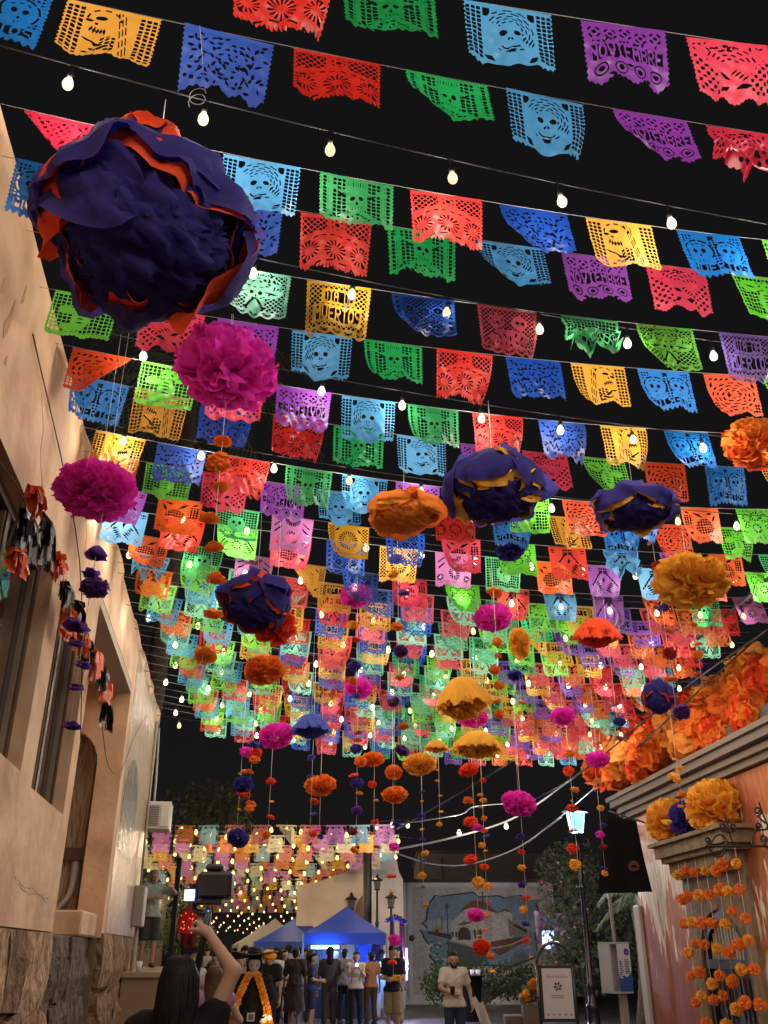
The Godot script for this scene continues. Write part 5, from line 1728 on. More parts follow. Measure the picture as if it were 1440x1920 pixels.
var flower_meshes := {}
func fluffy_mesh(variant: int, n: int) -> Mesh:
	var key := "fluffy%d_%d" % [variant, n]
	if flower_meshes.has(key):
		return flower_meshes[key]
	var r := RandomNumberGenerator.new()
	r.seed = 1000 + variant
	var st := begin()
	for i in n:
		var cy := 1.0 - 2.0 * (i + 0.5) / n
		var ring := sqrt(1.0 - cy * cy)
		var ang := i * 2.399963 + r.randf_range(-0.3, 0.3)
		var dir := Vector3(ring * cos(ang), cy, ring * sin(ang))
		var t := dir.cross(Vector3(r.randfn(), r.randfn(), r.randfn())).normalized()
		t = (t * 0.8 + (Vector3.UP - dir * dir.y) * 0.9).normalized()
		var b := dir.cross(t).normalized()
		var r1 := r.randf_range(0.84, 1.03)
		var bend := r.randf_range(0.12, 0.36)
		var wd := r.randf_range(0.20, 0.31) * (1.0 if n > 120 else 1.35)
		var ph := r.randf() * TAU
		var rows := []
		for j in 4:
			var u: float = [0.0, 0.5, 0.85, 1.0][j]
			var wf: float = [0.3, 0.8, 1.0, 0.9][j]
			var row := []
			for q in 5:
				var v := q / 2.0 - 1.0
				var rr := lerpf(0.35, r1, u) - 0.05 * absf(v) * u
				if j == 3:
					rr += r.randf_range(-0.07, 0.05)
				row.append(dir * rr + t * (bend * u * u + 0.075 * u * sin(v * 4.2 + ph) + 0.05 * v * v) + b * v * wd * wf)
			rows.append(row)
		for j in 3:
			for q in 4:
				quad(st, rows[j][q], rows[j][q + 1], rows[j + 1][q + 1], rows[j + 1][q])
	flower_meshes[key] = done(st).commit()
	return flower_meshes[key]

# one big tissue petal of a cabbage-like rose that opens downward
func rose_petal(rad: float, a0: float, span: float, pmax: float, seed_: int, nn: FastNoiseLite) -> Mesh:
	var r := RandomNumberGenerator.new()
	r.seed = seed_
	var st := begin()
	var ph := r.randf() * TAU
	var off := r.randf() * 300.0
	var flare := r.randf_range(-0.04, 0.07)
	var skew := r.randf_range(-0.10, 0.10)
	var rows := []
	for j in 15:
		var v := j / 14.0
		var row := []
		for i in 19:
			var u := i / 18.0 * 2.0 - 1.0
			var az := a0 + u * span
			var pol := 0.10 + (pmax * (1.0 - 0.38 * absf(u * u * u) + skew * u * 0.4) - 0.10) * v
			var x := sin(pol) * cos(az)
			var y := cos(pol)
			var z := sin(pol) * sin(az)
			var rr := rad * (1.0 + 0.20 * nn.get_noise_3d(x * 42.0 + off, y * 42.0, z * 42.0) + 0.085 * nn.get_noise_3d(az * 60.0 + off, pol * 16.0, 7.0))
			var edge := v * v * v * v
			rr += edge * (flare + 0.07 * sin(az * 5.0 + ph) + 0.035 * sin(az * 11.0 + ph * 2.0))
			rr += 0.05 * u * u * u * u * rad * v
			row.append(Vector3(rr * x, rr * y, rr * z))
		rows.append(row)
	for j in 14:
		for i in 18:
			quad(st, rows[j][i], rows[j][i + 1], rows[j + 1][i + 1], rows[j + 1][i])
	return done(st).commit()

func bell_mesh(variant: int) -> Mesh:
	var key := "bell%d" % variant
	if flower_meshes.has(key):
		return flower_meshes[key]
	var r := RandomNumberGenerator.new()
	r.seed = 2000 + variant
	var nn := FastNoiseLite.new()
	nn.seed = variant
	nn.frequency = 0.9
	var st := begin()
	for layer in 7:
		var ph := r.randf() * TAU
		var scale := 1.0 - 0.085 * layer
		var rows := []
		for j in 8:
			var u := j / 7.0
			var row := []
			for i in 81:
				var a := TAU * i / 80.0
				var rad := scale * (0.08 + 0.92 * pow(u, 0.62)) * (1.0 + 0.26 * nn.get_noise_2d(cos(a) * 2.0 + layer * 7.0, sin(a) * 2.0 + u))
				rad *= 1.0 + 0.03 * sin(a * 29.0 + 5.0 * u) + 0.075 * u * sin(a * 13.0 + ph + 3.0 * sin(a * 2.0)) + 0.07 * u * u * sin(a * 7.0 + ph * 2.0)
				var y := 0.95 - (1.35 - 0.05 * layer) * pow(u, 1.25) + 0.10 * u * u * sin(a * 11.0 + ph)
				if j == 7:
					y += r.randf_range(-0.14, 0.12)
				row.append(Vector3(rad * cos(a), y, rad * sin(a)))
			rows.append(row)
		for j in 7:
			for i in 80:
				quad(st, rows[j][i], rows[j][i + 1], rows[j + 1][i + 1], rows[j + 1][i])
	flower_meshes[key] = done(st).commit()
	return flower_meshes[key]

# a big loose tissue flower: broad rounded ruffled petals
func carnation_mesh(variant: int) -> Mesh:
	var key := "carn%d" % variant
	if flower_meshes.has(key):
		return flower_meshes[key]
	var r := RandomNumberGenerator.new()
	r.seed = 5000 + variant
	var st := begin()
	var n := 84
	for i in n:
		var cy := 1.0 - 2.0 * (i + 0.5) / n
		var ring := sqrt(1.0 - cy * cy)
		var ang := i * 2.399963 + r.randf_range(-0.4, 0.4)
		var dir := Vector3(ring * cos(ang), cy, ring * sin(ang))
		var t := dir.cross(Vector3(r.randfn(), r.randfn(), r.randfn())).normalized()
		var b := dir.cross(t)
		var r1 := r.randf_range(0.80, 1.02)
		var bend := r.randf_range(0.20, 0.55)
		var wd := r.randf_range(0.28, 0.42)
		var ph := r.randf() * TAU
		var k2 := r.randf_range(3.0, 6.0)
		var rows := []
		for j in 5:
			var u := j / 4.0
			var row := []
			for q in 9:
				var v := q / 4.0 - 1.0
				var wf := sin(minf(u * 1.9 + 0.25, 2.3)) 
				var rr := lerpf(0.38, r1, u) - 0.16 * v * v * u * u
				var ruff := 0.07 * u * sin(v * k2 * 0.8 + ph) + 0.022 * u * u * sin(v * 7.0 + ph * 2.0)
				row.append(dir * (rr + 0.4 * ruff) + t * (bend * u * u + ruff) + b * v * wd * wf)
			rows.append(row)
		for j in 4:
			for q in 8:
				quad(st, rows[j][q], rows[j][q + 1], rows[j + 1][q + 1], rows[j + 1][q])
	flower_meshes[key] = done(st).commit()
	return flower_meshes[key]

# small crumpled flower: a few ruffled bowls one in another
func bloom_mesh(variant: int) -> Mesh:
	var key := "bloom%d" % variant
	if flower_meshes.has(key):
		return flower_meshes[key]
	var r := RandomNumberGenerator.new()
	r.seed = 3000 + variant
	var st := begin()
	for layer in 5:
		var f := 1.0 - 0.13 * layer
		var up := -1.0 if layer % 2 == 0 else 1.0
		var seg := 13
		var rim := []
		var mid := []
		var ph := r.randf() * TAU
		for i in seg:
			var a := TAU * i / seg
			var rr := f * r.randf_range(0.78, 1.1)
			rim.append(Vector3(rr * cos(a), r.randf_range(-0.22, 0.22) + up * 0.16 + 0.12 * sin(a * 2.0 + ph), rr * sin(a)))
			mid.append(Vector3(rr * 0.6 * cos(a), up * (0.30 + 0.1 * r.randf()) + 0.06 * sin(a * 4.0 + ph), rr * 0.6 * sin(a)))
		var c := Vector3(0, up * 0.34, 0)
		for i in seg:
			var j := (i + 1) % seg
			quad(st, mid[i], mid[j], rim[j], rim[i])
			tri(st, c, mid[j], mid[i])
	flower_meshes[key] = done(st).commit()
	return flower_meshes[key]

# a little marigold pompom
func marigold_mesh(variant: int) -> Mesh:
	var key := "mari%d" % variant
	if flower_meshes.has(key):
		return flower_meshes[key]
	var r := RandomNumberGenerator.new()
	r.seed = 4000 + variant
	var st := begin()
	var n := 52
	for i in n:
		var cy := 1.0 - 2.0 * (i + 0.5) / n
		var ring := sqrt(1.0 - cy * cy)
		var ang := i * 2.399963
		var dir := Vector3(ring * cos(ang), cy, ring * sin(ang))
		var t := dir.cross(Vector3(r.randfn(), r.randfn(), r.randfn())).normalized()
		var b := dir.cross(t)
		var l := r.randf_range(0.86, 1.06)
		var w := r.randf_range(0.24, 0.36)
		var p := [dir * 0.45 - b * w * 0.5, dir * 0.45 + b * w * 0.5, dir * l * 0.9 + b * w + t * 0.05, dir * l + t * 0.22, dir * l * 0.9 - b * w + t * 0.05]
		quad(st, p[0], p[1], p[2], p[4])
		tri(st, p[4], p[2], p[3])
	flower_meshes[key] = done(st).commit()
	return flower_meshes[key]

# a crumpled ball of tissue: sharp ridges and soft hollows
func crumple_mesh(variant: int) -> Mesh:
	var key := "crumple%d" % variant
	if flower_meshes.has(key):
		return flower_meshes[key]
	var nn := FastNoiseLite.new()
	nn.seed = 60 + variant
	nn.frequency = 1.0
	nn.fractal_type = FastNoiseLite.FRACTAL_NONE
	var st := begin()
	var rows := []
	for j in 37:
		var pol := 0.02 + (PI - 0.04) * j / 36.0
		var row := []
		for i in 57:
			var az := TAU * (i % 56) / 56.0
			var d := Vector3(sin(pol) * cos(az), cos(pol), sin(pol) * sin(az))
			var w := d + Vector3(nn.get_noise_3dv(d * 1.3), nn.get_noise_3dv(d * 1.3 + Vector3.ONE * 9.0), nn.get_noise_3dv(d * 1.3 - Vector3.ONE * 9.0)) * 0.9
			var rr := 0.86 + 0.17 * (0.5 - absf(nn.get_noise_3dv(w * 1.7)) * 1.6) + 0.05 * (0.5 - absf(nn.get_noise_3dv(w * 3.2 + Vector3.ONE * 4.0)) * 1.6)
			row.append(d * rr)
		rows.append(row)
	for j in 36:
		for i in 56:
			quad(st, rows[j][i], rows[j + 1][i], rows[j + 1][i + 1], rows[j][i + 1])
	flower_meshes[key] = done(st).commit()
	return flower_meshes[key]

# sheets of two colours wrapped round each other; the second colour peeps out beyond the first
func add_rose(t: Node3D, at: Vector3, rx: float, ry: float, main: String, rim: String, tilt: Basis, seed_: int, layers := 7, show := 0.5) -> void:
	var r := RandomNumberGenerator.new()
	r.seed = seed_
	var nn := FastNoiseLite.new()
	nn.seed = seed_
	nn.frequency = 0.03
	nn.fractal_octaves = 2
	for k in layers:
		var n := 5 if k < 2 else 4 if k < 4 else 3
		var a0 := r.randf() * TAU
		for q in n:
			var rad := (1.0 - 0.70 * k / layers) * r.randf_range(0.95, 1.04)
			var az := a0 + TAU * q / n + r.randf_range(-0.2, 0.2)
			var span := TAU / n * r.randf_range(0.56, 0.80)
			var pmax := r.randf_range(1.7, 2.35) + 0.06 * k
			var s := r.randi()
			var pair := [[main, 0.0, 0.0, 1.0]]
			if rim != "" and k < 4 and r.randf() < show:
				pair.append([rim, r.randf_range(-0.25, 0.25), r.randf_range(0.05, 0.22), 0.935])
			for e in pair:
				var o := mesh_node("petal", rose_petal(rad * e[3], az + e[1], span, pmax + e[2], s, nn), tissue(e[0]), t)
				o.transform = Transform3D(Basis.from_scale(Vector3(rx, ry, rx)) * tilt, at - t.position)
	var heart := mesh_node("heart", crumple_mesh(seed_ % 4), tissue(main), t)
	heart.transform = Transform3D(Basis.from_scale(Vector3(rx, ry, rx) * (0.90 if rx < 0.42 else 0.96)) * tilt * Basis(Vector3.BACK, PI / 2), at - t.position + Basis.from_scale(Vector3(rx, ry, rx)) * (tilt * Vector3(0, -0.10, 0)))

func thread(t: Node3D, a: Vector3, b: Vector3, rad := 0.002) -> void:
	var st := begin()
	tube(st, [a, (a + b) / 2.0 + Vector3(0.004, 0, 0), b], rad, 4)
	part("thread", done(st), mat("thread", lin(0.55, 0.53, 0.5), 0.5), t)

func build_pompoms() -> void:
	var rows := [
		["rose", "no", -1.03, 4.45, -3.00, 0.440, 0.37, "giant navy and orange tissue rose hanging nearest the viewer, upper left"],
		["fluffy", "m", -0.96, 4.86, -4.60, 0.310, 0.25, "big magenta tissue pompom just below the giant navy rose"],
		["fluffy", "m", -1.71, 4.12, -4.80, 0.246, 0.16, "magenta tissue pompom hanging close to the plaster wall"],
		["rose", "oo", 0.15, 4.65, -6.20, 0.284, 0.17, "flat all-orange tissue rose left of the blue and gold roses"],
		["rose", "ny", 0.76, 4.55, -5.60, 0.371, 0.26, "large blue and gold tissue rose at the middle of the street"],
		["rose", "ny", 1.91, 4.69, -6.20, 0.315, 0.17, "smaller domed blue and gold tissue rose on the right"],
		["fluffy", "o", 2.91, 5.27, -6.20, 0.232, 0.18, "orange tissue pompom cut by the right edge of the view"],
		["fluffy", "y", 2.53, 4.41, -7.00, 0.309, 0.20, "broad yellow-orange tissue pompom at the right, above the roof flowers"],
		["rose", "no", -1.05, 4.23, -7.00, 0.306, 0.25, "folded orange and navy tissue rose left of the middle"],
		["fluffy", "r", -0.92, 4.13, -7.30, 0.185, 0.18, "red-orange tissue pompom tucked behind the folded orange and navy rose"],
		["fluffy", "o", -1.08, 3.94, -8.00, 0.188, 0.13, "orange tissue pompom just below the folded orange and navy rose"],
		["fluffy", "m", -0.29, 5.03, -9.00, 0.180, 0.13, "bright magenta pompom high on a strand left of centre, by the blue banners"],
		["fluffy", "m", 1.11, 4.72, -8.80, 0.204, 0.14, "magenta pompom right of centre with a navy flower at its side"],
		["bell", "r", 2.21, 4.63, -9.00, 0.243, 0.16, "red-orange bell-shaped tissue flower right of centre"],
		["bell", "y", 0.88, 4.20, -10.00, 0.297, 0.25, "tall yellow-orange bell-shaped tissue flower at the centre"],
		["bell", "y", 1.12, 3.89, -11.00, 0.294, 0.17, "wide yellow-orange bell flower with a magenta bloom on its face"],
		["fluffy", "m", -1.30, 3.99, -11.00, 0.209, 0.16, "magenta pompom at the lower left edge of the banners"],
		["bell", "b", -0.88, 4.11, -11.00, 0.226, 0.16, "drooping blue bell-shaped tissue flower at the lower edge of the banners"],
		["fluffy", "o", -0.85, 3.65, -12.50, 0.214, 0.14, "orange pompom against the black gap with a small navy bloom on it"],
		["fluffy", "o", -0.17, 4.28, -14.00, 0.182, 0.11, "flat orange pompom at the top of the black gap, centre left"],
		["fluffy", "y", 0.54, 4.20, -14.00, 0.250, 0.16, "yellow-orange pompom at the top of the black gap, near the centre"],
		["bell", "y", 0.80, 4.47, -14.00, 0.183, 0.10, "small flat yellow bell flower against the last row of banners"],
		["fluffy", "o", 0.15, 3.68, -13.50, 0.192, 0.12, "orange pompom lower in the black gap, left of the cables"],
		["fluffy", "m", 2.00, 3.63, -14.00, 0.257, 0.19, "magenta pompom on its own thread in front of the cables, right of centre"],
		["fluffy", "m", 2.17, 4.23, -11.00, 0.146, 0.11, "small magenta pompom over the last banners, right of the yellow bells"],
		["fluffy", "m", 2.89, 3.99, -12.50, 0.166, 0.11, "small magenta pompom beside the far end of the roof flowers"],
		["fluffy", "m", 1.12, 4.33, -11.50, 0.203, 0.13, "magenta pompom peeping out below the tall yellow bell flower"],
		["rose", "no", 2.76, 3.94, -9.00, 0.155, 0.18, "small blue and orange tissue rose before the roof flowers"],
		["fluffy", "n", 1.15, 4.94, -7.60, 0.134, 0.08, "navy pompom below the large blue and gold rose"],
		["fluffy", "y", 1.43, 4.57, -9.20, 0.112, 0.18, "tall narrow yellow-orange pompom beside the magenta one, right of centre"],
		["fluffy", "m", -0.30, 4.44, -10.50, 0.157, 0.13, "magenta pompom low on the strand with navy flowers, left of centre"]]
	for i in rows.size():
		var e: Array = rows[i]
		var p := Vector3(e[2], e[3], e[4])
		var t := thing("tissue_flower", p, e[7], "paper flower", "large tissue paper flowers hanging over the street")
		var s := Vector3(e[5], e[6], e[5])
		if e[0] == "rose":
			var toward := (Vector3(0, 1.65, 0) - p).normalized()
			var tilt := Basis(Vector3.UP.cross(-toward).normalized(), Vector3.UP.angle_to(-toward) * (0.75 if i == 0 else 0.32))
			var cols: Array = {"no": ["n", "r", 0.75], "oo": ["o", "y", 0.4], "ny": ["n", "y", 0.9]}[e[1]]
			add_rose(t, p, e[5] * 0.97, e[6] * 0.97, cols[0], cols[1], tilt, 500 + i, 8 if i == 0 else 6, cols[2])
			if i == 0:
				var fr := RandomNumberGenerator.new()
				fr.seed = 31
				var fn := FastNoiseLite.new()
				fn.seed = 8
				fn.frequency = 0.03
				for k in 9:
					var fold := rose_petal(0.93 + 0.05 * fr.randf(), fr.randf() * TAU, fr.randf_range(0.30, 0.62), fr.randf_range(1.1, 1.9), fr.randi(), fn)
					var o := mesh_node("petal", fold, tissue("r" if k % 3 == 1 else "n"), t)
					var side := Vector3(fr.randf_range(-1, 1), fr.randf_range(-0.2, 1.0), fr.randf_range(-0.6, 0.8)).normalized()
					o.transform = Transform3D(Basis.from_scale(Vector3(e[5], e[6], e[5]) * 0.97) * Basis(Quaternion(Vector3.UP, side)), Vector3.ZERO)
				add_rose(t, p + Vector3(-0.06, 0.40, 0.0), 0.21, 0.17, "r", "n", Basis(Vector3.BACK, 0.3), 620, 2, 0.5)
		else:
			var m: Mesh = fluffy_mesh(i % 4, 230 if e[5] > 0.22 else 120) if e[0] == "fluffy" else bell_mesh(i % 3)
			var o := mesh_node("petals", m, tissue(e[1]), t)
			o.set_meta("kind", "stuff")
			o.transform = Transform3D(Basis(Vector3.UP, i * 1.7) * Basis(Vector3.RIGHT, rng.randf_range(-0.25, 0.25)), Vector3.ZERO).scaled_local(s)
			if e[0] == "bell":
				var o2 := mesh_node("petals", fluffy_mesh(i % 4, 230), tissue(e[1]), t)
				o2.set_meta("kind", "stuff")
				o2.transform = Transform3D(Basis.from_scale(s * Vector3(0.86, 0.7, 0.86)), Vector3(0, -s.y * 0.25, 0))
		thread(t, p + Vector3(0, e[6] * 0.5, 0), Vector3(p.x, 5.27, p.z))

func build_strands() -> void:
	var rows := [
		[-1.85, -12.00, ["m", 3.99, 0.125, "y", 3.72, 0.034, "r", 3.47, 0.058, "y", 3.28, 0.037, "r", 2.96, 0.067, "n", 2.93, 0.154]],
		[-1.65, -11.50, ["n", 4.00, 0.114, "r", 3.90, 0.100, "o", 3.80, 0.093, "o", 3.65, 0.106, "n", 3.50, 0.138, "r", 3.38, 0.104, "o", 3.28, 0.078, "o", 3.22, 0.078]],
		[-1.58, -13.00, ["r", 3.79, 0.089, "y", 3.52, 0.052, "r", 3.31, 0.088, "o", 3.08, 0.080]],
		[-0.93, -12.00, ["b", 3.93, 0.069, "n", 3.70, 0.075, "r", 3.38, 0.075, "b", 3.22, 0.068, "r", 2.99, 0.067]],
		[-0.95, -14.00, ["m", 3.27, 0.078, "n", 3.17, 0.062, "o", 2.99, 0.070]],
		[-0.35, -12.00, ["o", 4.15, 0.084, "n", 4.04, 0.098, "o", 3.87, 0.104, "r", 3.70, 0.083, "n", 3.60, 0.116, "y", 3.47, 0.068, "p", 3.26, 0.088, "d", 3.01, 0.080, "o", 2.79, 0.086]],
		[-0.15, -14.00, ["r", 3.90, 0.088, "y", 3.68, 0.056, "r", 3.38, 0.086, "o", 3.22, 0.059, "r", 3.03, 0.078, "y", 2.79, 0.046]],
		[0.13, -14.00, ["o", 4.07, 0.145, "n", 3.34, 0.102, "m", 3.03, 0.097, "r", 2.63, 0.107, "y", 2.42, 0.046, "m", 1.80, 0.112, "r", 1.52, 0.096, "y", 1.33, 0.081]],
		[0.60, -15.00, ["n", 3.95, 0.060, "y", 3.81, 0.042, "n", 3.59, 0.076, "y", 3.39, 0.050, "n", 3.23, 0.075, "y", 3.03, 0.083, "n", 2.92, 0.062, "y", 2.71, 0.082, "n", 2.55, 0.049, "y", 2.29, 0.065]],
		[0.88, -15.00, ["y", 4.30, 0.043, "y", 4.13, 0.056, "y", 3.90, 0.055, "y", 3.65, 0.055, "y", 3.46, 0.063]],
		[1.23, -13.00, ["m", 4.35, 0.114, "r", 3.93, 0.157, "o", 3.54, 0.110, "r", 3.26, 0.128, "m", 3.17, 0.116, "r", 2.77, 0.122, "y", 2.48, 0.113, "m", 2.08, 0.133, "y", 1.84, 0.048, "r", 1.71, 0.131]],
		[1.46, -14.00, ["r", 3.97, 0.068, "y", 3.76, 0.064, "y", 3.68, 0.071, "o", 3.59, 0.059, "o", 3.42, 0.063, "o", 3.25, 0.066, "b", 3.18, 0.078, "y", 3.05, 0.070, "y", 2.97, 0.054, "r", 2.75, 0.092, "y", 2.50, 0.088, "o", 2.30, 0.064, "y", 2.12, 0.068, "o", 1.93, 0.064, "y", 1.75, 0.059, "o", 1.60, 0.074, "y", 1.41, 0.066]],
		[2.02, -14.00, ["n", 3.16, 0.086, "r", 2.96, 0.085, "y", 2.74, 0.077, "n", 2.52, 0.084, "r", 2.35, 0.083, "y", 2.19, 0.079, "n", 2.01, 0.094, "r", 1.80, 0.074, "m", 1.70, 0.052, "y", 1.59, 0.052]],
		[3.00, -15.00, ["o", 4.56, 0.113, "r", 4.28, 0.116, "y", 3.98, 0.107, "r", 3.71, 0.119, "a", 3.37, 0.096, "r", 3.11, 0.112, "y", 2.86, 0.124]],
		[3.41, -15.00, ["y", 4.10, 0.060, "n", 3.99, 0.068, "y", 3.71, 0.072, "n", 3.46, 0.092, "m", 3.31, 0.096, "d", 3.12, 0.087, "p", 2.82, 0.082, "y", 2.74, 0.066]],
		[-1.66, -4.80, ["p", 3.71, 0.058, "p", 3.58, 0.046, "p", 3.49, 0.069, "p", 3.27, 0.068, "p", 3.17, 0.041, "p", 3.06, 0.044, "p", 2.93, 0.040, "p", 2.72, 0.048]],
		[-0.95, -4.60, ["o", 4.36, 0.050, "o", 4.21, 0.062, "o", 4.06, 0.043, "o", 3.84, 0.054, "o", 3.66, 0.050, "o", 3.49, 0.052, "o", 3.29, 0.051, "o", 3.06, 0.056]],
		[0.13, -8.00, ["p", 5.04, 0.087, "y", 4.88, 0.076, "p", 4.70, 0.090, "o", 4.35, 0.079, "p", 4.12, 0.088, "o", 3.88, 0.067, "k", 3.66, 0.081, "o", 3.44, 0.075, "p", 3.22, 0.083]],
		[-0.28, -9.00, ["y", 4.70, 0.083, "r", 4.55, 0.066, "n", 4.28, 0.087, "o", 4.12, 0.065, "n", 3.96, 0.075, "o", 3.83, 0.059, "d", 3.59, 0.063]],
		[1.09, -8.50, ["o", 4.91, 0.107, "o", 4.36, 0.068, "o", 4.24, 0.052, "o", 4.09, 0.072, "o", 3.94, 0.066, "o", 3.79, 0.066, "o", 3.66, 0.065]],
		[2.59, -8.00, ["o", 5.20, 0.046, "d", 4.97, 0.081, "p", 4.55, 0.080, "o", 4.31, 0.061, "d", 4.10, 0.083, "o", 3.85, 0.082, "p", 3.56, 0.099]],
		[2.86, -8.00, ["o", 4.50, 0.045, "o", 4.37, 0.054, "o", 4.19, 0.049, "o", 4.08, 0.063, "o", 3.92, 0.048, "o", 3.74, 0.062]],
		[2.31, -9.00, ["k", 3.89, 0.067, "n", 3.70, 0.079, "k", 3.54, 0.066]],
		[4.11, -13.00, ["y", 3.97, 0.075, "y", 3.88, 0.112, "y", 3.80, 0.074, "o", 3.61, 0.066, "o", 3.46, 0.066]],
		[1.45, -9.50, ["n", 4.98, 0.106, "n", 4.33, 0.109, "o", 4.02, 0.056]]]
	rows.sort_custom(func(a, b): return a[0] / -a[1] < b[0] / -b[1])
	for i in rows.size():
		var e: Array = rows[i]
		var f: Array = e[2]
		var low: String = TISSUE[f[f.size() - 3]][1]
		var t := thing("flower_strand", Vector3(e[0], f[f.size() - 2], e[1]), "hanging strand of %d small paper flowers, lowest one %s, %s strand from the left" % [f.size() / 3, low, ORD[i + 1]], "flower strand", "strands of paper flowers hung over the street")
		thread(t, Vector3(e[0], f[f.size() - 2] - 0.05, e[1]), Vector3(e[0], 5.27, e[1]), 0.001 + 0.00017 * -e[1])
		for k in range(0, f.size(), 3):
			var big: bool = f[k + 2] > 0.13
			var o := mesh_node("paper_flower", fluffy_mesh(k % 4, 120) if big else carnation_mesh((i + k) % 5) if (i * 3 + k) % 5 < 3 and f[k + 2] > 0.06 else bloom_mesh((i + k) % 6), tissue(f[k]), t)
			var sway: Vector3 = Vector3(rng.randf_range(-0.6, 0.6), 0, rng.randf_range(-0.6, 0.6)) * f[k + 2]
			o.transform = Transform3D(Basis(Vector3.UP, rng.randf() * TAU) * Basis(Vector3(1, 0, 0), rng.randf_range(-0.4, 0.4)), Vector3(e[0], f[k + 1], e[1]) + sway - t.position)
			o.scale = Vector3(f[k + 2], f[k + 2] * rng.randf_range(0.62, 0.9), f[k + 2]) * (0.9 if big else 0.8 if e[1] < -5.0 else 1.2)
	# marigold strings over the doorway
	var doors := [
		[4.75, -15.72, [2.77, 2.41, 2.05, 1.64, 1.32, 0.96]], [4.77, -15.41, [2.80, 2.44, 2.06, 1.77, 1.38, 1.05, 0.71]], [4.80, -15.00, [2.76, 2.43, 2.05, 1.75, 1.23, 1.02, 0.62]],
		[4.83, -14.63, [2.75, 2.42, 2.03, 1.70, 1.35, 1.09, 0.73]], [4.86, -14.24, [2.72, 2.46, 2.01, 1.65, 1.28, 0.94]], [4.88, -13.91, [2.79, 2.42, 2.16, 1.75, 1.43, 1.03]], [4.91, -13.52, [2.76, 2.43, 2.06, 1.79, 1.44, 1.03]]]
	for i in doors.size():
		var e: Array = doors[i]
		var t := thing("marigold_string", Vector3(e[0], e[2][-1], e[1]), "string of orange marigold balls over the dark doorway, %s from the left" % ORD[i + 1], "flower string", "marigold strings hanging before the doorway")
		thread(t, Vector3(e[0], e[2][-1], e[1]), Vector3(e[0] + 0.02, 2.98, e[1]), 0.004)
		for k in e[2].size():
			var o := mesh_node("marigold", marigold_mesh((i + k) % 4), tissue("o" if (i + k) % 3 else "y"), t)
			o.transform = Transform3D(Basis.from_euler(Vector3(rng.randf(), rng.randf() * 6.0, rng.randf())), Vector3(e[0] + rng.randf_range(-0.01, 0.01), e[2][k], e[1] + rng.randf_range(-0.06, 0.06)) - t.position)
			o.scale = Vector3.ONE * rng.randf_range(0.078, 0.1)
	# giant flowers heaped along the roof edge
	var roof := [
		[4.63, 5.16, -19.64, 0.45, "o"], [4.75, 5.12, -18.03, 0.50, "o"], [4.85, 4.94, -16.57, 0.46, "o"], [5.16, 5.12, -15.87, 0.46, "o"], [5.25, 5.02, -14.62, 0.47, "o"],
		[5.54, 5.14, -14.05, 0.46, "o"], [5.60, 5.16, -13.21, 0.43, "o"], [4.69, 5.48, -18.77, 0.38, "r"], [5.01, 5.60, -17.82, 0.37, "r"], [5.12, 5.52, -16.38, 0.41, "r"],
		[5.42, 5.64, -15.72, 0.37, "r"], [5.49, 5.48, -14.74, 0.42, "o"], [5.57, 5.51, -13.61, 0.41, "o"], [5.62, 5.41, -12.93, 0.35, "r"], [5.00, 5.44, -18.04, 0.26, "b"],
		[5.50, 5.42, -14.66, 0.31, "n"], [4.70, 4.87, -18.64, 0.37, "o"], [4.82, 4.72, -17.09, 0.39, "o"], [4.97, 4.72, -15.01, 0.35, "o"], [5.27, 4.72, -14.34, 0.36, "o"],
		[5.35, 4.75, -13.17, 0.35, "o"], [5.09, 5.22, -16.77, 0.39, "o"], [5.23, 4.86, -14.90, 0.30, "y"], [5.46, 5.95, -15.12, 0.27, "n"], [5.54, 5.39, -14.05, 0.25, "r"], [5.75, 5.7, -13.6, 0.36, "o"], [5.66, 5.2, -12.2, 0.42, "o"]]
	roof.sort_custom(func(a, b): return a[2] < b[2])
	for i in roof.size():
		var e: Array = roof[i]
		var p := Vector3(e[0], e[1] - (0.12 if e[1] > 5.3 else 0.0), e[2])
		var t := thing("roof_flower", p, "giant %s tissue flower on the roof edge, %s counting from the far end" % [TISSUE[e[4]][1], ORD[i + 1]], "paper flower", "giant tissue flowers along the roof edge")
		var c: String = e[4]
		if c == "o" and i % 3 == 1:
			c = "s"
		elif c == "o" and i % 3 == 2:
			c = "q"
		var rim := "y" if c == "o" and i % 2 else "r" if c == "o" else ""
		var o := mesh_node("petals", carnation_mesh(i % 5), tissue(c), t)
		o.set_meta("kind", "stuff")
		o.transform = Transform3D(Basis.from_euler(Vector3(rng.randf() * 6.0, rng.randf() * 6.0, 0)).scaled(Vector3.ONE * e[3] * 0.98), Vector3.ZERO)
		var cr := mesh_node("heart", crumple_mesh(i % 4), tissue(rim if rim == "y" else c), t)
		cr.transform = Transform3D(Basis.from_euler(Vector3(rng.randf() * 6.0, rng.randf() * 6.0, 0)).scaled(Vector3.ONE * e[3] * 0.92), Vector3.ZERO)
		if rim != "" and i % 3 == 0:
			var o2 := mesh_node("petals", carnation_mesh((i + 2) % 5), tissue(rim), t)
			o2.set_meta("kind", "stuff")
			o2.transform = Transform3D(Basis.from_euler(Vector3(rng.randf() * 6.0, rng.randf() * 6.0, 0)).scaled(Vector3.ONE * e[3] * 0.97), Vector3.ZERO)
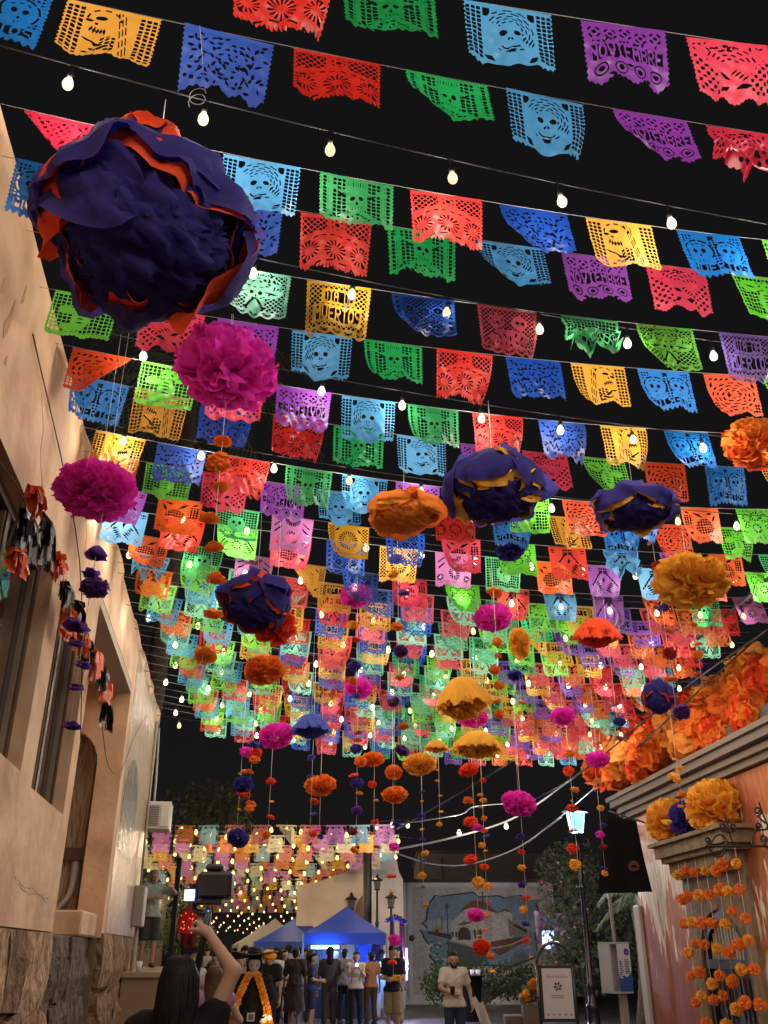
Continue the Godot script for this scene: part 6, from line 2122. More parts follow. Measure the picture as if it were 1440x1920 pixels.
	# three more on the door hood
	for e in [[16.0, 3.62, 0.38, "y", "fluffy", "round marigold yellow pompom at the far end of the door hood"], [15.2, 3.56, 0.29, "n", "fluffy", "navy pompom between the two big yellow ones on the door hood"], [14.1, 3.58, 0.42, "y", "bell", "large marigold yellow tissue flower at the near end of the door hood"]]:
		var p := rw(e[0], e[1], 0.28)
		var t := thing("tissue_flower", p, e[5], "paper flower", "tissue flowers standing on the door hood")
		var o := mesh_node("petals", fluffy_mesh(2, 230), tissue(e[3]), t)
		o.set_meta("kind", "stuff")
		o.scale = Vector3.ONE * e[2]
	var sm := thing("tissue_flower", rw(15.25, 3.52, 0.60), "tiny yellow bloom pinned on the navy pompom of the door hood", "paper flower", "tissue flowers standing on the door hood")
	var so := mesh_node("petals", bloom_mesh(1), tissue("y"), sm)
	so.transform = Transform3D(Basis(Vector3.RIGHT, 1.2).scaled(Vector3(0.10, 0.06, 0.10)), Vector3.ZERO)

func build_wires() -> void:
	var rows := [
		[[Vector3(0.34, 4.43, -24.00), Vector3(2.29, 5.09, -20.00), Vector3(3.18, 5.32, -17.00), Vector3(3.94, 5.42, -14.00), Vector3(4.13, 5.33, -11.00), Vector3(4.2, 5.3, -8.2)], 0.022, "k", "thick black cable climbing from the church corner to the upper right"],
		[[Vector3(1.72, 4.14, -22.00), Vector3(3.17, 4.56, -20.00), Vector3(3.71, 4.68, -17.00), Vector3(4.59, 5.29, -14.00), Vector3(4.87, 5.33, -11.00)], 0.016, "k", "black cable rising across the strands toward the roof flowers"],
		[[Vector3(3.75, 4.19, -25.00), Vector3(4.45, 4.77, -20.00), Vector3(4.55, 4.96, -16.00), Vector3(5.1, 5.5, -12.5), Vector3(5.4, 5.7, -10.5)], 0.014, "k", "black cable passing in front of the roof flowers"],
		[[Vector3(0.36, 4.15, -26.00), Vector3(1.81, 4.34, -25.00), Vector3(3.24, 4.68, -24.00), Vector3(4.27, 5.21, -22.00), Vector3(4.75, 5.50, -20.00)], 0.028, "g", "grey cable from the church corner past the magenta pompom"],
		[[Vector3(0.37, 4.13, -27.00), Vector3(1.34, 3.86, -27.00), Vector3(2.29, 3.77, -26.00), Vector3(3.46, 4.08, -25.00), Vector3(4.3, 4.6, -23.0)], 0.022, "g", "lowest grey cable sagging in front of the grey block"],
		[[Vector3(0.34, 4.55, -24.00), Vector3(1.6, 4.73, -24.00), Vector3(2.02, 4.82, -24.00), Vector3(2.3, 4.98, -24.00), Vector3(3.12, 4.93, -23.00)], 0.020, "g", "kinked grey cable behind the magenta flowers"]]
	for e in rows:
		var st := begin()
		tube(st, smooth_path(e[0], 8), e[1], 6)
		tag(part("overhead_cable", done(st), mat("black_rubber") if e[2] == "k" else mat("grey_cable", lin(0.085, 0.08, 0.078), 0.5), self), e[3], "cable", "overhead cables on the right")
	# two bare bulbs on the lower cables
	var st2 := begin()
	lathe(st2, [Vector2(0, -0.05), Vector2(0.03, -0.03), Vector2(0.04, 0), Vector2(0.02, 0.05), Vector2(0, 0.06)], 10)
	var bm := done(st2).commit()
	for e in [[Vector3(1.9, 4.36, -24.2), "bare warm bulb on the grey cable left of the magenta pompom"], [Vector3(3.0, 4.42, -23.4), "bare warm bulb on the grey cable beside the magenta pompom"]]:
		var t := thing("bare_bulb", e[0], e[1], "light bulb", "bare bulbs on the grey cables")
		var b := mesh_node("bulb", bm, mats["bulb_glow"], t)
		b.scale = Vector3.ONE * 1.5
		lamp(t, Vector3.ZERO, WARM, 4.5, 0.04)
	# thin twine loop beside the giant rose
	var lp := begin()
	var pts := [Vector3(-0.80, 5.27, -2.62), Vector3(-0.78, 5.10, -2.66), Vector3(-0.775, 5.02, -2.7)]
	for k in 16:
		var a := TAU * k / 15.0 * 1.6
		pts.append(Vector3(-0.80 + 0.035 * cos(a), 4.97 - 0.004 * k + 0.04 * sin(a), -2.72))
	tube(lp, smooth_path(pts, 3), 0.0015, 4)
	tag(part("twine", done(lp), mat("thread"), self), "loose curl of white twine hanging above the giant navy rose", "twine")

# ------------------------------------------------------------------ things standing in the street
func build_street_things() -> void:
	var iron := mat("dark_iron")
	# lit lamp post
	var lp := thing("street_lamp", Vector3(4.45, 0, -22), "tall black street lamp with a lit bluish lantern beside the black awning", "street lamp", "ornate street lamps")
	var ps := begin()
	lathe(ps, [Vector2(0.0, 0), Vector2(0.20, 0.0), Vector2(0.20, 0.12), Vector2(0.15, 0.16), Vector2(0.13, 0.55), Vector2(0.16, 0.60), Vector2(0.10, 0.68), Vector2(0.075, 0.95), Vector2(0.10, 1.0), Vector2(0.065, 1.06), Vector2(0.055, 2.9), Vector2(0.08, 2.95), Vector2(0.05, 3.02), Vector2(0.045, 3.75), Vector2(0.07, 3.80), Vector2(0.04, 3.88), Vector2(0.035, 4.08), Vector2(0, 4.08)], 12, Transform3D(Basis.IDENTITY, lp.position))
	part("post", done(ps), mat("gloss_iron", lin(0.014, 0.014, 0.014), 0.25, 0.7), lp)
	lantern(lp, Vector3(4.45, 4.08, -22), 0.40, true)
	var sc := begin()
	for s in [-1, 1]:
		var pts := []
		for k in 14:
			var u := k / 13.0
			pts.append(lp.position + Vector3(s * (0.04 + 0.20 * sin(u * PI)), 3.75 + 0.35 * u, 0))
		tube(sc, pts, 0.012, 5)
	part("scroll", done(sc), iron, lp)
	# unlit lamps by the church
	for e in [[Vector3(-0.21, 0, -30), 3.35, 0.22, "slim unlit street lamp before the white church buttress"], [Vector3(0.20, 0, -28), 2.76, 0.22, "low street lamp dressed with a navy garland and dark drapes"], [Vector3(-1.9, 0, -36), 3.0, 0.22, "small distant street lamp left of the church lantern"]]:
		var t := thing("street_lamp", e[0], e[3], "street lamp", "ornate street lamps")
		var a := begin()
		lathe(a, [Vector2(0, 0), Vector2(0.14, 0), Vector2(0.12, 0.5), Vector2(0.06, 0.6), Vector2(0.045, e[1] * 0.7), Vector2(0.065, e[1] * 0.72), Vector2(0.04, e[1] * 0.75), Vector2(0.03, e[1]), Vector2(0, e[1])], 8, Transform3D(Basis.IDENTITY, e[0]))
		part("post", done(a), iron, t)
		lantern(t, e[0] + Vector3(0, e[1], 0), e[2], false)
	var gd := thing("navy_garland", Vector3(0.35, 2.5, -27.95), "navy tissue garland looped on the low street lamp", "garland")
	for k in 6:
		var o := mesh_node("bloom", bloom_mesh(k % 5), tissue("n"), gd)
		o.position = Vector3(-0.22 + k * 0.09, 0.05 - 0.05 * absf(k - 2.0), 0.05)
		o.scale = Vector3(0.12, 0.13, 0.12)
	for e in [[0.24, 2.45, 0.10], [0.50, 2.5, 0.13]]:
		var d := begin()
		for j in 10:
			for i in 8:
				var P := func(u: float, v: float) -> Vector3: return Vector3(e[0] + (u - 0.5) * e[2] * (1.0 + 0.5 * v), lerpf(e[1], 0.7, v), -27.9 + 0.04 * sin(u * 14.0 + v))
				quad(d, P.call(i / 8.0, j / 10.0), P.call((i + 1) / 8.0, j / 10.0), P.call((i + 1) / 8.0, (j + 1) / 10.0), P.call(i / 8.0, (j + 1) / 10.0))
		tag(part("drape", done(d), mat("purple_drape", lin(0.05, 0.016, 0.035), 0.8, 0.3, 0.2), self), "dark plum drape hanging %s of the low street lamp" % ("just right" if e[0] < 0.3 else "farther right"), "drape", "plum drapes by the low street lamp")
	var tb := begin()
	tube(tb, [Vector3(0.62, 0.95, -27.9), Vector3(0.62, 1.75, -27.9)], 0.035, 8)
	var tt := thing("light_tube", Vector3(0.62, 0.95, -27.9), "upright lavender light tube at the corner of the mural house", "light")
	part("tube", done(tb), glow("lavender_glow", Color(0.70, 0.70, 1.0), 1.6), tt)
	lamp(tt, Vector3(-0.02, 0.4, 0.12), Color(0.82, 0.80, 1.0), 6.0, 0.05)
	var bp := begin()
	tube(bp, [Vector3(-0.48, 0, -29.2), Vector3(-0.50, 4.4, -29.2)], 0.13, 8)
	tag(part("black_pole", done(bp), mat("black_pole", lin(0.012, 0.010, 0.010), 0.6), self), "thick black pole carrying the far bulb strings, before the church", "pole")
	# pop-up tents
	tent(Vector3(-1.05, 0, -28.0), 1.12, 2.10, 2.82, mat("blue_canopy", lin(0.014, 0.042, 0.27), 0.5, 0.5, 0.06), mat("blue_canopy"), "blue pop-up tent with a bright blue light tube under it")
	tent(Vector3(-2.95, 0, -34.5), 1.35, 1.95, 2.80, mat("blue_panel", lin(0.02, 0.07, 0.42), 0.5, 0.5, 0.25), mat("white_canopy", lin(0.55, 0.53, 0.52), 0.6, 0.5, 0.3), "blue and white pop-up tent behind the plain blue one")
	tent(Vector3(-4.5, 0, -41.0), 1.3, 1.95, 2.9, mat("white_canopy"), mat("white_canopy"), "white pop-up tent, the nearer of the two white ones")
	tent(Vector3(-5.9, 0, -49.0), 1.3, 1.95, 2.9, mat("white_canopy"), mat("white_canopy"), "white pop-up tent, the farthest of the tents")
	var lt := thing("light_tube", Vector3(-1.55, 1.78, -26.85), "bright blue-white light tube under the blue tent", "light")
	var lb := begin()
	tube(lb, [Vector3(-1.95, 1.77, -26.85), Vector3(-1.20, 1.77, -26.85)], 0.045, 8)
	part("tube", done(lb), glow("blue_tube_glow", Color(0.55, 0.85, 1.0), 3.0), lt)
	for k in 3:
		lamp(lt, Vector3(-0.25 + k * 0.25, -0.06, 0.10), Color(0.34, 0.66, 1.0), 0.5, 0.06)
		lamp(lt, Vector3(-0.25 + k * 0.25, -0.06, -0.12), Color(0.34, 0.66, 1.0), 0.4, 0.06)
	for e in [[Vector3(-0.10, 1.35, -27.0), 0.07, "upper round blue lamp at the right leg of the blue tent"], [Vector3(-0.06, 1.08, -27.0), 0.06, "lower round blue lamp at the right leg of the blue tent"]]:
		var s := begin()
		lathe(s, [Vector2(0, -e[1]), Vector2(e[1] * 0.8, -e[1] * 0.6), Vector2(e[1], 0), Vector2(e[1] * 0.8, e[1] * 0.6), Vector2(0, e[1])], 10, Transform3D(Basis.IDENTITY, e[0]))
		var bt := thing("blue_lamp", e[0], e[2], "lamp", "blue lamps at the tent")
		part("bulb", done(s), glow("blue_tube_glow", Color(0.55, 0.85, 1.0), 3.0), bt)
		lamp(bt, Vector3.ZERO, Color(0.3, 0.6, 1.0), 0.9, 0.05)
	# goods in the tent
	var tinsel := begin(true)
	for k in 90:
		var x := rng.randf_range(-2.05, -0.05)
		var z := -28.6 + rng.randf_range(-0.12, 0.12)
		var y1 := rng.randf_range(0.5, 1.1)
		quad(tinsel, Vector3(x, 2.0, z), Vector3(x + 0.028, 2.0, z + 0.01), Vector3(x + 0.028, y1, z + rng.randf_range(-0.03, 0.03)), Vector3(x, y1, z))
	var tw := tag(part("tinsel_curtain", done(tinsel), mat("silver_tinsel", lin(0.36, 0.44, 0.52), 0.25, 0.8), self), "shiny tinsel curtain hanging at the back of the blue tent", "curtain")
	tw.set_meta("kind", "stuff")
	for e in [[-1.45, 1.65, 0.26, 0.7, "m", "magenta costume hanging in the blue tent, lower left"], [-0.95, 1.9, 0.24, 0.5, "a", "pale garment hanging in the blue tent, left of its middle"], [-0.55, 1.95, 0.3, 0.62, "b", "blue garment hanging at the middle of the blue tent"], [-0.2, 1.9, 0.22, 0.5, "k", "black garment hanging at the right of the blue tent"]]:
		var t := thing("hanging_garment", Vector3(e[0], e[1], -27.6), e[5], "garment", "garments hung in the blue tent")
		var g := begin()
		var prof := PackedVector2Array([Vector2(-e[2] * 0.2, 0), Vector2(-e[2] * 0.5, -0.06), Vector2(-e[2] * 0.75, -0.28), Vector2(-e[2] * 0.5, -0.32), Vector2(-e[2] * 0.36, -0.2), Vector2(-e[2] * 0.42, -e[3]), Vector2(-0.02, -e[3] * 0.98), Vector2(0, -e[3] * 0.7), Vector2(0.02, -e[3]), Vector2(e[2] * 0.42, -e[3]), Vector2(e[2] * 0.36, -0.2), Vector2(e[2] * 0.5, -0.32), Vector2(e[2] * 0.75, -0.28), Vector2(e[2] * 0.5, -0.06), Vector2(e[2] * 0.2, 0)])
		prism(g, prof, -0.05, 0.05, Transform3D(Basis.IDENTITY, t.position))
		part("cloth", done(g), tissue(e[4]), t)
	var tbk := thing("market_table", Vector3(-1.0, 0, -27.4), "low market table under a dark cloth inside the blue tent", "table")
	var tc := begin(true)
	soft_box(tc, Vector3(-1.9, 0.72, -27.7), Vector3(-0.2, 0.78, -27.1), 0.02)
	part("tabletop", done(tc), mat("table_cloth", lin(0.05, 0.055, 0.10), 0.8), tbk)
	var tcl := begin()
	for k in 20:
		var x0 := -1.9 + 1.7 * k / 20.0
		var x1 := -1.9 + 1.7 * (k + 1) / 20.0
		quad(tcl, Vector3(x0, 0.08, -27.06 + 0.03 * sin(k * 1.9)), Vector3(x1, 0.08, -27.06 + 0.03 * sin((k + 1) * 1.9)), Vector3(x1, 0.74, -27.1), Vector3(x0, 0.74, -27.1))
	part("cloth", done(tcl), mat("table_cloth"), tbk)
	# welcome sign in an arched frame
	var sg := thing("welcome_sign", Vector3(3.22, 0, -19.0), "white welcome sign in an arched black metal stand before the lamp post", "sign")
	var sf := begin()
	for s in [-1, 1]:
		tube(sf, [Vector3(3.22 + s * 0.34, 0, -19.02), Vector3(3.20 + s * 0.33, 1.45, -19.02)], 0.03, 6)
	var arc := []
	for k in 15:
		var a := PI * k / 14.0
		arc.append(Vector3(3.20 + 0.33 * cos(a), 1.45 + 0.36 * sin(a), -19.02))
	tube(sf, arc, 0.03, 6)
	tube(sf, [Vector3(2.88, 0.02, -19.3), Vector3(2.88, 0.02, -18.75)], 0.025, 5)
	tube(sf, [Vector3(3.56, 0.02, -19.3), Vector3(3.56, 0.02, -18.75)], 0.025, 5)
	part("stand", done(sf), mat("gloss_iron"), sg)
	var bf := begin(true)
	box(bf, Vector3(2.90, 0.50, -19.04), Vector3(3.54, 1.42, -19.0))
	part("board_frame", done(bf), iron, sg)
	var bb := begin(true)
	box(bb, Vector3(2.945, 0.55, -19.0), Vector3(3.495, 1.375, -18.985))
	var board := part("board", done(bb), mat("sign_white", lin(0.62, 0.54, 0.52), 0.5), sg)
	word("Bienvenidos", Vector3(3.22, 1.24, -18.984), 0.40, "Droid Serif", mat("sign_grey", lin(0.16, 0.13, 0.13), 0.7), board, sg)
	var pin := begin(true)
	for k in 6:
		var a := TAU * k / 6.0
		var q := func(r: float, b: float) -> Vector2: return Vector2(r * cos(a + b), r * sin(a + b))
		prism(pin, PackedVector2Array([q.call(0.012, 0.0), q.call(0.06, -0.25), q.call(0.082, 0.15), q.call(0.07, 0.5), q.call(0.045, 0.45)]), 0.0, 0.002, Transform3D(Basis.IDENTITY, Vector3(3.225, 1.075, -18.984)))
	var pe := mesh_node("pinwheel_emblem", done(pin).commit(), mat("sign_dark", lin(0.05, 0.03, 0.04), 0.7), board)
	var ln := begin(true)
	for j in 2:
		var x := 3.10
		for k in 10:
			var wd := [0.018, 0.012, 0.02, 0.006, 0.016][(k + j * 2) % 5] as float
			box(ln, Vector3(x, 0.915 - j * 0.035, -18.985), Vector3(x + wd, 0.938 - j * 0.035, -18.983))
			x += wd + 0.009
	for k in 5:
		box(ln, Vector3(3.0 + k * 0.105, 0.60, -18.985), Vector3(3.035 + k * 0.105, 0.63, -18.983))
	mesh_node("small_print", done(ln).commit(), mat("sign_grey"), board)
	# telephone kiosk on a pale post, and a thin pole
	var kx := Transform3D(Basis(Vector3.UP, 0.35), Vector3(4.12, 0, -18.0))
	var ks := thing("telephone_kiosk", Vector3(4.2, 0, -18.0), "open telephone kiosk with a blue and white poster on its side, on a pale post", "kiosk")
	var kb := begin(true)
	box(kb, Vector3(-0.20, 1.02, -0.22), Vector3(-0.17, 1.80, 0.14), kx)
	box(kb, Vector3(-0.20, 1.78, -0.22), Vector3(0.20, 1.81, 0.16), kx)
	box(kb, Vector3(-0.20, 1.0, -0.22), Vector3(0.20, 1.03, 0.16), kx)
	box(kb, Vector3(-0.17, 1.03, -0.22), Vector3(0.20, 1.78, -0.19), kx)
	part("shell", done(kb), mat("kiosk_white", lin(0.46, 0.47, 0.49), 0.4), ks)
	var kp := SurfaceTool.new()
	kp.begin(Mesh.PRIMITIVE_TRIANGLES)
	uv_quad(kp, [kx * Vector3(-0.06, 1.03, 0.165), kx * Vector3(0.20, 1.03, 0.165), kx * Vector3(0.20, 1.78, 0.165), kx * Vector3(-0.06, 1.78, 0.165)], [Vector2(0, 1), Vector2(1, 1), Vector2(1, 0), Vector2(0, 0)])
	kp.generate_normals()
	var pimg := Image.create(96, 256, false, Image.FORMAT_RGB8)
	pimg.fill(Color(0.80, 0.84, 0.90))
	fill_poly(pimg, v2s([0, 178, 20, 190, 40, 170, 60, 182, 96, 150, 96, 256, 0, 256]), Color(0.16, 0.36, 0.66))
	for k in 9:
		fill_poly(pimg, v2s([8, 92 + k * 10, 26 + (k * 7) % 12, 92 + k * 10, 26 + (k * 7) % 12, 97 + k * 10, 8, 97 + k * 10]), Color(0.18, 0.22, 0.40))
		fill_poly(pimg, v2s([50, 84 + k * 9, 76 + (k * 5) % 12, 84 + k * 9, 76 + (k * 5) % 12, 89 + k * 9, 50, 89 + k * 9]), Color(0.18, 0.22, 0.40))
	for k in 7:
		var a := TAU * k / 7.0
		var c := Vector2(70, 44) + Vector2(cos(a), sin(a)) * 12.0
		fill_poly(pimg, [c + Vector2(-8, -8), c + Vector2(8, -6), c + Vector2(7, 8), c + Vector2(-7, 7)], Color(0.20, 0.27, 0.52))
	var km := mat("kiosk_poster", Color.WHITE, 0.5)
	km.albedo_texture = ImageTexture.create_from_image(pimg)
	part("poster", kp, km, ks)
	var kt := begin(true)
	soft_box(kt, Vector3(-0.15, 1.12, -0.19), Vector3(-0.02, 1.55, -0.08), 0.015, kx)
	soft_box(kt, Vector3(-0.14, 1.2, -0.08), Vector3(-0.09, 1.42, -0.03), 0.015, kx)
	part("telephone", done(kt), mat("phone_dark", lin(0.04, 0.035, 0.04), 0.4), ks)
	var kq := begin(true)
	box(kq, Vector3(0.06, 0, -0.12), Vector3(0.18, 1.0, -0.02), kx)
	part("post", done(kq), mat("pale_post", lin(0.38, 0.35, 0.32), 0.6), ks)
	var pl := begin()
	tube(pl, [Vector3(4.38, 0, -18.9), Vector3(4.33, 2.9, -18.9)], 0.035, 7)
	tag(part("grey_pole", done(pl), mat("pole_grey", lin(0.22, 0.20, 0.18), 0.5), self), "thin grey pole rising behind the telephone kiosk under the awning", "pole")
	# painted cloth and a lit screen behind the sign
	var bc := begin()
	var P := func(u: float, v: float) -> Vector3: return Vector3(lerpf(4.55, 5.75, u), lerpf(2.78, 1.85 + 0.12 * sin(u * 7.0), v) + 0.08 * sin(u * PI) * -1.0, -30.0 + 0.06 * sin(u * 9.0 + v * 3.0))
	for j in 10:
		for i in 14:
			quad(bc, P.call(i / 14.0, j / 10.0), P.call((i + 1) / 14.0, j / 10.0), P.call((i + 1) / 14.0, (j + 1) / 10.0), P.call(i / 14.0, (j + 1) / 10.0))
	var bcm := mat("painted_cloth", Color.WHITE, 0.8)
	bcm.albedo_texture = noise_tex(0.006, 97, [[0.0, lin(0.5, 0.22, 0.04)], [0.3, lin(0.10, 0.22, 0.32)], [0.5, lin(0.28, 0.08, 0.25)], [0.62, lin(0.45, 0.36, 0.40)], [1.0, lin(0.5, 0.45, 0.44)]], 256, 2)
	triplanar(bcm, Vector3(0.7, 0.7, 0.7))
	tag(part("painted_cloth", done(bc), bcm, self), "bright painted cloth strung behind the welcome sign", "cloth")
	var scr := thing("screen", Vector3(4.78, 1.75, -29.2), "small bluish lit screen below the painted cloth", "screen")
	var s1 := begin(true)
	box(s1, Vector3(4.58, 1.70, -29.25), Vector3(4.99, 2.25, -29.2))
	part("housing", done(s1), iron, scr)
	var s2 := begin(true)
	box(s2, Vector3(4.61, 1.73, -29.2), Vector3(4.96, 2.22, -29.19))
	part("display", done(s2), glow("screen_glow", Color(0.36, 0.46, 0.70), 0.7), scr)
	lamp(scr, Vector3(0, 0.2, 0.15), Color(0.6, 0.7, 1.0), 0.35, 0.15)
	var s3 := begin(true)
	box(s3, Vector3(4.72, 0, -29.25), Vector3(4.82, 1.70, -29.2))
	part("stand", done(s3), iron, scr)
	# bar table with plates, planters, marigold bunch
	var bt := thing("bar_table", Vector3(2.35, 0, -27.5), "high round bar table in a dark cloth with plates on it, before the hedge", "table")
	var b1 := begin()
	lathe(b1, [Vector2(0.28, 0.0), Vector2(0.24, 0.5), Vector2(0.30, 1.04), Vector2(0.36, 1.05), Vector2(0.36, 1.08), Vector2(0, 1.08)], 16, Transform3D(Basis.IDENTITY, bt.position))
	part("clothed_table", done(b1), mat("black_cloth"), bt)
	for k in 5:
		var d := begin()
		var a := TAU * k / 5.0
		var at := bt.position + Vector3(0.2 * cos(a), 1.08, 0.2 * sin(a))
		if k % 2:
			lathe(d, [Vector2(0.0, 0.0), Vector2(0.07, 0.0), Vector2(0.12, 0.03), Vector2(0.0, 0.02)], 12, Transform3D(Basis.IDENTITY, at))
		else:
			lathe(d, [Vector2(0.0, 0.0), Vector2(0.05, 0.0), Vector2(0.07, 0.14), Vector2(0.06, 0.14), Vector2(0.0, 0.02)], 12, Transform3D(Basis.IDENTITY, at))
		tag(part("plate" if k % 2 else "cup", done(d), mat("white_ware", lin(0.6, 0.57, 0.55), 0.4), self), ["white cup at the right rim of the bar table", "white plate at the near right of the bar table", "white cup at the near left of the bar table", "white plate at the far left of the bar table", "white cup at the far right of the bar table"][k], "plate" if k % 2 else "cup", "tableware on the bar table")
	for e in [[Vector3(2.85, 0, -22.5), 0.24, 0.42, "pale square planter box at the foot of the hedge"], [Vector3(3.15, 0, -22.2), 0.18, 0.62, "low stand under the bunch of marigolds beside the welcome sign"]]:
		var t := thing("planter", e[0], e[3], "planter", "planters beside the welcome sign")
		var a := begin(true)
		soft_box(a, e[0] + Vector3(-e[1], 0, -e[1]), e[0] + Vector3(e[1], e[2], e[1]), 0.02)
		part("box", done(a), mat("planter_tan", lin(0.17, 0.12, 0.09), 0.8), t)
	var mb := thing("marigold_bunch", Vector3(3.15, 0.62, -22.2), "bunch of marigolds on the low stand left of the welcome sign", "flowers")
	var r := RandomNumberGenerator.new()
	r.seed = 12
	for k in 14:
		var o := mesh_node("marigold", marigold_mesh(k % 4), tissue("y" if k % 3 else "o"), mb)
		o.position = Vector3(r.randf_range(-0.17, 0.17), r.randf_range(0.10, 0.52), r.randf_range(-0.12, 0.17))
		o.scale = Vector3.ONE * r.randf_range(0.06, 0.09)
	var lv := begin(true)
	leaf_cloud(lv, [[mb.position + Vector3(0, 0.2, 0), 0.22]], 140, 0.1, r)
	part("leaves", done(lv), mat("leaf_bunch", lin(0.05, 0.08, 0.03), 0.7, 0.4, 0.2), mb)
	# terrace ledge on the left with a cup, stage frame and loudspeaker beyond
	var tg := thing("terrace_wall", lw(17, 0, 0.3), "tan plastered terrace wall beside the plaster building, the man stands on it", "wall")
	var t1 := begin(true)
	box(t1, Vector3(16.52, 0, -1.2), Vector3(20.4, 1.32, 0.60), lf())
	box(t1, Vector3(14.7, 0, 0.02), Vector3(16.518, 1.32, 0.60), lf())
	part("wall", done(t1), mat("terrace_tan", lin(0.30, 0.19, 0.115), 0.85), tg)
	var t2 := begin(true)
	box(t2, Vector3(16.52, 1.323, -1.22), Vector3(20.45, 1.39, 0.64), lf())
	box(t2, Vector3(14.65, 1.323, 0.02), Vector3(16.518, 1.39, 0.64), lf())
	part("coping", done(t2), mat("terrace_cap", lin(0.36, 0.26, 0.17), 0.7), tg)
	var cu := begin()
	lathe(cu, [Vector2(0, 0), Vector2(0.035, 0), Vector2(0.05, 0.14), Vector2(0.045, 0.14), Vector2(0.0, 0.02)], 12, Transform3D(Basis.IDENTITY, lw(15.0, 1.39, 0.22)))
	tag(part("cup", done(cu), mat("white_ware"), self), "white paper cup standing on the terrace wall by the man's feet", "cup")
	var sm := thing("stage", Vector3(-4.9, 0, -22), "black stage frame with a dark deck beyond the terrace", "stage")
	var f1 := begin(true)
	box(f1, Vector3(-6.2, 0, -23.4), Vector3(-3.7, 1.25, -21.0))
	part("deck", done(f1), mat("stage_black", lin(0.012, 0.012, 0.014), 0.7), sm)
	var f2 := begin(true)
	box(f2, Vector3(-4.52, 1.25, -21.2), Vector3(-4.42, 3.5, -21.1))
	part("post", done(f2), mat("stage_black"), sm)
	var ss := thing("loudspeaker", Vector3(-3.95, 1.25, -21.2), "black loudspeaker on the stage deck", "loudspeaker")
	var f4 := begin(true)
	soft_box(f4, Vector3(-4.2, 1.25, -21.4), Vector3(-3.82, 1.75, -21.05), 0.02)
	part("cabinet", done(f4), mat("stage_black"), ss)
	var f5 := begin()
	lathe(f5, [Vector2(0, 0.0), Vector2(0.12, 0.0), Vector2(0.14, 0.015), Vector2(0, 0.02)], 14, Transform3D(Basis(Vector3.RIGHT, PI / 2), Vector3(-4.01, 1.48, -21.05)))
	part("cone", done(f5), mat("speaker_grey", lin(0.05, 0.05, 0.05), 0.4), ss)

func word(text: String, at: Vector3, width: float, face: String, m: Material, parent: Node3D, base: Node3D) -> void:
	var tm := TextMesh.new()
	tm.text = text
	var sf := SystemFont.new()
	sf.font_names = PackedStringArray([face])
	sf.font_italic = true
	tm.font = sf
	tm.font_size = 48
	tm.depth = 0.002
	tm.pixel_size = 0.001
	var o := MeshInstance3D.new()
	o.name = "lettering"
	o.mesh = tm
	o.material_override = m
	parent.add_child(o, true)
	var w := tm.get_aabb().size.x
	var s := width / maxf(w, 0.001)
	o.position = at
	o.scale = Vector3(s, s, 1)

func tent(at: Vector3, half: float, eave: float, peak: float, front: Material, side: Material, label: String) -> void:
	var t := thing("pop_up_tent", at, label, "tent", "pop-up market tents")
	var c := [at + Vector3(-half, eave, half), at + Vector3(half, eave, half), at + Vector3(half, eave, -half), at + Vector3(-half, eave, -half)]
	var top := at + Vector3(0, peak, 0)
	for k in 4:
		var a: Vector3 = c[k]
		var b: Vector3 = c[(k + 1) % 4]
		var st := begin()
		var n := 8
		for j in n:
			for i in n:
				var P := func(i_: int, j_: int) -> Vector3:
					var v := float(j_) / n
					var e := a.lerp(b, float(i_) / n)
					var p := e.lerp(top, v)
					p.y -= 0.16 * sin(v * PI) * (peak - eave) * 0.30
					return p
				quad(st, P.call(i, j), P.call(i + 1, j), P.call(i + 1, j + 1), P.call(i, j + 1))
		part("canopy_panel", done(st), front if k == 0 else side, t)
		var vl := begin(true)
		for i in 10:
			var p0 := a.lerp(b, i / 10.0)
			var p1 := a.lerp(b, (i + 1) / 10.0)
			var d0 := 0.27 + 0.012 * sin(i * 2.1)
			var d1 := 0.27 + 0.012 * sin((i + 1) * 2.1)
			quad(vl, p0 - Vector3(0, d0, 0), p1 - Vector3(0, d1, 0), p1 + Vector3(0, 0.01, 0), p0 + Vector3(0, 0.01, 0))
		part("valance", done(vl), front if k == 0 else side, t)
		var lg := begin(true)
		var q: Vector3 = c[k]
		box(lg, Vector3(q.x - 0.025, 0, q.z - 0.025), Vector3(q.x + 0.025, eave, q.z + 0.025))
		part("leg", done(lg), mat("tent_leg", lin(0.20, 0.20, 0.21), 0.4), t)

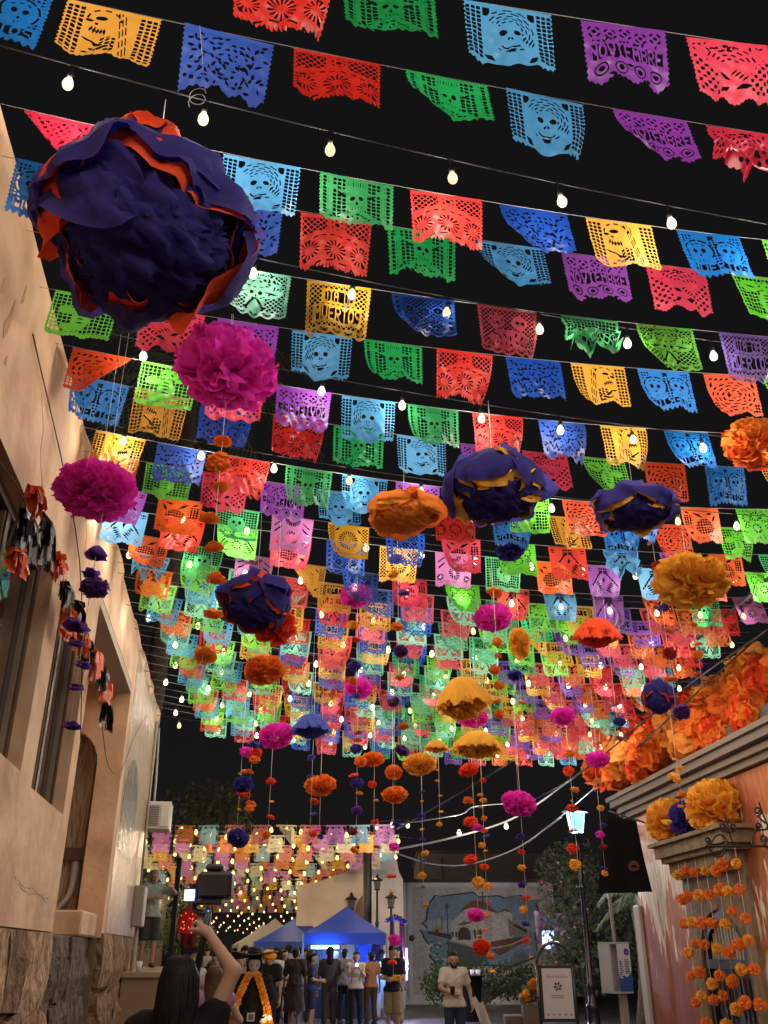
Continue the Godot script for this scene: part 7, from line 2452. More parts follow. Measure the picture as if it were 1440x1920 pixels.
# ------------------------------------------------------------------ people: smooth distance fields meshed as surface nets
class Field:
	var lo: Vector3
	var cell: float
	var nx: int
	var ny: int
	var nz: int
	var v: PackedFloat32Array

	func _init(a: Vector3, b: Vector3, c: float) -> void:
		lo = a
		cell = c
		nx = int(ceil((b.x - a.x) / c)) + 1
		ny = int(ceil((b.y - a.y) / c)) + 1
		nz = int(ceil((b.z - a.z) / c)) + 1
		v.resize(nx * ny * nz)
		v.fill(1.0)

	# tapered capsule, joined smoothly; flat squeezes it front to back
	func bone(a: Vector3, b: Vector3, ra: float, rb: float, k := 0.03, flat := 1.0) -> void:
		var m := maxf(ra, rb) * maxf(1.0, 1.0) + k + cell
		var i0 := maxi(0, int((minf(a.x, b.x) - m - lo.x) / cell))
		var i1 := mini(nx - 1, int((maxf(a.x, b.x) + m - lo.x) / cell) + 1)
		var j0 := maxi(0, int((minf(a.y, b.y) - m - lo.y) / cell))
		var j1 := mini(ny - 1, int((maxf(a.y, b.y) + m - lo.y) / cell) + 1)
		var k0 := maxi(0, int((minf(a.z, b.z) - m - lo.z) / cell))
		var k1 := mini(nz - 1, int((maxf(a.z, b.z) + m - lo.z) / cell) + 1)
		var ab := b - a
		var zs := 1.0 / flat
		ab.z *= zs
		var dd := maxf(ab.length_squared(), 1e-9)
		for kz in range(k0, k1 + 1):
			for jy in range(j0, j1 + 1):
				var row := (kz * ny + jy) * nx
				for ix in range(i0, i1 + 1):
					var p := Vector3(lo.x + ix * cell - a.x, lo.y + jy * cell - a.y, (lo.z + kz * cell - a.z) * zs)
					var t := clampf(p.dot(ab) / dd, 0.0, 1.0)
					var d := (p - ab * t).length() - lerpf(ra, rb, t)
					var o := v[row + ix]
					var h := maxf(k - absf(d - o), 0.0) / k
					v[row + ix] = minf(d, o) - h * h * k * 0.25

	# flat hem: nothing below y
	func hem(y: float) -> void:
		for kz in nz:
			for jy in ny:
				var d := y - (lo.y + jy * cell)
				if d > -cell * 2.0:
					for ix in nx:
						var n := (kz * ny + jy) * nx + ix
						v[n] = maxf(v[n], d)

	func carve(c: Vector3, r: float) -> void:
		for kz in nz:
			for jy in ny:
				for ix in nx:
					var p := lo + Vector3(ix, jy, kz) * cell
					var d := r - p.distance_to(c)
					if d > -cell * 2.0:
						var n := (kz * ny + jy) * nx + ix
						v[n] = maxf(v[n], d)

	func mesh(st: SurfaceTool, f: Transform3D, crease := 0.0) -> void:
		var cn := FastNoiseLite.new()
		cn.seed = int(lo.x * 1000.0) + int(hash(lo))
		cn.frequency = 5.0
		cn.fractal_octaves = 2
		var at := PackedInt32Array()
		at.resize(nx * ny * nz)
		at.fill(-1)
		var pts := PackedVector3Array()
		var sy := nx
		var sz := nx * ny
		for kz in nz - 1:
			for jy in ny - 1:
				var n := kz * sz + jy * sy - 1
				for ix in nx - 1:
					n += 1
					var a0 := v[n]
					var a1 := v[n + 1]
					var a2 := v[n + sy]
					var a3 := v[n + sy + 1]
					var a4 := v[n + sz]
					var a5 := v[n + sz + 1]
					var a6 := v[n + sz + sy]
					var a7 := v[n + sz + sy + 1]
					var neg := int(a0 < 0.0) + int(a1 < 0.0) + int(a2 < 0.0) + int(a3 < 0.0) + int(a4 < 0.0) + int(a5 < 0.0) + int(a6 < 0.0) + int(a7 < 0.0)
					if neg == 0 or neg == 8:
						continue
					var s := Vector3.ZERO
					var c := 0
					var e := [a0, a1, a2, a3, a4, a5, a6, a7]
					for q in EDGES:
						var p: float = e[q[0]]
						var r: float = e[q[1]]
						if (p < 0.0) != (r < 0.0):
							s += q[2] + q[3] * (p / (p - r))
							c += 1
					at[n] = pts.size()
					var q0: Vector3 = lo + (Vector3(ix, jy, kz) + s / c) * cell
					if crease > 0.0:
						var d := q0 + Vector3(q0.y * 0.5, -q0.x * 0.6, 0)
						q0 += Vector3(q0.x, 0, q0.z).normalized() * crease * (0.5 - 2.0 * absf(cn.get_noise_3dv(d)))
					pts.append(f * q0)
		for kz in range(1, nz - 1):
			for jy in range(1, ny - 1):
				for ix in range(1, nx - 1):
					var n := kz * sz + jy * sy + ix
					var a := v[n] < 0.0
					if a != (v[n + 1] < 0.0):
						_quad(st, pts, at[n - sy - sz], at[n - sz], at[n], at[n - sy], a)
					if a != (v[n + sy] < 0.0):
						_quad(st, pts, at[n - 1 - sz], at[n - 1], at[n], at[n - sz], a)
					if a != (v[n + sz] < 0.0):
						_quad(st, pts, at[n - 1 - sy], at[n - sy], at[n], at[n - 1], a)

	func _quad(st: SurfaceTool, pts: PackedVector3Array, a: int, b: int, c: int, d: int, flip: bool) -> void:
		if a < 0 or b < 0 or c < 0 or d < 0:
			return
		var q := [a, b, c, a, c, d] if not flip else [a, c, b, a, d, c]
		for i in q:
			st.add_vertex(pts[i])

	const EDGES := [[0, 1, Vector3(0, 0, 0), Vector3(1, 0, 0)], [2, 3, Vector3(0, 1, 0), Vector3(1, 0, 0)], [4, 5, Vector3(0, 0, 1), Vector3(1, 0, 0)], [6, 7, Vector3(0, 1, 1), Vector3(1, 0, 0)],
		[0, 2, Vector3(0, 0, 0), Vector3(0, 1, 0)], [1, 3, Vector3(1, 0, 0), Vector3(0, 1, 0)], [4, 6, Vector3(0, 0, 1), Vector3(0, 1, 0)], [5, 7, Vector3(1, 0, 1), Vector3(0, 1, 0)],
		[0, 4, Vector3(0, 0, 0), Vector3(0, 0, 1)], [1, 5, Vector3(1, 0, 0), Vector3(0, 0, 1)], [2, 6, Vector3(0, 1, 0), Vector3(0, 0, 1)], [3, 7, Vector3(1, 1, 0), Vector3(0, 0, 1)]]

func elbow_of(sh: Vector3, wr: Vector3, la: float, lb: float, hint: Vector3) -> Vector3:
	var d := wr - sh
	var l := clampf(d.length(), 0.05, la + lb - 0.005)
	var dir := d.normalized()
	var a := (la * la - lb * lb + l * l) / (2.0 * l)
	var h := sqrt(maxf(la * la - a * a, 0.0))
	var side := (hint - dir * hint.dot(dir)).normalized()
	return sh + dir * a + side * h

# a standing person facing +Z of its own frame; o holds the pose and clothes
func person(at: Vector3, yaw: float, label: String, o: Dictionary) -> Node3D:
	var h: float = o.get("h", 1.7)
	var s := h / 1.7
	var w: float = o.get("w", 1.0)
	var fine: bool = o.get("fine", false)
	var cell: float = o.get("cell", 0.030 if not fine else 0.020)
	var t := thing("person", at, label, "person", o.get("group", ""), yaw)
	t.scale = Vector3.ONE * s
	var lean: Vector3 = o.get("lean", Vector3.ZERO)
	var J := {"pel": Vector3(0, 0.93, 0), "che": Vector3(0, 1.24, 0) + lean * 0.6, "neck": Vector3(0, 1.45, -0.01) + lean, "head": Vector3(0, 1.585, 0.01) + lean * 1.15}
	for sd in [-1, 1]:
		var k := "l" if sd < 0 else "r"
		J["sh" + k] = Vector3(sd * 0.168 * w, 1.40, -0.01) + lean * 0.95
		J["hip" + k] = Vector3(sd * 0.09 * w, 0.90, 0)
		var foot: Vector3 = o.get("foot" + k, Vector3(sd * 0.11, 0, 0.02 * sd))
		J["an" + k] = foot + Vector3(0, 0.085, -0.02)
		J["kn" + k] = (J["hip" + k] + J["an" + k]) / 2.0 + Vector3(0, 0.02, o.get("knee", 0.03))
		J["wr" + k] = o.get("wr" + k, Vector3(sd * 0.27 * w, 0.86, 0.07))
		J["el" + k] = elbow_of(J["sh" + k], J["wr" + k], 0.285, 0.255, o.get("hint" + k, Vector3(sd * 0.6, -0.4, -0.8)))
	var skin: StandardMaterial3D = mat("skin_" + str(o.get("skin", 0)), [lin(0.46, 0.26, 0.17), lin(0.34, 0.18, 0.11), lin(0.55, 0.34, 0.24), lin(0.62, 0.60, 0.56)][o.get("skin", 0)], 0.55, 0.4)
	# body
	var lo := Vector3(9, 9, 9)
	var hi := -lo
	for key in J:
		if key != "head":
			lo = lo.min(J[key])
			hi = hi.max(J[key])
	var f := Field.new(lo - Vector3(0.17, 0.14, 0.17), hi + Vector3(0.17, 0.08, 0.20), cell)
	f.bone(J.pel + Vector3(-0.06 * w, 0, 0), J.pel + Vector3(0.06 * w, 0, 0), 0.115, 0.115, 0.05)
	f.bone(J.pel, J.che, 0.112 * w, 0.114 * w, 0.05, 0.82)
	f.bone(J.che + Vector3(-0.05 * w, 0.05, 0), J.che + Vector3(0.05 * w, 0.05, 0), 0.114 * w, 0.114 * w, 0.05, 0.82)
	f.bone(J.shl, J.shr, 0.072, 0.072, 0.06)
	f.bone(J.neck - Vector3(0, 0.05, 0), J.head, 0.055, 0.048, 0.04)
	for k in ["l", "r"]:
		f.bone(J["sh" + k], J["el" + k], 0.052 * w, 0.040, 0.03)
		f.bone(J["el" + k], J["wr" + k], 0.040, 0.027, 0.02)
		f.bone(J["hip" + k], J["kn" + k], 0.088 * w, 0.056, 0.04)
		f.bone(J["kn" + k], J["an" + k], 0.054, 0.034, 0.02)
		f.bone(J["an" + k] - Vector3(0, 0.045, 0.0), J["an" + k] + Vector3(0, -0.05, 0.13), 0.04, 0.03, 0.02)
	var st := begin()
	f.mesh(st, Transform3D.IDENTITY)
	# head with brow, nose, jaw and ears, on a finer grid
	var turn := Basis(Vector3.UP, o.get("turn", 0.0)) * Basis(Vector3.RIGHT, o.get("nod", 0.0))
	var hf := Field.new(Vector3(-0.13, -0.20, -0.15), Vector3(0.13, 0.16, 0.16), 0.016 if not fine else 0.009)
	hf.bone(Vector3(0, 0.045, -0.02), Vector3(0, 0.045, 0.015), 0.088, 0.080, 0.03)
	hf.bone(Vector3(0, -0.02, 0.02), Vector3(0, -0.072, 0.045), 0.066, 0.042, 0.05)
	hf.bone(Vector3(0, -0.08, -0.02), Vector3(0, -0.17, -0.03), 0.052, 0.05, 0.03)
	hf.bone(Vector3(0, 0.012, 0.085), Vector3(0, -0.022, 0.104), 0.010, 0.015, 0.015)
	hf.bone(Vector3(-0.035, 0.028, 0.078), Vector3(0.035, 0.028, 0.078), 0.014, 0.014, 0.02)
	hf.bone(Vector3(-0.022, -0.055, 0.083), Vector3(0.022, -0.055, 0.083), 0.010, 0.010, 0.012)
	for sd in [-1, 1]:
		hf.bone(Vector3(sd * 0.080, 0.02, -0.01), Vector3(sd * 0.086, -0.025, 0.0), 0.016, 0.010, 0.01)
		hf.carve(Vector3(sd * 0.033, 0.006, 0.098), 0.016)
	hf.mesh(st, Transform3D(turn, J.head))
	# hands
	for sd in [-1, 1]:
		var k := "l" if sd < 0 else "r"
		hand(st, J["el" + k], J["wr" + k], sd, o.get("grip" + k, 0.45), o.get("palm" + k, Vector3(-sd, 0, 0.2)), 0.0115 if not fine else 0.008)
	var body := mesh_node("body", done(st).commit(), skin, t)
	# eyes, brows and mouth as small pieces on the face
	var ey := begin()
	for sd in [-1, 1]:
		lathe(ey, [Vector2(0, -0.010), Vector2(0.008, -0.006), Vector2(0.010, 0), Vector2(0.008, 0.006), Vector2(0, 0.010)], 8, Transform3D(turn * Basis(Vector3.RIGHT, PI / 2), J.head + turn * Vector3(sd * 0.033, 0.006, 0.083)))
		tube(ey, [J.head + turn * Vector3(sd * 0.018, 0.030, 0.096), J.head + turn * Vector3(sd * 0.05, 0.030, 0.080)], 0.004, 4)
	mesh_node("eyes_and_brows", done(ey).commit(), mat("eye_dark", lin(0.02, 0.014, 0.012), 0.3), t)
	var mo := begin()
	tube(mo, [J.head + turn * Vector3(-0.024, -0.054, 0.086), J.head + turn * Vector3(0, -0.054, 0.095), J.head + turn * Vector3(0.024, -0.054, 0.086)], 0.005, 5)
	mesh_node("mouth", done(mo).commit(), mat("lips", lin(0.24, 0.07, 0.06), 0.5), t)
	# hair
	var hair: String = o.get("hair", "short")
	if hair != "none":
		var gf := Field.new(Vector3(-0.15, -0.50 if hair == "long" else -0.14, -0.22), Vector3(0.15, 0.19, 0.12), 0.022 if not fine else 0.014)
		gf.bone(Vector3(0, 0.062, -0.032), Vector3(0, 0.075, 0.012), 0.094, 0.078, 0.02)
		if hair == "long":
			gf.bone(Vector3(0, 0.04, -0.055), Vector3(0, -0.16, -0.085), 0.080, 0.074, 0.03)
			gf.bone(Vector3(-0.05, -0.1, -0.08), Vector3(-0.06, -0.42, -0.12), 0.060, 0.045, 0.03)
			gf.bone(Vector3(0.05, -0.1, -0.08), Vector3(0.06, -0.42, -0.12), 0.060, 0.045, 0.03)
			for sd in [-1, 1]:
				gf.bone(Vector3(sd * 0.075, 0.05, -0.01), Vector3(sd * 0.088, -0.20, -0.02), 0.030, 0.028, 0.02)
		elif hair == "bun":
			gf.bone(Vector3(0, 0.03, -0.06), Vector3(0, 0.0, -0.075), 0.075, 0.06, 0.02)
			gf.bone(Vector3(0, 0.09, -0.13), Vector3(0, 0.10, -0.14), 0.045, 0.04, 0.02)
		else:
			gf.bone(Vector3(0, 0.03, -0.05), Vector3(0, -0.02, -0.055), 0.078, 0.066, 0.02)
		var gs := begin()
		gf.mesh(gs, Transform3D(turn, J.head))
		mesh_node("hair", done(gs).commit(), mat("hair_" + o.get("hairc", "dark"), {"dark": lin(0.010, 0.007, 0.006), "brown": lin(0.07, 0.035, 0.018), "blond": lin(0.30, 0.18, 0.08), "grey": lin(0.26, 0.24, 0.22)}[o.get("hairc", "dark")], 0.6, 0.35), t)
	if o.has("beard"):
		var bf := Field.new(Vector3(-0.1, -0.14, -0.02), Vector3(0.1, 0.02, 0.13), 0.010)
		bf.bone(Vector3(-0.055, -0.03, 0.035), Vector3(-0.03, -0.085, 0.062), 0.020, 0.022, 0.02)
		bf.bone(Vector3(0.055, -0.03, 0.035), Vector3(0.03, -0.085, 0.062), 0.020, 0.022, 0.02)
		bf.bone(Vector3(-0.03, -0.088, 0.066), Vector3(0.03, -0.088, 0.066), 0.025, 0.025, 0.02)
		bf.bone(Vector3(-0.025, -0.040, 0.088), Vector3(0.025, -0.040, 0.088), 0.008, 0.008, 0.01)
		var bs := begin()
		bf.mesh(bs, Transform3D(turn, J.head))
		mesh_node("beard", done(bs).commit(), mat("hair_dark"), t)
	# clothes
	var top: Array = o.get("top", ["shirt_white", lin(0.6, 0.56, 0.52)])
	var sleeve: float = o.get("sleeve", 0.62)
	lo = Vector3(-0.22, 0.80, -0.20)
	hi = Vector3(0.22, 1.54, 0.20)
	for k in ["l", "r"]:
		lo = lo.min(J["el" + k] - Vector3.ONE * 0.11)
		hi = hi.max(J["el" + k] + Vector3.ONE * 0.11)
		if sleeve > 1.0:
			lo = lo.min(J["wr" + k] - Vector3.ONE * 0.1)
			hi = hi.max(J["wr" + k] + Vector3.ONE * 0.1)
	lo.y = maxf(lo.y, 0.78)
	var tf := Field.new(lo, hi, cell)
	var e := 0.019
	tf.bone(J.pel + Vector3(-0.06 * w, -0.04, 0), J.pel + Vector3(0.06 * w, -0.04, 0), 0.124 + e, 0.124 + e, 0.05)
	tf.bone(J.pel + Vector3(0, -0.1, 0), J.pel + Vector3(0, 0.1, 0), 0.122 + e, 0.118 + e, 0.05, 0.95)
	tf.bone(J.pel, J.che, 0.120 * w + e, 0.118 * w + e, 0.05, 0.86)
	tf.bone(J.che + Vector3(-0.05 * w, 0.05, 0), J.che + Vector3(0.05 * w, 0.05, 0), 0.118 * w + e, 0.118 * w + e, 0.05, 0.86)
	tf.bone(J.shl, J.shr, 0.070 + e, 0.070 + e, 0.06)
	for k in ["l", "r"]:
		if sleeve > 0.05:
			var mid: Vector3 = J["sh" + k].lerp(J["el" + k], minf(sleeve, 1.0))
			tf.bone(J["sh" + k], mid, 0.062 * w + e * 0.7, 0.052 + e * (1.0 if sleeve <= 1.0 else 0.6), 0.03)
			if sleeve > 1.0:
				tf.bone(J["el" + k], J["el" + k].lerp(J["wr" + k], sleeve - 1.0), 0.052, 0.042, 0.02)
	tf.hem(o.get("hem", 0.87))
	var ts := begin()
	tf.mesh(ts, Transform3D.IDENTITY, 0.018)
	mesh_node("dress" if o.get("legs", "trousers") == "dress" else "shirt", done(ts).commit(), mat(top[0], top[1], 0.85, 0.3), t)
	var bottom: Array = o.get("bottom", ["cloth_dark", lin(0.02, 0.02, 0.024)])
	var legs: String = o.get("legs", "trousers")
	var lf_ := begin()
	if legs in ["skirt", "dress", "gown"]:
		var low: float = {"skirt": 0.50, "dress": 0.36, "gown": 0.02}[legs]
		var flare: float = {"skirt": 0.24, "dress": 0.27, "gown": 0.52}[legs]
		var prof := []
		for q in 9:
			var u := q / 8.0
			prof.append([lerpf(0.99, low, u), lerpf(0.150, flare, pow(u, 0.8))])
		for q in 8:
			for i in 28:
				var P := func(i_: int, q_: int) -> Vector3:
					var a := TAU * i_ / 28.0
					var r: float = prof[q_][1] * (1.0 + 0.05 * (q_ / 8.0) * sin(a * 9.0))
					return Vector3(r * cos(a), prof[q_][0], r * sin(a) * 0.85)
				quad(lf_, P.call(i, q + 1), P.call(i + 1, q + 1), P.call(i + 1, q), P.call(i, q))
	else:
		var lo_y := 0.06 if legs == "trousers" else 0.42
		var pf := Field.new(Vector3(-0.36, lo_y - 0.05, -0.3), Vector3(0.36, 1.10, 0.36), cell)
		pf.bone(J.pel + Vector3(-0.06 * w, -0.03, 0), J.pel + Vector3(0.06 * w, -0.03, 0), 0.117, 0.117, 0.04)
		for k in ["l", "r"]:
			if legs == "trousers":
				pf.bone(J["hip" + k], J["kn" + k], 0.100 * w, 0.073, 0.03)
				pf.bone(J["kn" + k], J["an" + k] + Vector3(0, 0.02, 0), 0.072, 0.060, 0.02)
			else:
				pf.bone(J["hip" + k], J["kn" + k] + Vector3(0, -0.06, 0), 0.105 * w, 0.092, 0.03)
		pf.hem(0.07 if legs == "trousers" else 0.47)
		pf.mesh(lf_, Transform3D.IDENTITY, 0.010)
	mesh_node({"trousers": "trousers", "shorts": "shorts", "skirt": "skirt", "dress": "skirt", "gown": "skirt"}[legs], done(lf_).commit(), mat(bottom[0], bottom[1], 0.85, 0.3), t)
	for k in ["l", "r"]:
		var sf := Field.new(J["an" + k] + Vector3(-0.09, -0.12, -0.1), J["an" + k] + Vector3(0.09, 0.06, 0.24), 0.018)
		sf.bone(J["an" + k] + Vector3(0, -0.045, -0.02), J["an" + k] + Vector3(0, -0.050, 0.13), 0.050, 0.040, 0.02)
		var sh := begin()
		sf.mesh(sh, Transform3D.IDENTITY)
		mesh_node("shoe", done(sh).commit(), mat(o.get("shoe", ["shoe_dark", lin(0.02, 0.018, 0.017)])[0], o.get("shoe", ["shoe_dark", lin(0.02, 0.018, 0.017)])[1], 0.6), t)
	t.set_meta("joints", "")
	t.remove_meta("joints")
	return t

# palm, four bent fingers of unequal length and a thumb from the palm's side
func hand(st: SurfaceTool, el: Vector3, wr: Vector3, sd: int, curl: float, palm_to: Vector3, cell: float) -> void:
	var y := (wr - el).normalized()
	var z := (palm_to - y * palm_to.dot(y)).normalized()
	var x := y.cross(z)
	var f := Transform3D(Basis(x, y, z), wr)
	var g := Field.new(Vector3(-0.07, -0.06, -0.045), Vector3(0.07, 0.19, 0.105), cell)
	g.bone(Vector3(0, -0.03, 0), Vector3(0, 0.02, 0), 0.026, 0.026, 0.02)
	for q in 4:
		var bx := (q - 1.5) * 0.021
		var len_: float = [0.074, 0.086, 0.080, 0.062][q]
		g.bone(Vector3(bx * 0.6, 0.01, 0), Vector3(bx, 0.085, 0), 0.018, 0.013, 0.015)
		var p := Vector3(bx, 0.085, 0)
		var ang := 0.15
		for b in 3:
			ang += curl * (1.0 if b else 0.7)
			var n: Vector3 = p + Vector3(bx * 0.10, cos(ang), sin(ang)) * len_ * [0.45, 0.32, 0.25][b]
			g.bone(p, n, 0.0098 - 0.0008 * b, 0.0092 - 0.0008 * b, 0.004)
			p = n
	var tx := 0.03 * (1 if sd < 0 else -1)
	g.bone(Vector3(tx * 0.6, 0.02, 0.006), Vector3(tx * 1.45, 0.052, 0.022), 0.016, 0.012, 0.012)
	g.bone(Vector3(tx * 1.45, 0.052, 0.022), Vector3(tx * 1.6, 0.086, 0.032 + 0.02 * curl), 0.011, 0.0095, 0.005)
	g.mesh(st, f)

func build_people() -> void:
	var black := ["cloth_dark", lin(0.02, 0.02, 0.024)]
	# the woman filming in front, seen from behind
	var wm := person(Vector3(-1.0, 0, -5.0), PI, "woman with long dark hair in a black top, seen from behind, raising a camera rig", {"h": 1.60, "fine": true, "up": true, "hair": "long", "top": ["black_top", lin(0.010, 0.009, 0.010)], "sleeve": 0.3, "skin": 0,
		"wrl": Vector3(-0.115, 1.84, 0.10), "wrr": Vector3(0.26, 0.95, 0.15), "hintl": Vector3(-0.8, -0.1, -0.3), "gripl": 1.15, "palml": Vector3(0.9, 0.1, 0.5)})
	var locks := begin()
	for k in 90:
		var a := rng.randf_range(-1.5, 1.5)
		var pts := []
		for q in 7:
			var u := q / 6.0
			var rr := 0.094 + 0.004 * rng.randf() - 0.012 * maxf(0.0, u - 0.35)
			pts.append(Vector3(sin(a) * rr * (0.35 + 0.65 * minf(1.0, u * 2.4)) + 0.006 * sin(u * 5.0 + k), 1.60 * (1.585 / 1.7) + 0.145 - 0.145 * minf(1.0, u * u * 6.0) - 0.42 * maxf(0.0, u - 0.3), 0.035 + cos(a) * rr * minf(1.0, 0.25 + u * 1.6) + 0.03 * u))
		tube(locks, pts, [0.003, 0.006, 0.007, 0.007, 0.006, 0.005, 0.002], 4)
	var lk := mesh_node("hair_locks", done(locks).commit(), mat("hair_lock", lin(0.012, 0.008, 0.007), 0.6, 0.3), wm)
	lk.set_meta("kind", "stuff")
	lk.rotation.y = PI
	lk.scale = Vector3.ONE / 0.941
	camera_rig()
	# man standing on the terrace wall
	person(lw(19.1, 1.392, 0.02), 0.55, "man in a pale green shirt and dark shorts standing on the terrace wall", {"h": 1.66, "w": 1.0, "hair": "short", "hairc": "grey", "fine": true, "top": ["sage_shirt", lin(0.34, 0.40, 0.34)], "legs": "shorts", "bottom": ["olive_shorts", lin(0.05, 0.055, 0.045)], "skin": 0,
		"wrl": Vector3(0.02, 1.22, 0.28), "wrr": Vector3(0.26, 1.42, 0.26), "hintl": Vector3(-0.9, -0.5, 0.2), "gripl": 0.6, "gripr": 0.8, "shoe": ["shoe_tan", lin(0.16, 0.08, 0.04)]})
	# man in a white shirt with a cup, and the white jacket over his arm
	person(Vector3(1.16, 0, -17.0), 0.15, "bearded man in a white short-sleeved shirt holding a dark cup", {"h": 1.63, "w": 1.0, "hair": "short", "beard": true, "fine": true, "top": ["white_shirt", lin(0.62, 0.52, 0.44)], "bottom": ["navy_jeans", lin(0.03, 0.045, 0.07)], "skin": 0,
		"wrl": Vector3(-0.10, 1.08, 0.30), "wrr": Vector3(0.30, 0.92, 0.05), "hintl": Vector3(-0.9, -0.4, -0.2), "gripl": 0.85, "palml": Vector3(1, 0, 0.2)})
	var cup := begin()
	lathe(cup, [Vector2(0, 0), Vector2(0.034, 0), Vector2(0.042, 0.11), Vector2(0.040, 0.12), Vector2(0, 0.12)], 12, Transform3D(Basis.IDENTITY, Vector3(1.115, 1.03, -16.66)))
	tag(part("dark_cup", done(cup), mat("cup_dark", lin(0.025, 0.012, 0.01), 0.4), self), "dark cup in the hand of the bearded man", "cup")
	var jk := begin()
	var jp := func(u: float, v: float) -> Vector3: return Vector3(1.44 + 0.17 * u + 0.22 * v, 0.95 - 0.62 * v + 0.05 * sin(u * 6.0), -16.92 + 0.09 * sin(u * 7.0 + v * 3.0) + 0.1 * u)
	for j in 9:
		for i in 9:
			quad(jk, jp.call(i / 9.0, j / 9.0), jp.call((i + 1) / 9.0, j / 9.0), jp.call((i + 1) / 9.0, (j + 1) / 9.0), jp.call(i / 9.0, (j + 1) / 9.0))
	tag(part("white_jacket", done(jk), mat("jacket_white", lin(0.60, 0.50, 0.44), 0.85, 0.3, 0.2), self), "white jacket hanging from the arm of the bearded man", "jacket")
	# people between the tents
	person(Vector3(-0.69, 0, -25.0), 0.1, "woman in a white top and black trousers raising a phone to her face", {"h": 1.63, "hair": "bun", "top": ["white_top", lin(0.52, 0.44, 0.40)], "sleeve": 0.0, "legs": "trousers", "skin": 0, "wrl": Vector3(-0.05, 1.36, 0.25), "wrr": Vector3(0.06, 1.36, 0.25), "gripl": 0.9, "gripr": 0.9})
	phone(Vector3(-0.66, 1.36, -24.7), "lit phone held up by the woman in the white top")
	person(Vector3(-1.02, 0, -26.4), PI - 0.3, "person in a grey shirt and black trousers facing the blue tent", {"h": 1.70, "hair": "short", "top": ["grey_shirt", lin(0.20, 0.19, 0.20)], "skin": 1})
	person(Vector3(-0.34, 0, -26.2), PI + 0.5, "person in a rust-brown shirt facing the blue tent", {"h": 1.62, "hair": "short", "w": 1.15, "top": ["rust_shirt", lin(0.30, 0.12, 0.05)], "bottom": ["brown_trousers", lin(0.07, 0.04, 0.025)], "skin": 1})
	person(Vector3(0.19, 0, -21.5), -0.4, "man in a navy T-shirt and khaki shorts looking down at his hands", {"h": 1.76, "hair": "short", "nod": 0.35, "top": ["navy_tee", lin(0.022, 0.026, 0.05)], "legs": "shorts", "bottom": ["khaki_shorts", lin(0.30, 0.24, 0.13)], "skin": 0, "wrl": Vector3(-0.08, 1.12, 0.26), "wrr": Vector3(0.10, 1.10, 0.26)})
	person(Vector3(-2.95, 0, -26.0), PI + 0.2, "woman in a beige top and dark skirt at the left of the standing group", {"h": 1.66, "hair": "long", "top": ["beige_top", lin(0.36, 0.29, 0.22)], "sleeve": 1.5, "legs": "skirt", "skin": 0})
	person(Vector3(-2.52, 0, -25.6), 0.4, "woman in a white blouse and dark trousers with long dark hair", {"h": 1.68, "hair": "long", "top": ["white_blouse", lin(0.52, 0.46, 0.42)], "sleeve": 1.4, "skin": 0, "wrl": Vector3(-0.02, 1.05, 0.24)})
	person(Vector3(-2.18, 0, -25.0), PI - 0.2, "person in a dark brown dress with their back turned, at the middle of the group", {"h": 1.72, "w": 1.1, "hair": "short", "top": ["brown_dress", lin(0.055, 0.038, 0.030)], "sleeve": 0.9, "legs": "dress", "bottom": ["brown_dress", lin(0.055, 0.038, 0.030)], "skin": 1})
	person(Vector3(-1.72, 0, -24.4), PI * 0.5, "person in a dark blue shirt and shorts at the right of the group", {"h": 1.60, "hair": "short", "top": ["blue_shirt", lin(0.05, 0.06, 0.13)], "legs": "shorts", "bottom": ["blue_shorts", lin(0.03, 0.04, 0.10)], "skin": 0, "wrl": Vector3(-0.10, 1.10, 0.25)})
	person(Vector3(-2.75, 0, -29.0), PI, "man in a cap standing before the blue and white tent", {"h": 1.82, "hair": "short", "top": ["pale_shirt", lin(0.34, 0.34, 0.36)], "skin": 1})
	person(Vector3(-1.70, 0, -10.2), PI + 0.3, "person in a lilac dress behind the raised arm of the woman filming", {"h": 1.50, "hair": "long", "hairc": "brown", "top": ["lilac_dress", lin(0.32, 0.16, 0.34)], "sleeve": 0.0, "legs": "dress", "bottom": ["lilac_dress", lin(0.32, 0.16, 0.34)], "skin": 0, "wrl": Vector3(-0.2, 1.25, 0.25)})
	# spectators behind the terrace
	for e in [[-3.35, -17.9, 1.60, "white", "long", "blond", "blond woman with round glasses among the spectators, nearest the terrace"], [-3.05, -18.4, 1.62, "black", "short", "dark", "dark-haired spectator in black left of the blond women"], [-2.78, -18.0, 1.58, "red", "short", "dark", "spectator in a red shirt behind the woman filming"], [-2.5, -17.6, 1.62, "grey", "long", "blond", "blond woman in grey looking up behind the woman filming"], [-2.2, -19.5, 1.66, "black", "short", "dark", "dark-haired spectator right of the blond woman in grey"]]:
		var c: Color = {"white": lin(0.5, 0.45, 0.42), "black": lin(0.02, 0.018, 0.02), "red": lin(0.30, 0.035, 0.03), "grey": lin(0.22, 0.20, 0.19)}[e[3]]
		person(Vector3(e[0], 0, e[1]), rng.randf_range(-0.4, 0.6), e[6], {"h": e[2], "hair": e[4], "hairc": e[5], "top": ["crowd_" + e[3], c], "skin": rng.randi() % 3, "group": "spectators left of the street"})
	# performer in a red lit suit on the stage
	person(Vector3(-4.25, 1.25, -21.8), 0.3, "performer in a red suit dotted with small lights on the stage", {"h": 1.45, "hair": "short", "top": ["red_suit", lin(0.34, 0.03, 0.025)], "sleeve": 1.9, "bottom": ["red_suit_legs", lin(0.10, 0.012, 0.012)], "skin": 1, "wrr": Vector3(0.42, 1.35, 0.2)})
	var rl := thing("suit_lights", Vector3(-4.25, 2.1, -21.6), "cluster of tiny red lights on the performer's suit", "lights")
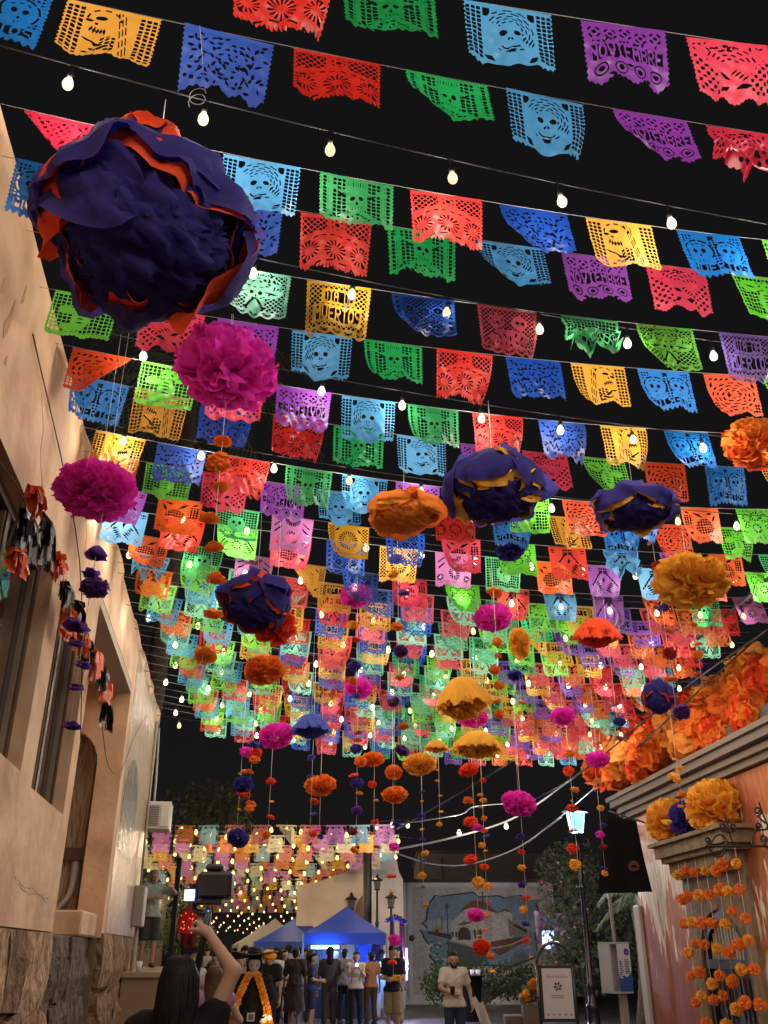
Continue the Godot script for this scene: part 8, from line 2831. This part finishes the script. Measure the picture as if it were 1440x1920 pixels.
	for k in 22:
		var b := begin()
		lathe(b, [Vector2(0, -0.014), Vector2(0.014, 0), Vector2(0, 0.014)], 6)
		var o := mesh_node("tiny_light", done(b).commit(), glow("red_light_glow", Color(1.0, 0.30, 0.10), 2.5), rl)
		o.position = Vector3(rng.randf_range(-0.16, 0.2), rng.randf_range(-0.08, 0.32), 0.03 + rng.randf_range(0, 0.05))
	lamp(rl, Vector3(0, 0.1, 0.3), Color(1.0, 0.35, 0.2), 0.06, 0.1)
	catrina()
	# far crowd: heads and shoulders down the street
	for k in 26:
		var x := -6.0 + (k % 13) * 0.36 + rng.randf_range(-0.1, 0.1)
		var z := -31.0 - (k / 13) * 5.0 - rng.randf_range(0.0, 3.0)
		var q := crowd_figure(k % 3)
		var t := thing("person", Vector3(x - (k / 13) * 0.8, 0, z), "small distant spectator, %s from the left in the %s row of the far crowd" % [ORD[k % 13 + 1], "nearer" if k < 13 else "farther"], "person", "distant crowd beyond the tents", rng.randf_range(-0.6, 0.6) + (PI if k % 3 == 0 else 0.0))
		t.scale = Vector3.ONE * rng.randf_range(0.92, 1.06)
		mesh_node("body", q[0], mat("skin_%d" % (k % 2), Color.WHITE), t)
		mesh_node("clothes", q[1], mat("crowd_c%d" % (k % 5), [lin(0.05, 0.04, 0.04), lin(0.28, 0.22, 0.19), lin(0.20, 0.05, 0.045), lin(0.10, 0.10, 0.14), lin(0.36, 0.32, 0.30)][k % 5], 0.85), t)
		mesh_node("hair", q[2], mat("hair_dark"), t)
	bystanders()

# more bystanders round the blue tent
func bystanders() -> void:
	var spots := [[-3.3, -24.0, 0.4], [-3.55, -26.8, -0.5], [-2.75, -27.2, 2.8], [-2.32, -28.4, 3.4], [-1.9, -26.2, 2.4], [-1.35, -25.2, 3.3], [-1.28, -27.0, 0.3], [-0.05, -27.6, 2.9], [0.35, -26.0, -0.8], [-3.9, -28.0, 0.2], [-4.2, -25.5, 0.7]]
	for k in spots.size():
		var e: Array = spots[k]
		var q := crowd_figure(k % 3)
		var t := thing("person", Vector3(e[0], 0, e[1]), "dim bystander round the blue tent, %s from the left of these" % ORD[[3, 2, 4, 5, 6, 8, 7, 9, 10, 1, 0][k] + 1], "person", "bystanders round the blue tent", e[2])
		t.scale = Vector3.ONE * rng.randf_range(0.94, 1.05)
		mesh_node("body", q[0], mat("skin_%d" % (k % 2)), t)
		mesh_node("clothes", q[1], mat("crowd_c%d" % ((k * 2) % 5)), t)
		mesh_node("hair", q[2], mat("hair_dark"), t)

var crowd := {}
func crowd_figure(kind: int) -> Array:
	if crowd.has(kind):
		return crowd[kind]
	var f := Field.new(Vector3(-0.4, -0.05, -0.3), Vector3(0.4, 1.78, 0.3), 0.04)
	f.bone(Vector3(0, 1.4, 0), Vector3(0, 1.55, 0.01), 0.05, 0.05, 0.03)
	f.bone(Vector3(0, 1.56, 0.02), Vector3(0, 1.63, 0), 0.075, 0.09, 0.03)
	for s in [-1, 1]:
		f.bone(Vector3(s * 0.18, 1.38, 0), Vector3(s * 0.25, 1.1, 0.02 * kind), 0.05, 0.042, 0.03)
		f.bone(Vector3(s * 0.25, 1.1, 0.02 * kind), Vector3(s * 0.2, 0.88, 0.10 + 0.05 * kind), 0.042, 0.035, 0.03)
		f.bone(Vector3(s * 0.09, 0.9, 0), Vector3(s * 0.11, 0.05, 0), 0.08, 0.04, 0.03)
	f.bone(Vector3(0, 0.95, 0), Vector3(0, 1.3, 0), 0.12, 0.14, 0.05, 0.8)
	var a := begin()
	f.mesh(a, Transform3D.IDENTITY)
	var g := Field.new(Vector3(-0.45, 0.0, -0.35), Vector3(0.45, 1.56, 0.35), 0.04)
	g.bone(Vector3(-0.05, 0.95, 0), Vector3(-0.05, 1.3, 0), 0.14, 0.15, 0.05, 0.85)
	g.bone(Vector3(0.05, 0.95, 0), Vector3(0.05, 1.3, 0), 0.14, 0.15, 0.05, 0.85)
	g.bone(Vector3(-0.18, 1.39, 0), Vector3(0.18, 1.39, 0), 0.085, 0.085, 0.05)
	for s in [-1, 1]:
		g.bone(Vector3(s * 0.18, 1.38, 0), Vector3(s * 0.235, 1.16, 0.01), 0.075, 0.065, 0.03)
		g.bone(Vector3(s * 0.09, 0.9, 0), Vector3(s * 0.11, 0.12, 0), 0.105, 0.07, 0.03)
	var b := begin()
	g.mesh(b, Transform3D.IDENTITY)
	var h := Field.new(Vector3(-0.18, 1.2, -0.22), Vector3(0.18, 1.82, 0.16), 0.03)
	h.bone(Vector3(0, 1.65, -0.03), Vector3(0, 1.66, 0.01), 0.10, 0.085, 0.02)
	if kind > 0:
		h.bone(Vector3(0, 1.6, -0.07), Vector3(0, 1.4, -0.09), 0.085, 0.08, 0.03)
	var c := begin()
	h.mesh(c, Transform3D.IDENTITY)
	crowd[kind] = [done(a).commit(), done(b).commit(), done(c).commit()]
	return crowd[kind]

func phone(at: Vector3, label: String) -> void:
	var t := thing("phone", at, label, "phone")
	var a := begin(true)
	soft_box(a, Vector3(-0.038, -0.075, -0.005), Vector3(0.038, 0.075, 0.005), 0.003, Transform3D(Basis.IDENTITY, at))
	part("case", done(a), mat("phone_dark"), t)
	var b := begin(true)
	box(b, Vector3(-0.030, -0.03, 0.005), Vector3(0.030, 0.05, 0.007), Transform3D(Basis.IDENTITY, at))
	part("light", done(b), glow("phone_glow", Color(1.0, 0.9, 0.8), 1.5), t)
	lamp(t, Vector3(0, 0, 0.06), Color(1, 0.9, 0.8), 0.02, 0.03)

# camera on a hand-held stabiliser
func camera_rig() -> void:
	var t := thing("camera_rig", Vector3(-0.92, 1.55, -5.12), "black video camera on a hand-held stabiliser, raised above the crowd", "camera")
	var F := Transform3D(Basis.IDENTITY.scaled(Vector3(1.5, 1.5, 1.4)), Vector3(-0.925, 1.845, -5.12)) * Transform3D(Basis.IDENTITY, -Vector3(-0.895, 1.895, -5.12))
	var m := mat("rig_black", lin(0.010, 0.010, 0.011), 0.35, 0.6)
	var h := begin()
	tube(h, [Vector3(-0.945, 1.55, -5.12), Vector3(-0.925, 1.70, -5.12), Vector3(-0.905, 1.86, -5.12)], [0.018, 0.020, 0.019], 10)
	part("handle", done(h), m, t)
	var a := begin()
	tube(a, smooth_path([Vector3(-0.905, 1.86, -5.12), F * Vector3(-0.895, 1.885, -5.12), F * Vector3(-0.935, 1.895, -5.15), F * Vector3(-0.94, 1.93, -5.16), F * Vector3(-0.93, 1.945, -5.15)]), 0.014, 8)
	part("stabiliser_arm", done(a), m, t)
	var b := begin(true)
	soft_box(b, Vector3(-0.93, 1.93, -5.20), Vector3(-0.81, 2.02, -5.11), 0.012, F)
	soft_box(b, Vector3(-0.905, 2.02, -5.19), Vector3(-0.845, 2.045, -5.12), 0.008, F)
	soft_box(b, Vector3(-0.935, 1.913, -5.20), Vector3(-0.84, 1.928, -5.11), 0.004, F)
	part("camera_body", done(b), m, t)
	var l := begin()
	lathe(l, [Vector2(0, 0), Vector2(0.034, 0), Vector2(0.036, 0.05), Vector2(0.040, 0.055), Vector2(0.040, 0.09), Vector2(0.0, 0.085)], 14, F * Transform3D(Basis(Vector3.RIGHT, -PI / 2), Vector3(-0.87, 1.975, -5.20)))
	part("lens", done(l), m, t)
	var s := begin(true)
	box(s, Vector3(-0.975, 1.92, -5.12), Vector3(-0.93, 1.965, -5.113), F)
	part("flip_screen", done(s), m, t)
	var d := begin(true)
	box(d, Vector3(-0.971, 1.924, -5.113), Vector3(-0.934, 1.961, -5.112), F)
	part("screen_picture", done(d), glow("camera_screen_glow", Color(0.45, 0.55, 0.80), 0.9), t)
	lamp(t, F * Vector3(-0.952, 1.942, -5.09) - t.position, Color(0.6, 0.7, 1.0), 0.006, 0.01)
	var st := begin()
	tube(st, [Vector3(-0.955, 1.35, -5.1), Vector3(-0.945, 1.55, -5.12)], 0.016, 8)
	part("grip_extension", done(st), m, t)
	var dot := begin()
	lathe(dot, [Vector2(0, -0.004), Vector2(0.004, 0), Vector2(0, 0.004)], 6, Transform3D(Basis.IDENTITY, Vector3(-0.905, 1.84, -5.098)))
	part("status_light", done(dot), glow("status_glow", Color(0.3, 0.6, 1.0), 2.0), t)

# figure in a skull-lady costume: wide black hat, black gown with picture squares, marigold garland
func catrina() -> void:
	var at := Vector3(-1.66, 0, -13.0)
	var t := person(at, 0.05, "costumed figure with a white skull face, wide black hat and black gown", {"h": 1.60, "hair": "long", "top": ["gown_black", lin(0.012, 0.011, 0.013)], "sleeve": 1.95, "legs": "gown", "bottom": ["gown_black", lin(0.012, 0.011, 0.013)], "skin": 3, "wrl": Vector3(-0.22, 1.0, 0.22), "wrr": Vector3(0.22, 1.0, 0.22), "fine": true})
	var hat := begin()
	var hb := Transform3D(Basis(Vector3.RIGHT, -0.12), Vector3(0, 1.68, 0))
	for q in 4:
		for i in 32:
			var P := func(i_: int, q_: int) -> Vector3:
				var a := TAU * i_ / 32.0
				var r: float = [0.10, 0.20, 0.28, 0.33][q_]
				return hb * Vector3(r * cos(a), [0.03, 0.02, 0.035, 0.03][q_] + 0.025 * sin(a * 3.0) * (r - 0.1) / 0.2, r * sin(a))
			quad(hat, P.call(i, q), P.call(i + 1, q), P.call(i + 1, mini(q + 1, 3)), P.call(i, mini(q + 1, 3)))
	lathe(hat, [Vector2(0.11, 0.02), Vector2(0.105, 0.10), Vector2(0.09, 0.13), Vector2(0, 0.135)], 18, hb)
	mesh_node("hat", done(hat).commit(), mat("hat_black", lin(0.018, 0.016, 0.018), 0.7), t)
	for e in [[0.20, 0.10, 0.14, 0.11, "y"], [-0.02, 0.15, 0.1, 0.07, "k"]]:
		var o := mesh_node("hat_flower", bloom_mesh(2), tissue(e[4]), t)
		o.transform = Transform3D(Basis(Vector3.RIGHT, 0.9).scaled(Vector3(e[3], e[3] * 0.8, e[3])), Vector3(e[0], 1.62 + e[1], e[2]))
	var n := 0
	for sd in [-1, 1]:
		for k in 14:
			var u := k / 13.0
			var o := mesh_node("garland_bloom", marigold_mesh(k % 4), tissue("y"), t)
			o.position = Vector3(sd * (0.06 + 0.20 * sin(u * 1.35)), 1.47 - 0.60 * u, 0.13 + 0.13 * sin(u * 2.6))
			o.scale = Vector3.ONE * 0.055
			n += 1
	for k in 3:
		var sq := begin(true)
		box(sq, Vector3(-0.05, 0, 0), Vector3(0.05, 0.11, 0.006), Transform3D(Basis(Vector3.RIGHT, -0.38), Vector3(0, 0.93 - k * 0.20, 0.17 + k * 0.085)))
		mesh_node("picture_square", done(sq).commit(), mat("picture_pale", lin(0.34, 0.32, 0.30), 0.6), t)
		var sk := begin(true)
		box(sk, Vector3(-0.032, 0.02, 0.006), Vector3(0.032, 0.085, 0.009), Transform3D(Basis(Vector3.RIGHT, -0.38), Vector3(0, 0.93 - k * 0.20, 0.17 + k * 0.085)))
		mesh_node("picture_print", done(sk).commit(), mat("picture_dark", lin(0.05, 0.045, 0.045), 0.6), t)
	var cd := thing("candle_light", at + Vector3(0.27, 0.93, 0.42), "small bright warm light held at the garland of the costumed figure", "light")
	var b := begin()
	lathe(b, [Vector2(0, -0.03), Vector2(0.024, -0.01), Vector2(0.022, 0.012), Vector2(0, 0.035)], 10)
	mesh_node("flame", done(b).commit(), mats["bulb_glow"], cd)
	lamp(cd, Vector3.ZERO, Color(1, 0.85, 0.6), 0.05, 0.02)
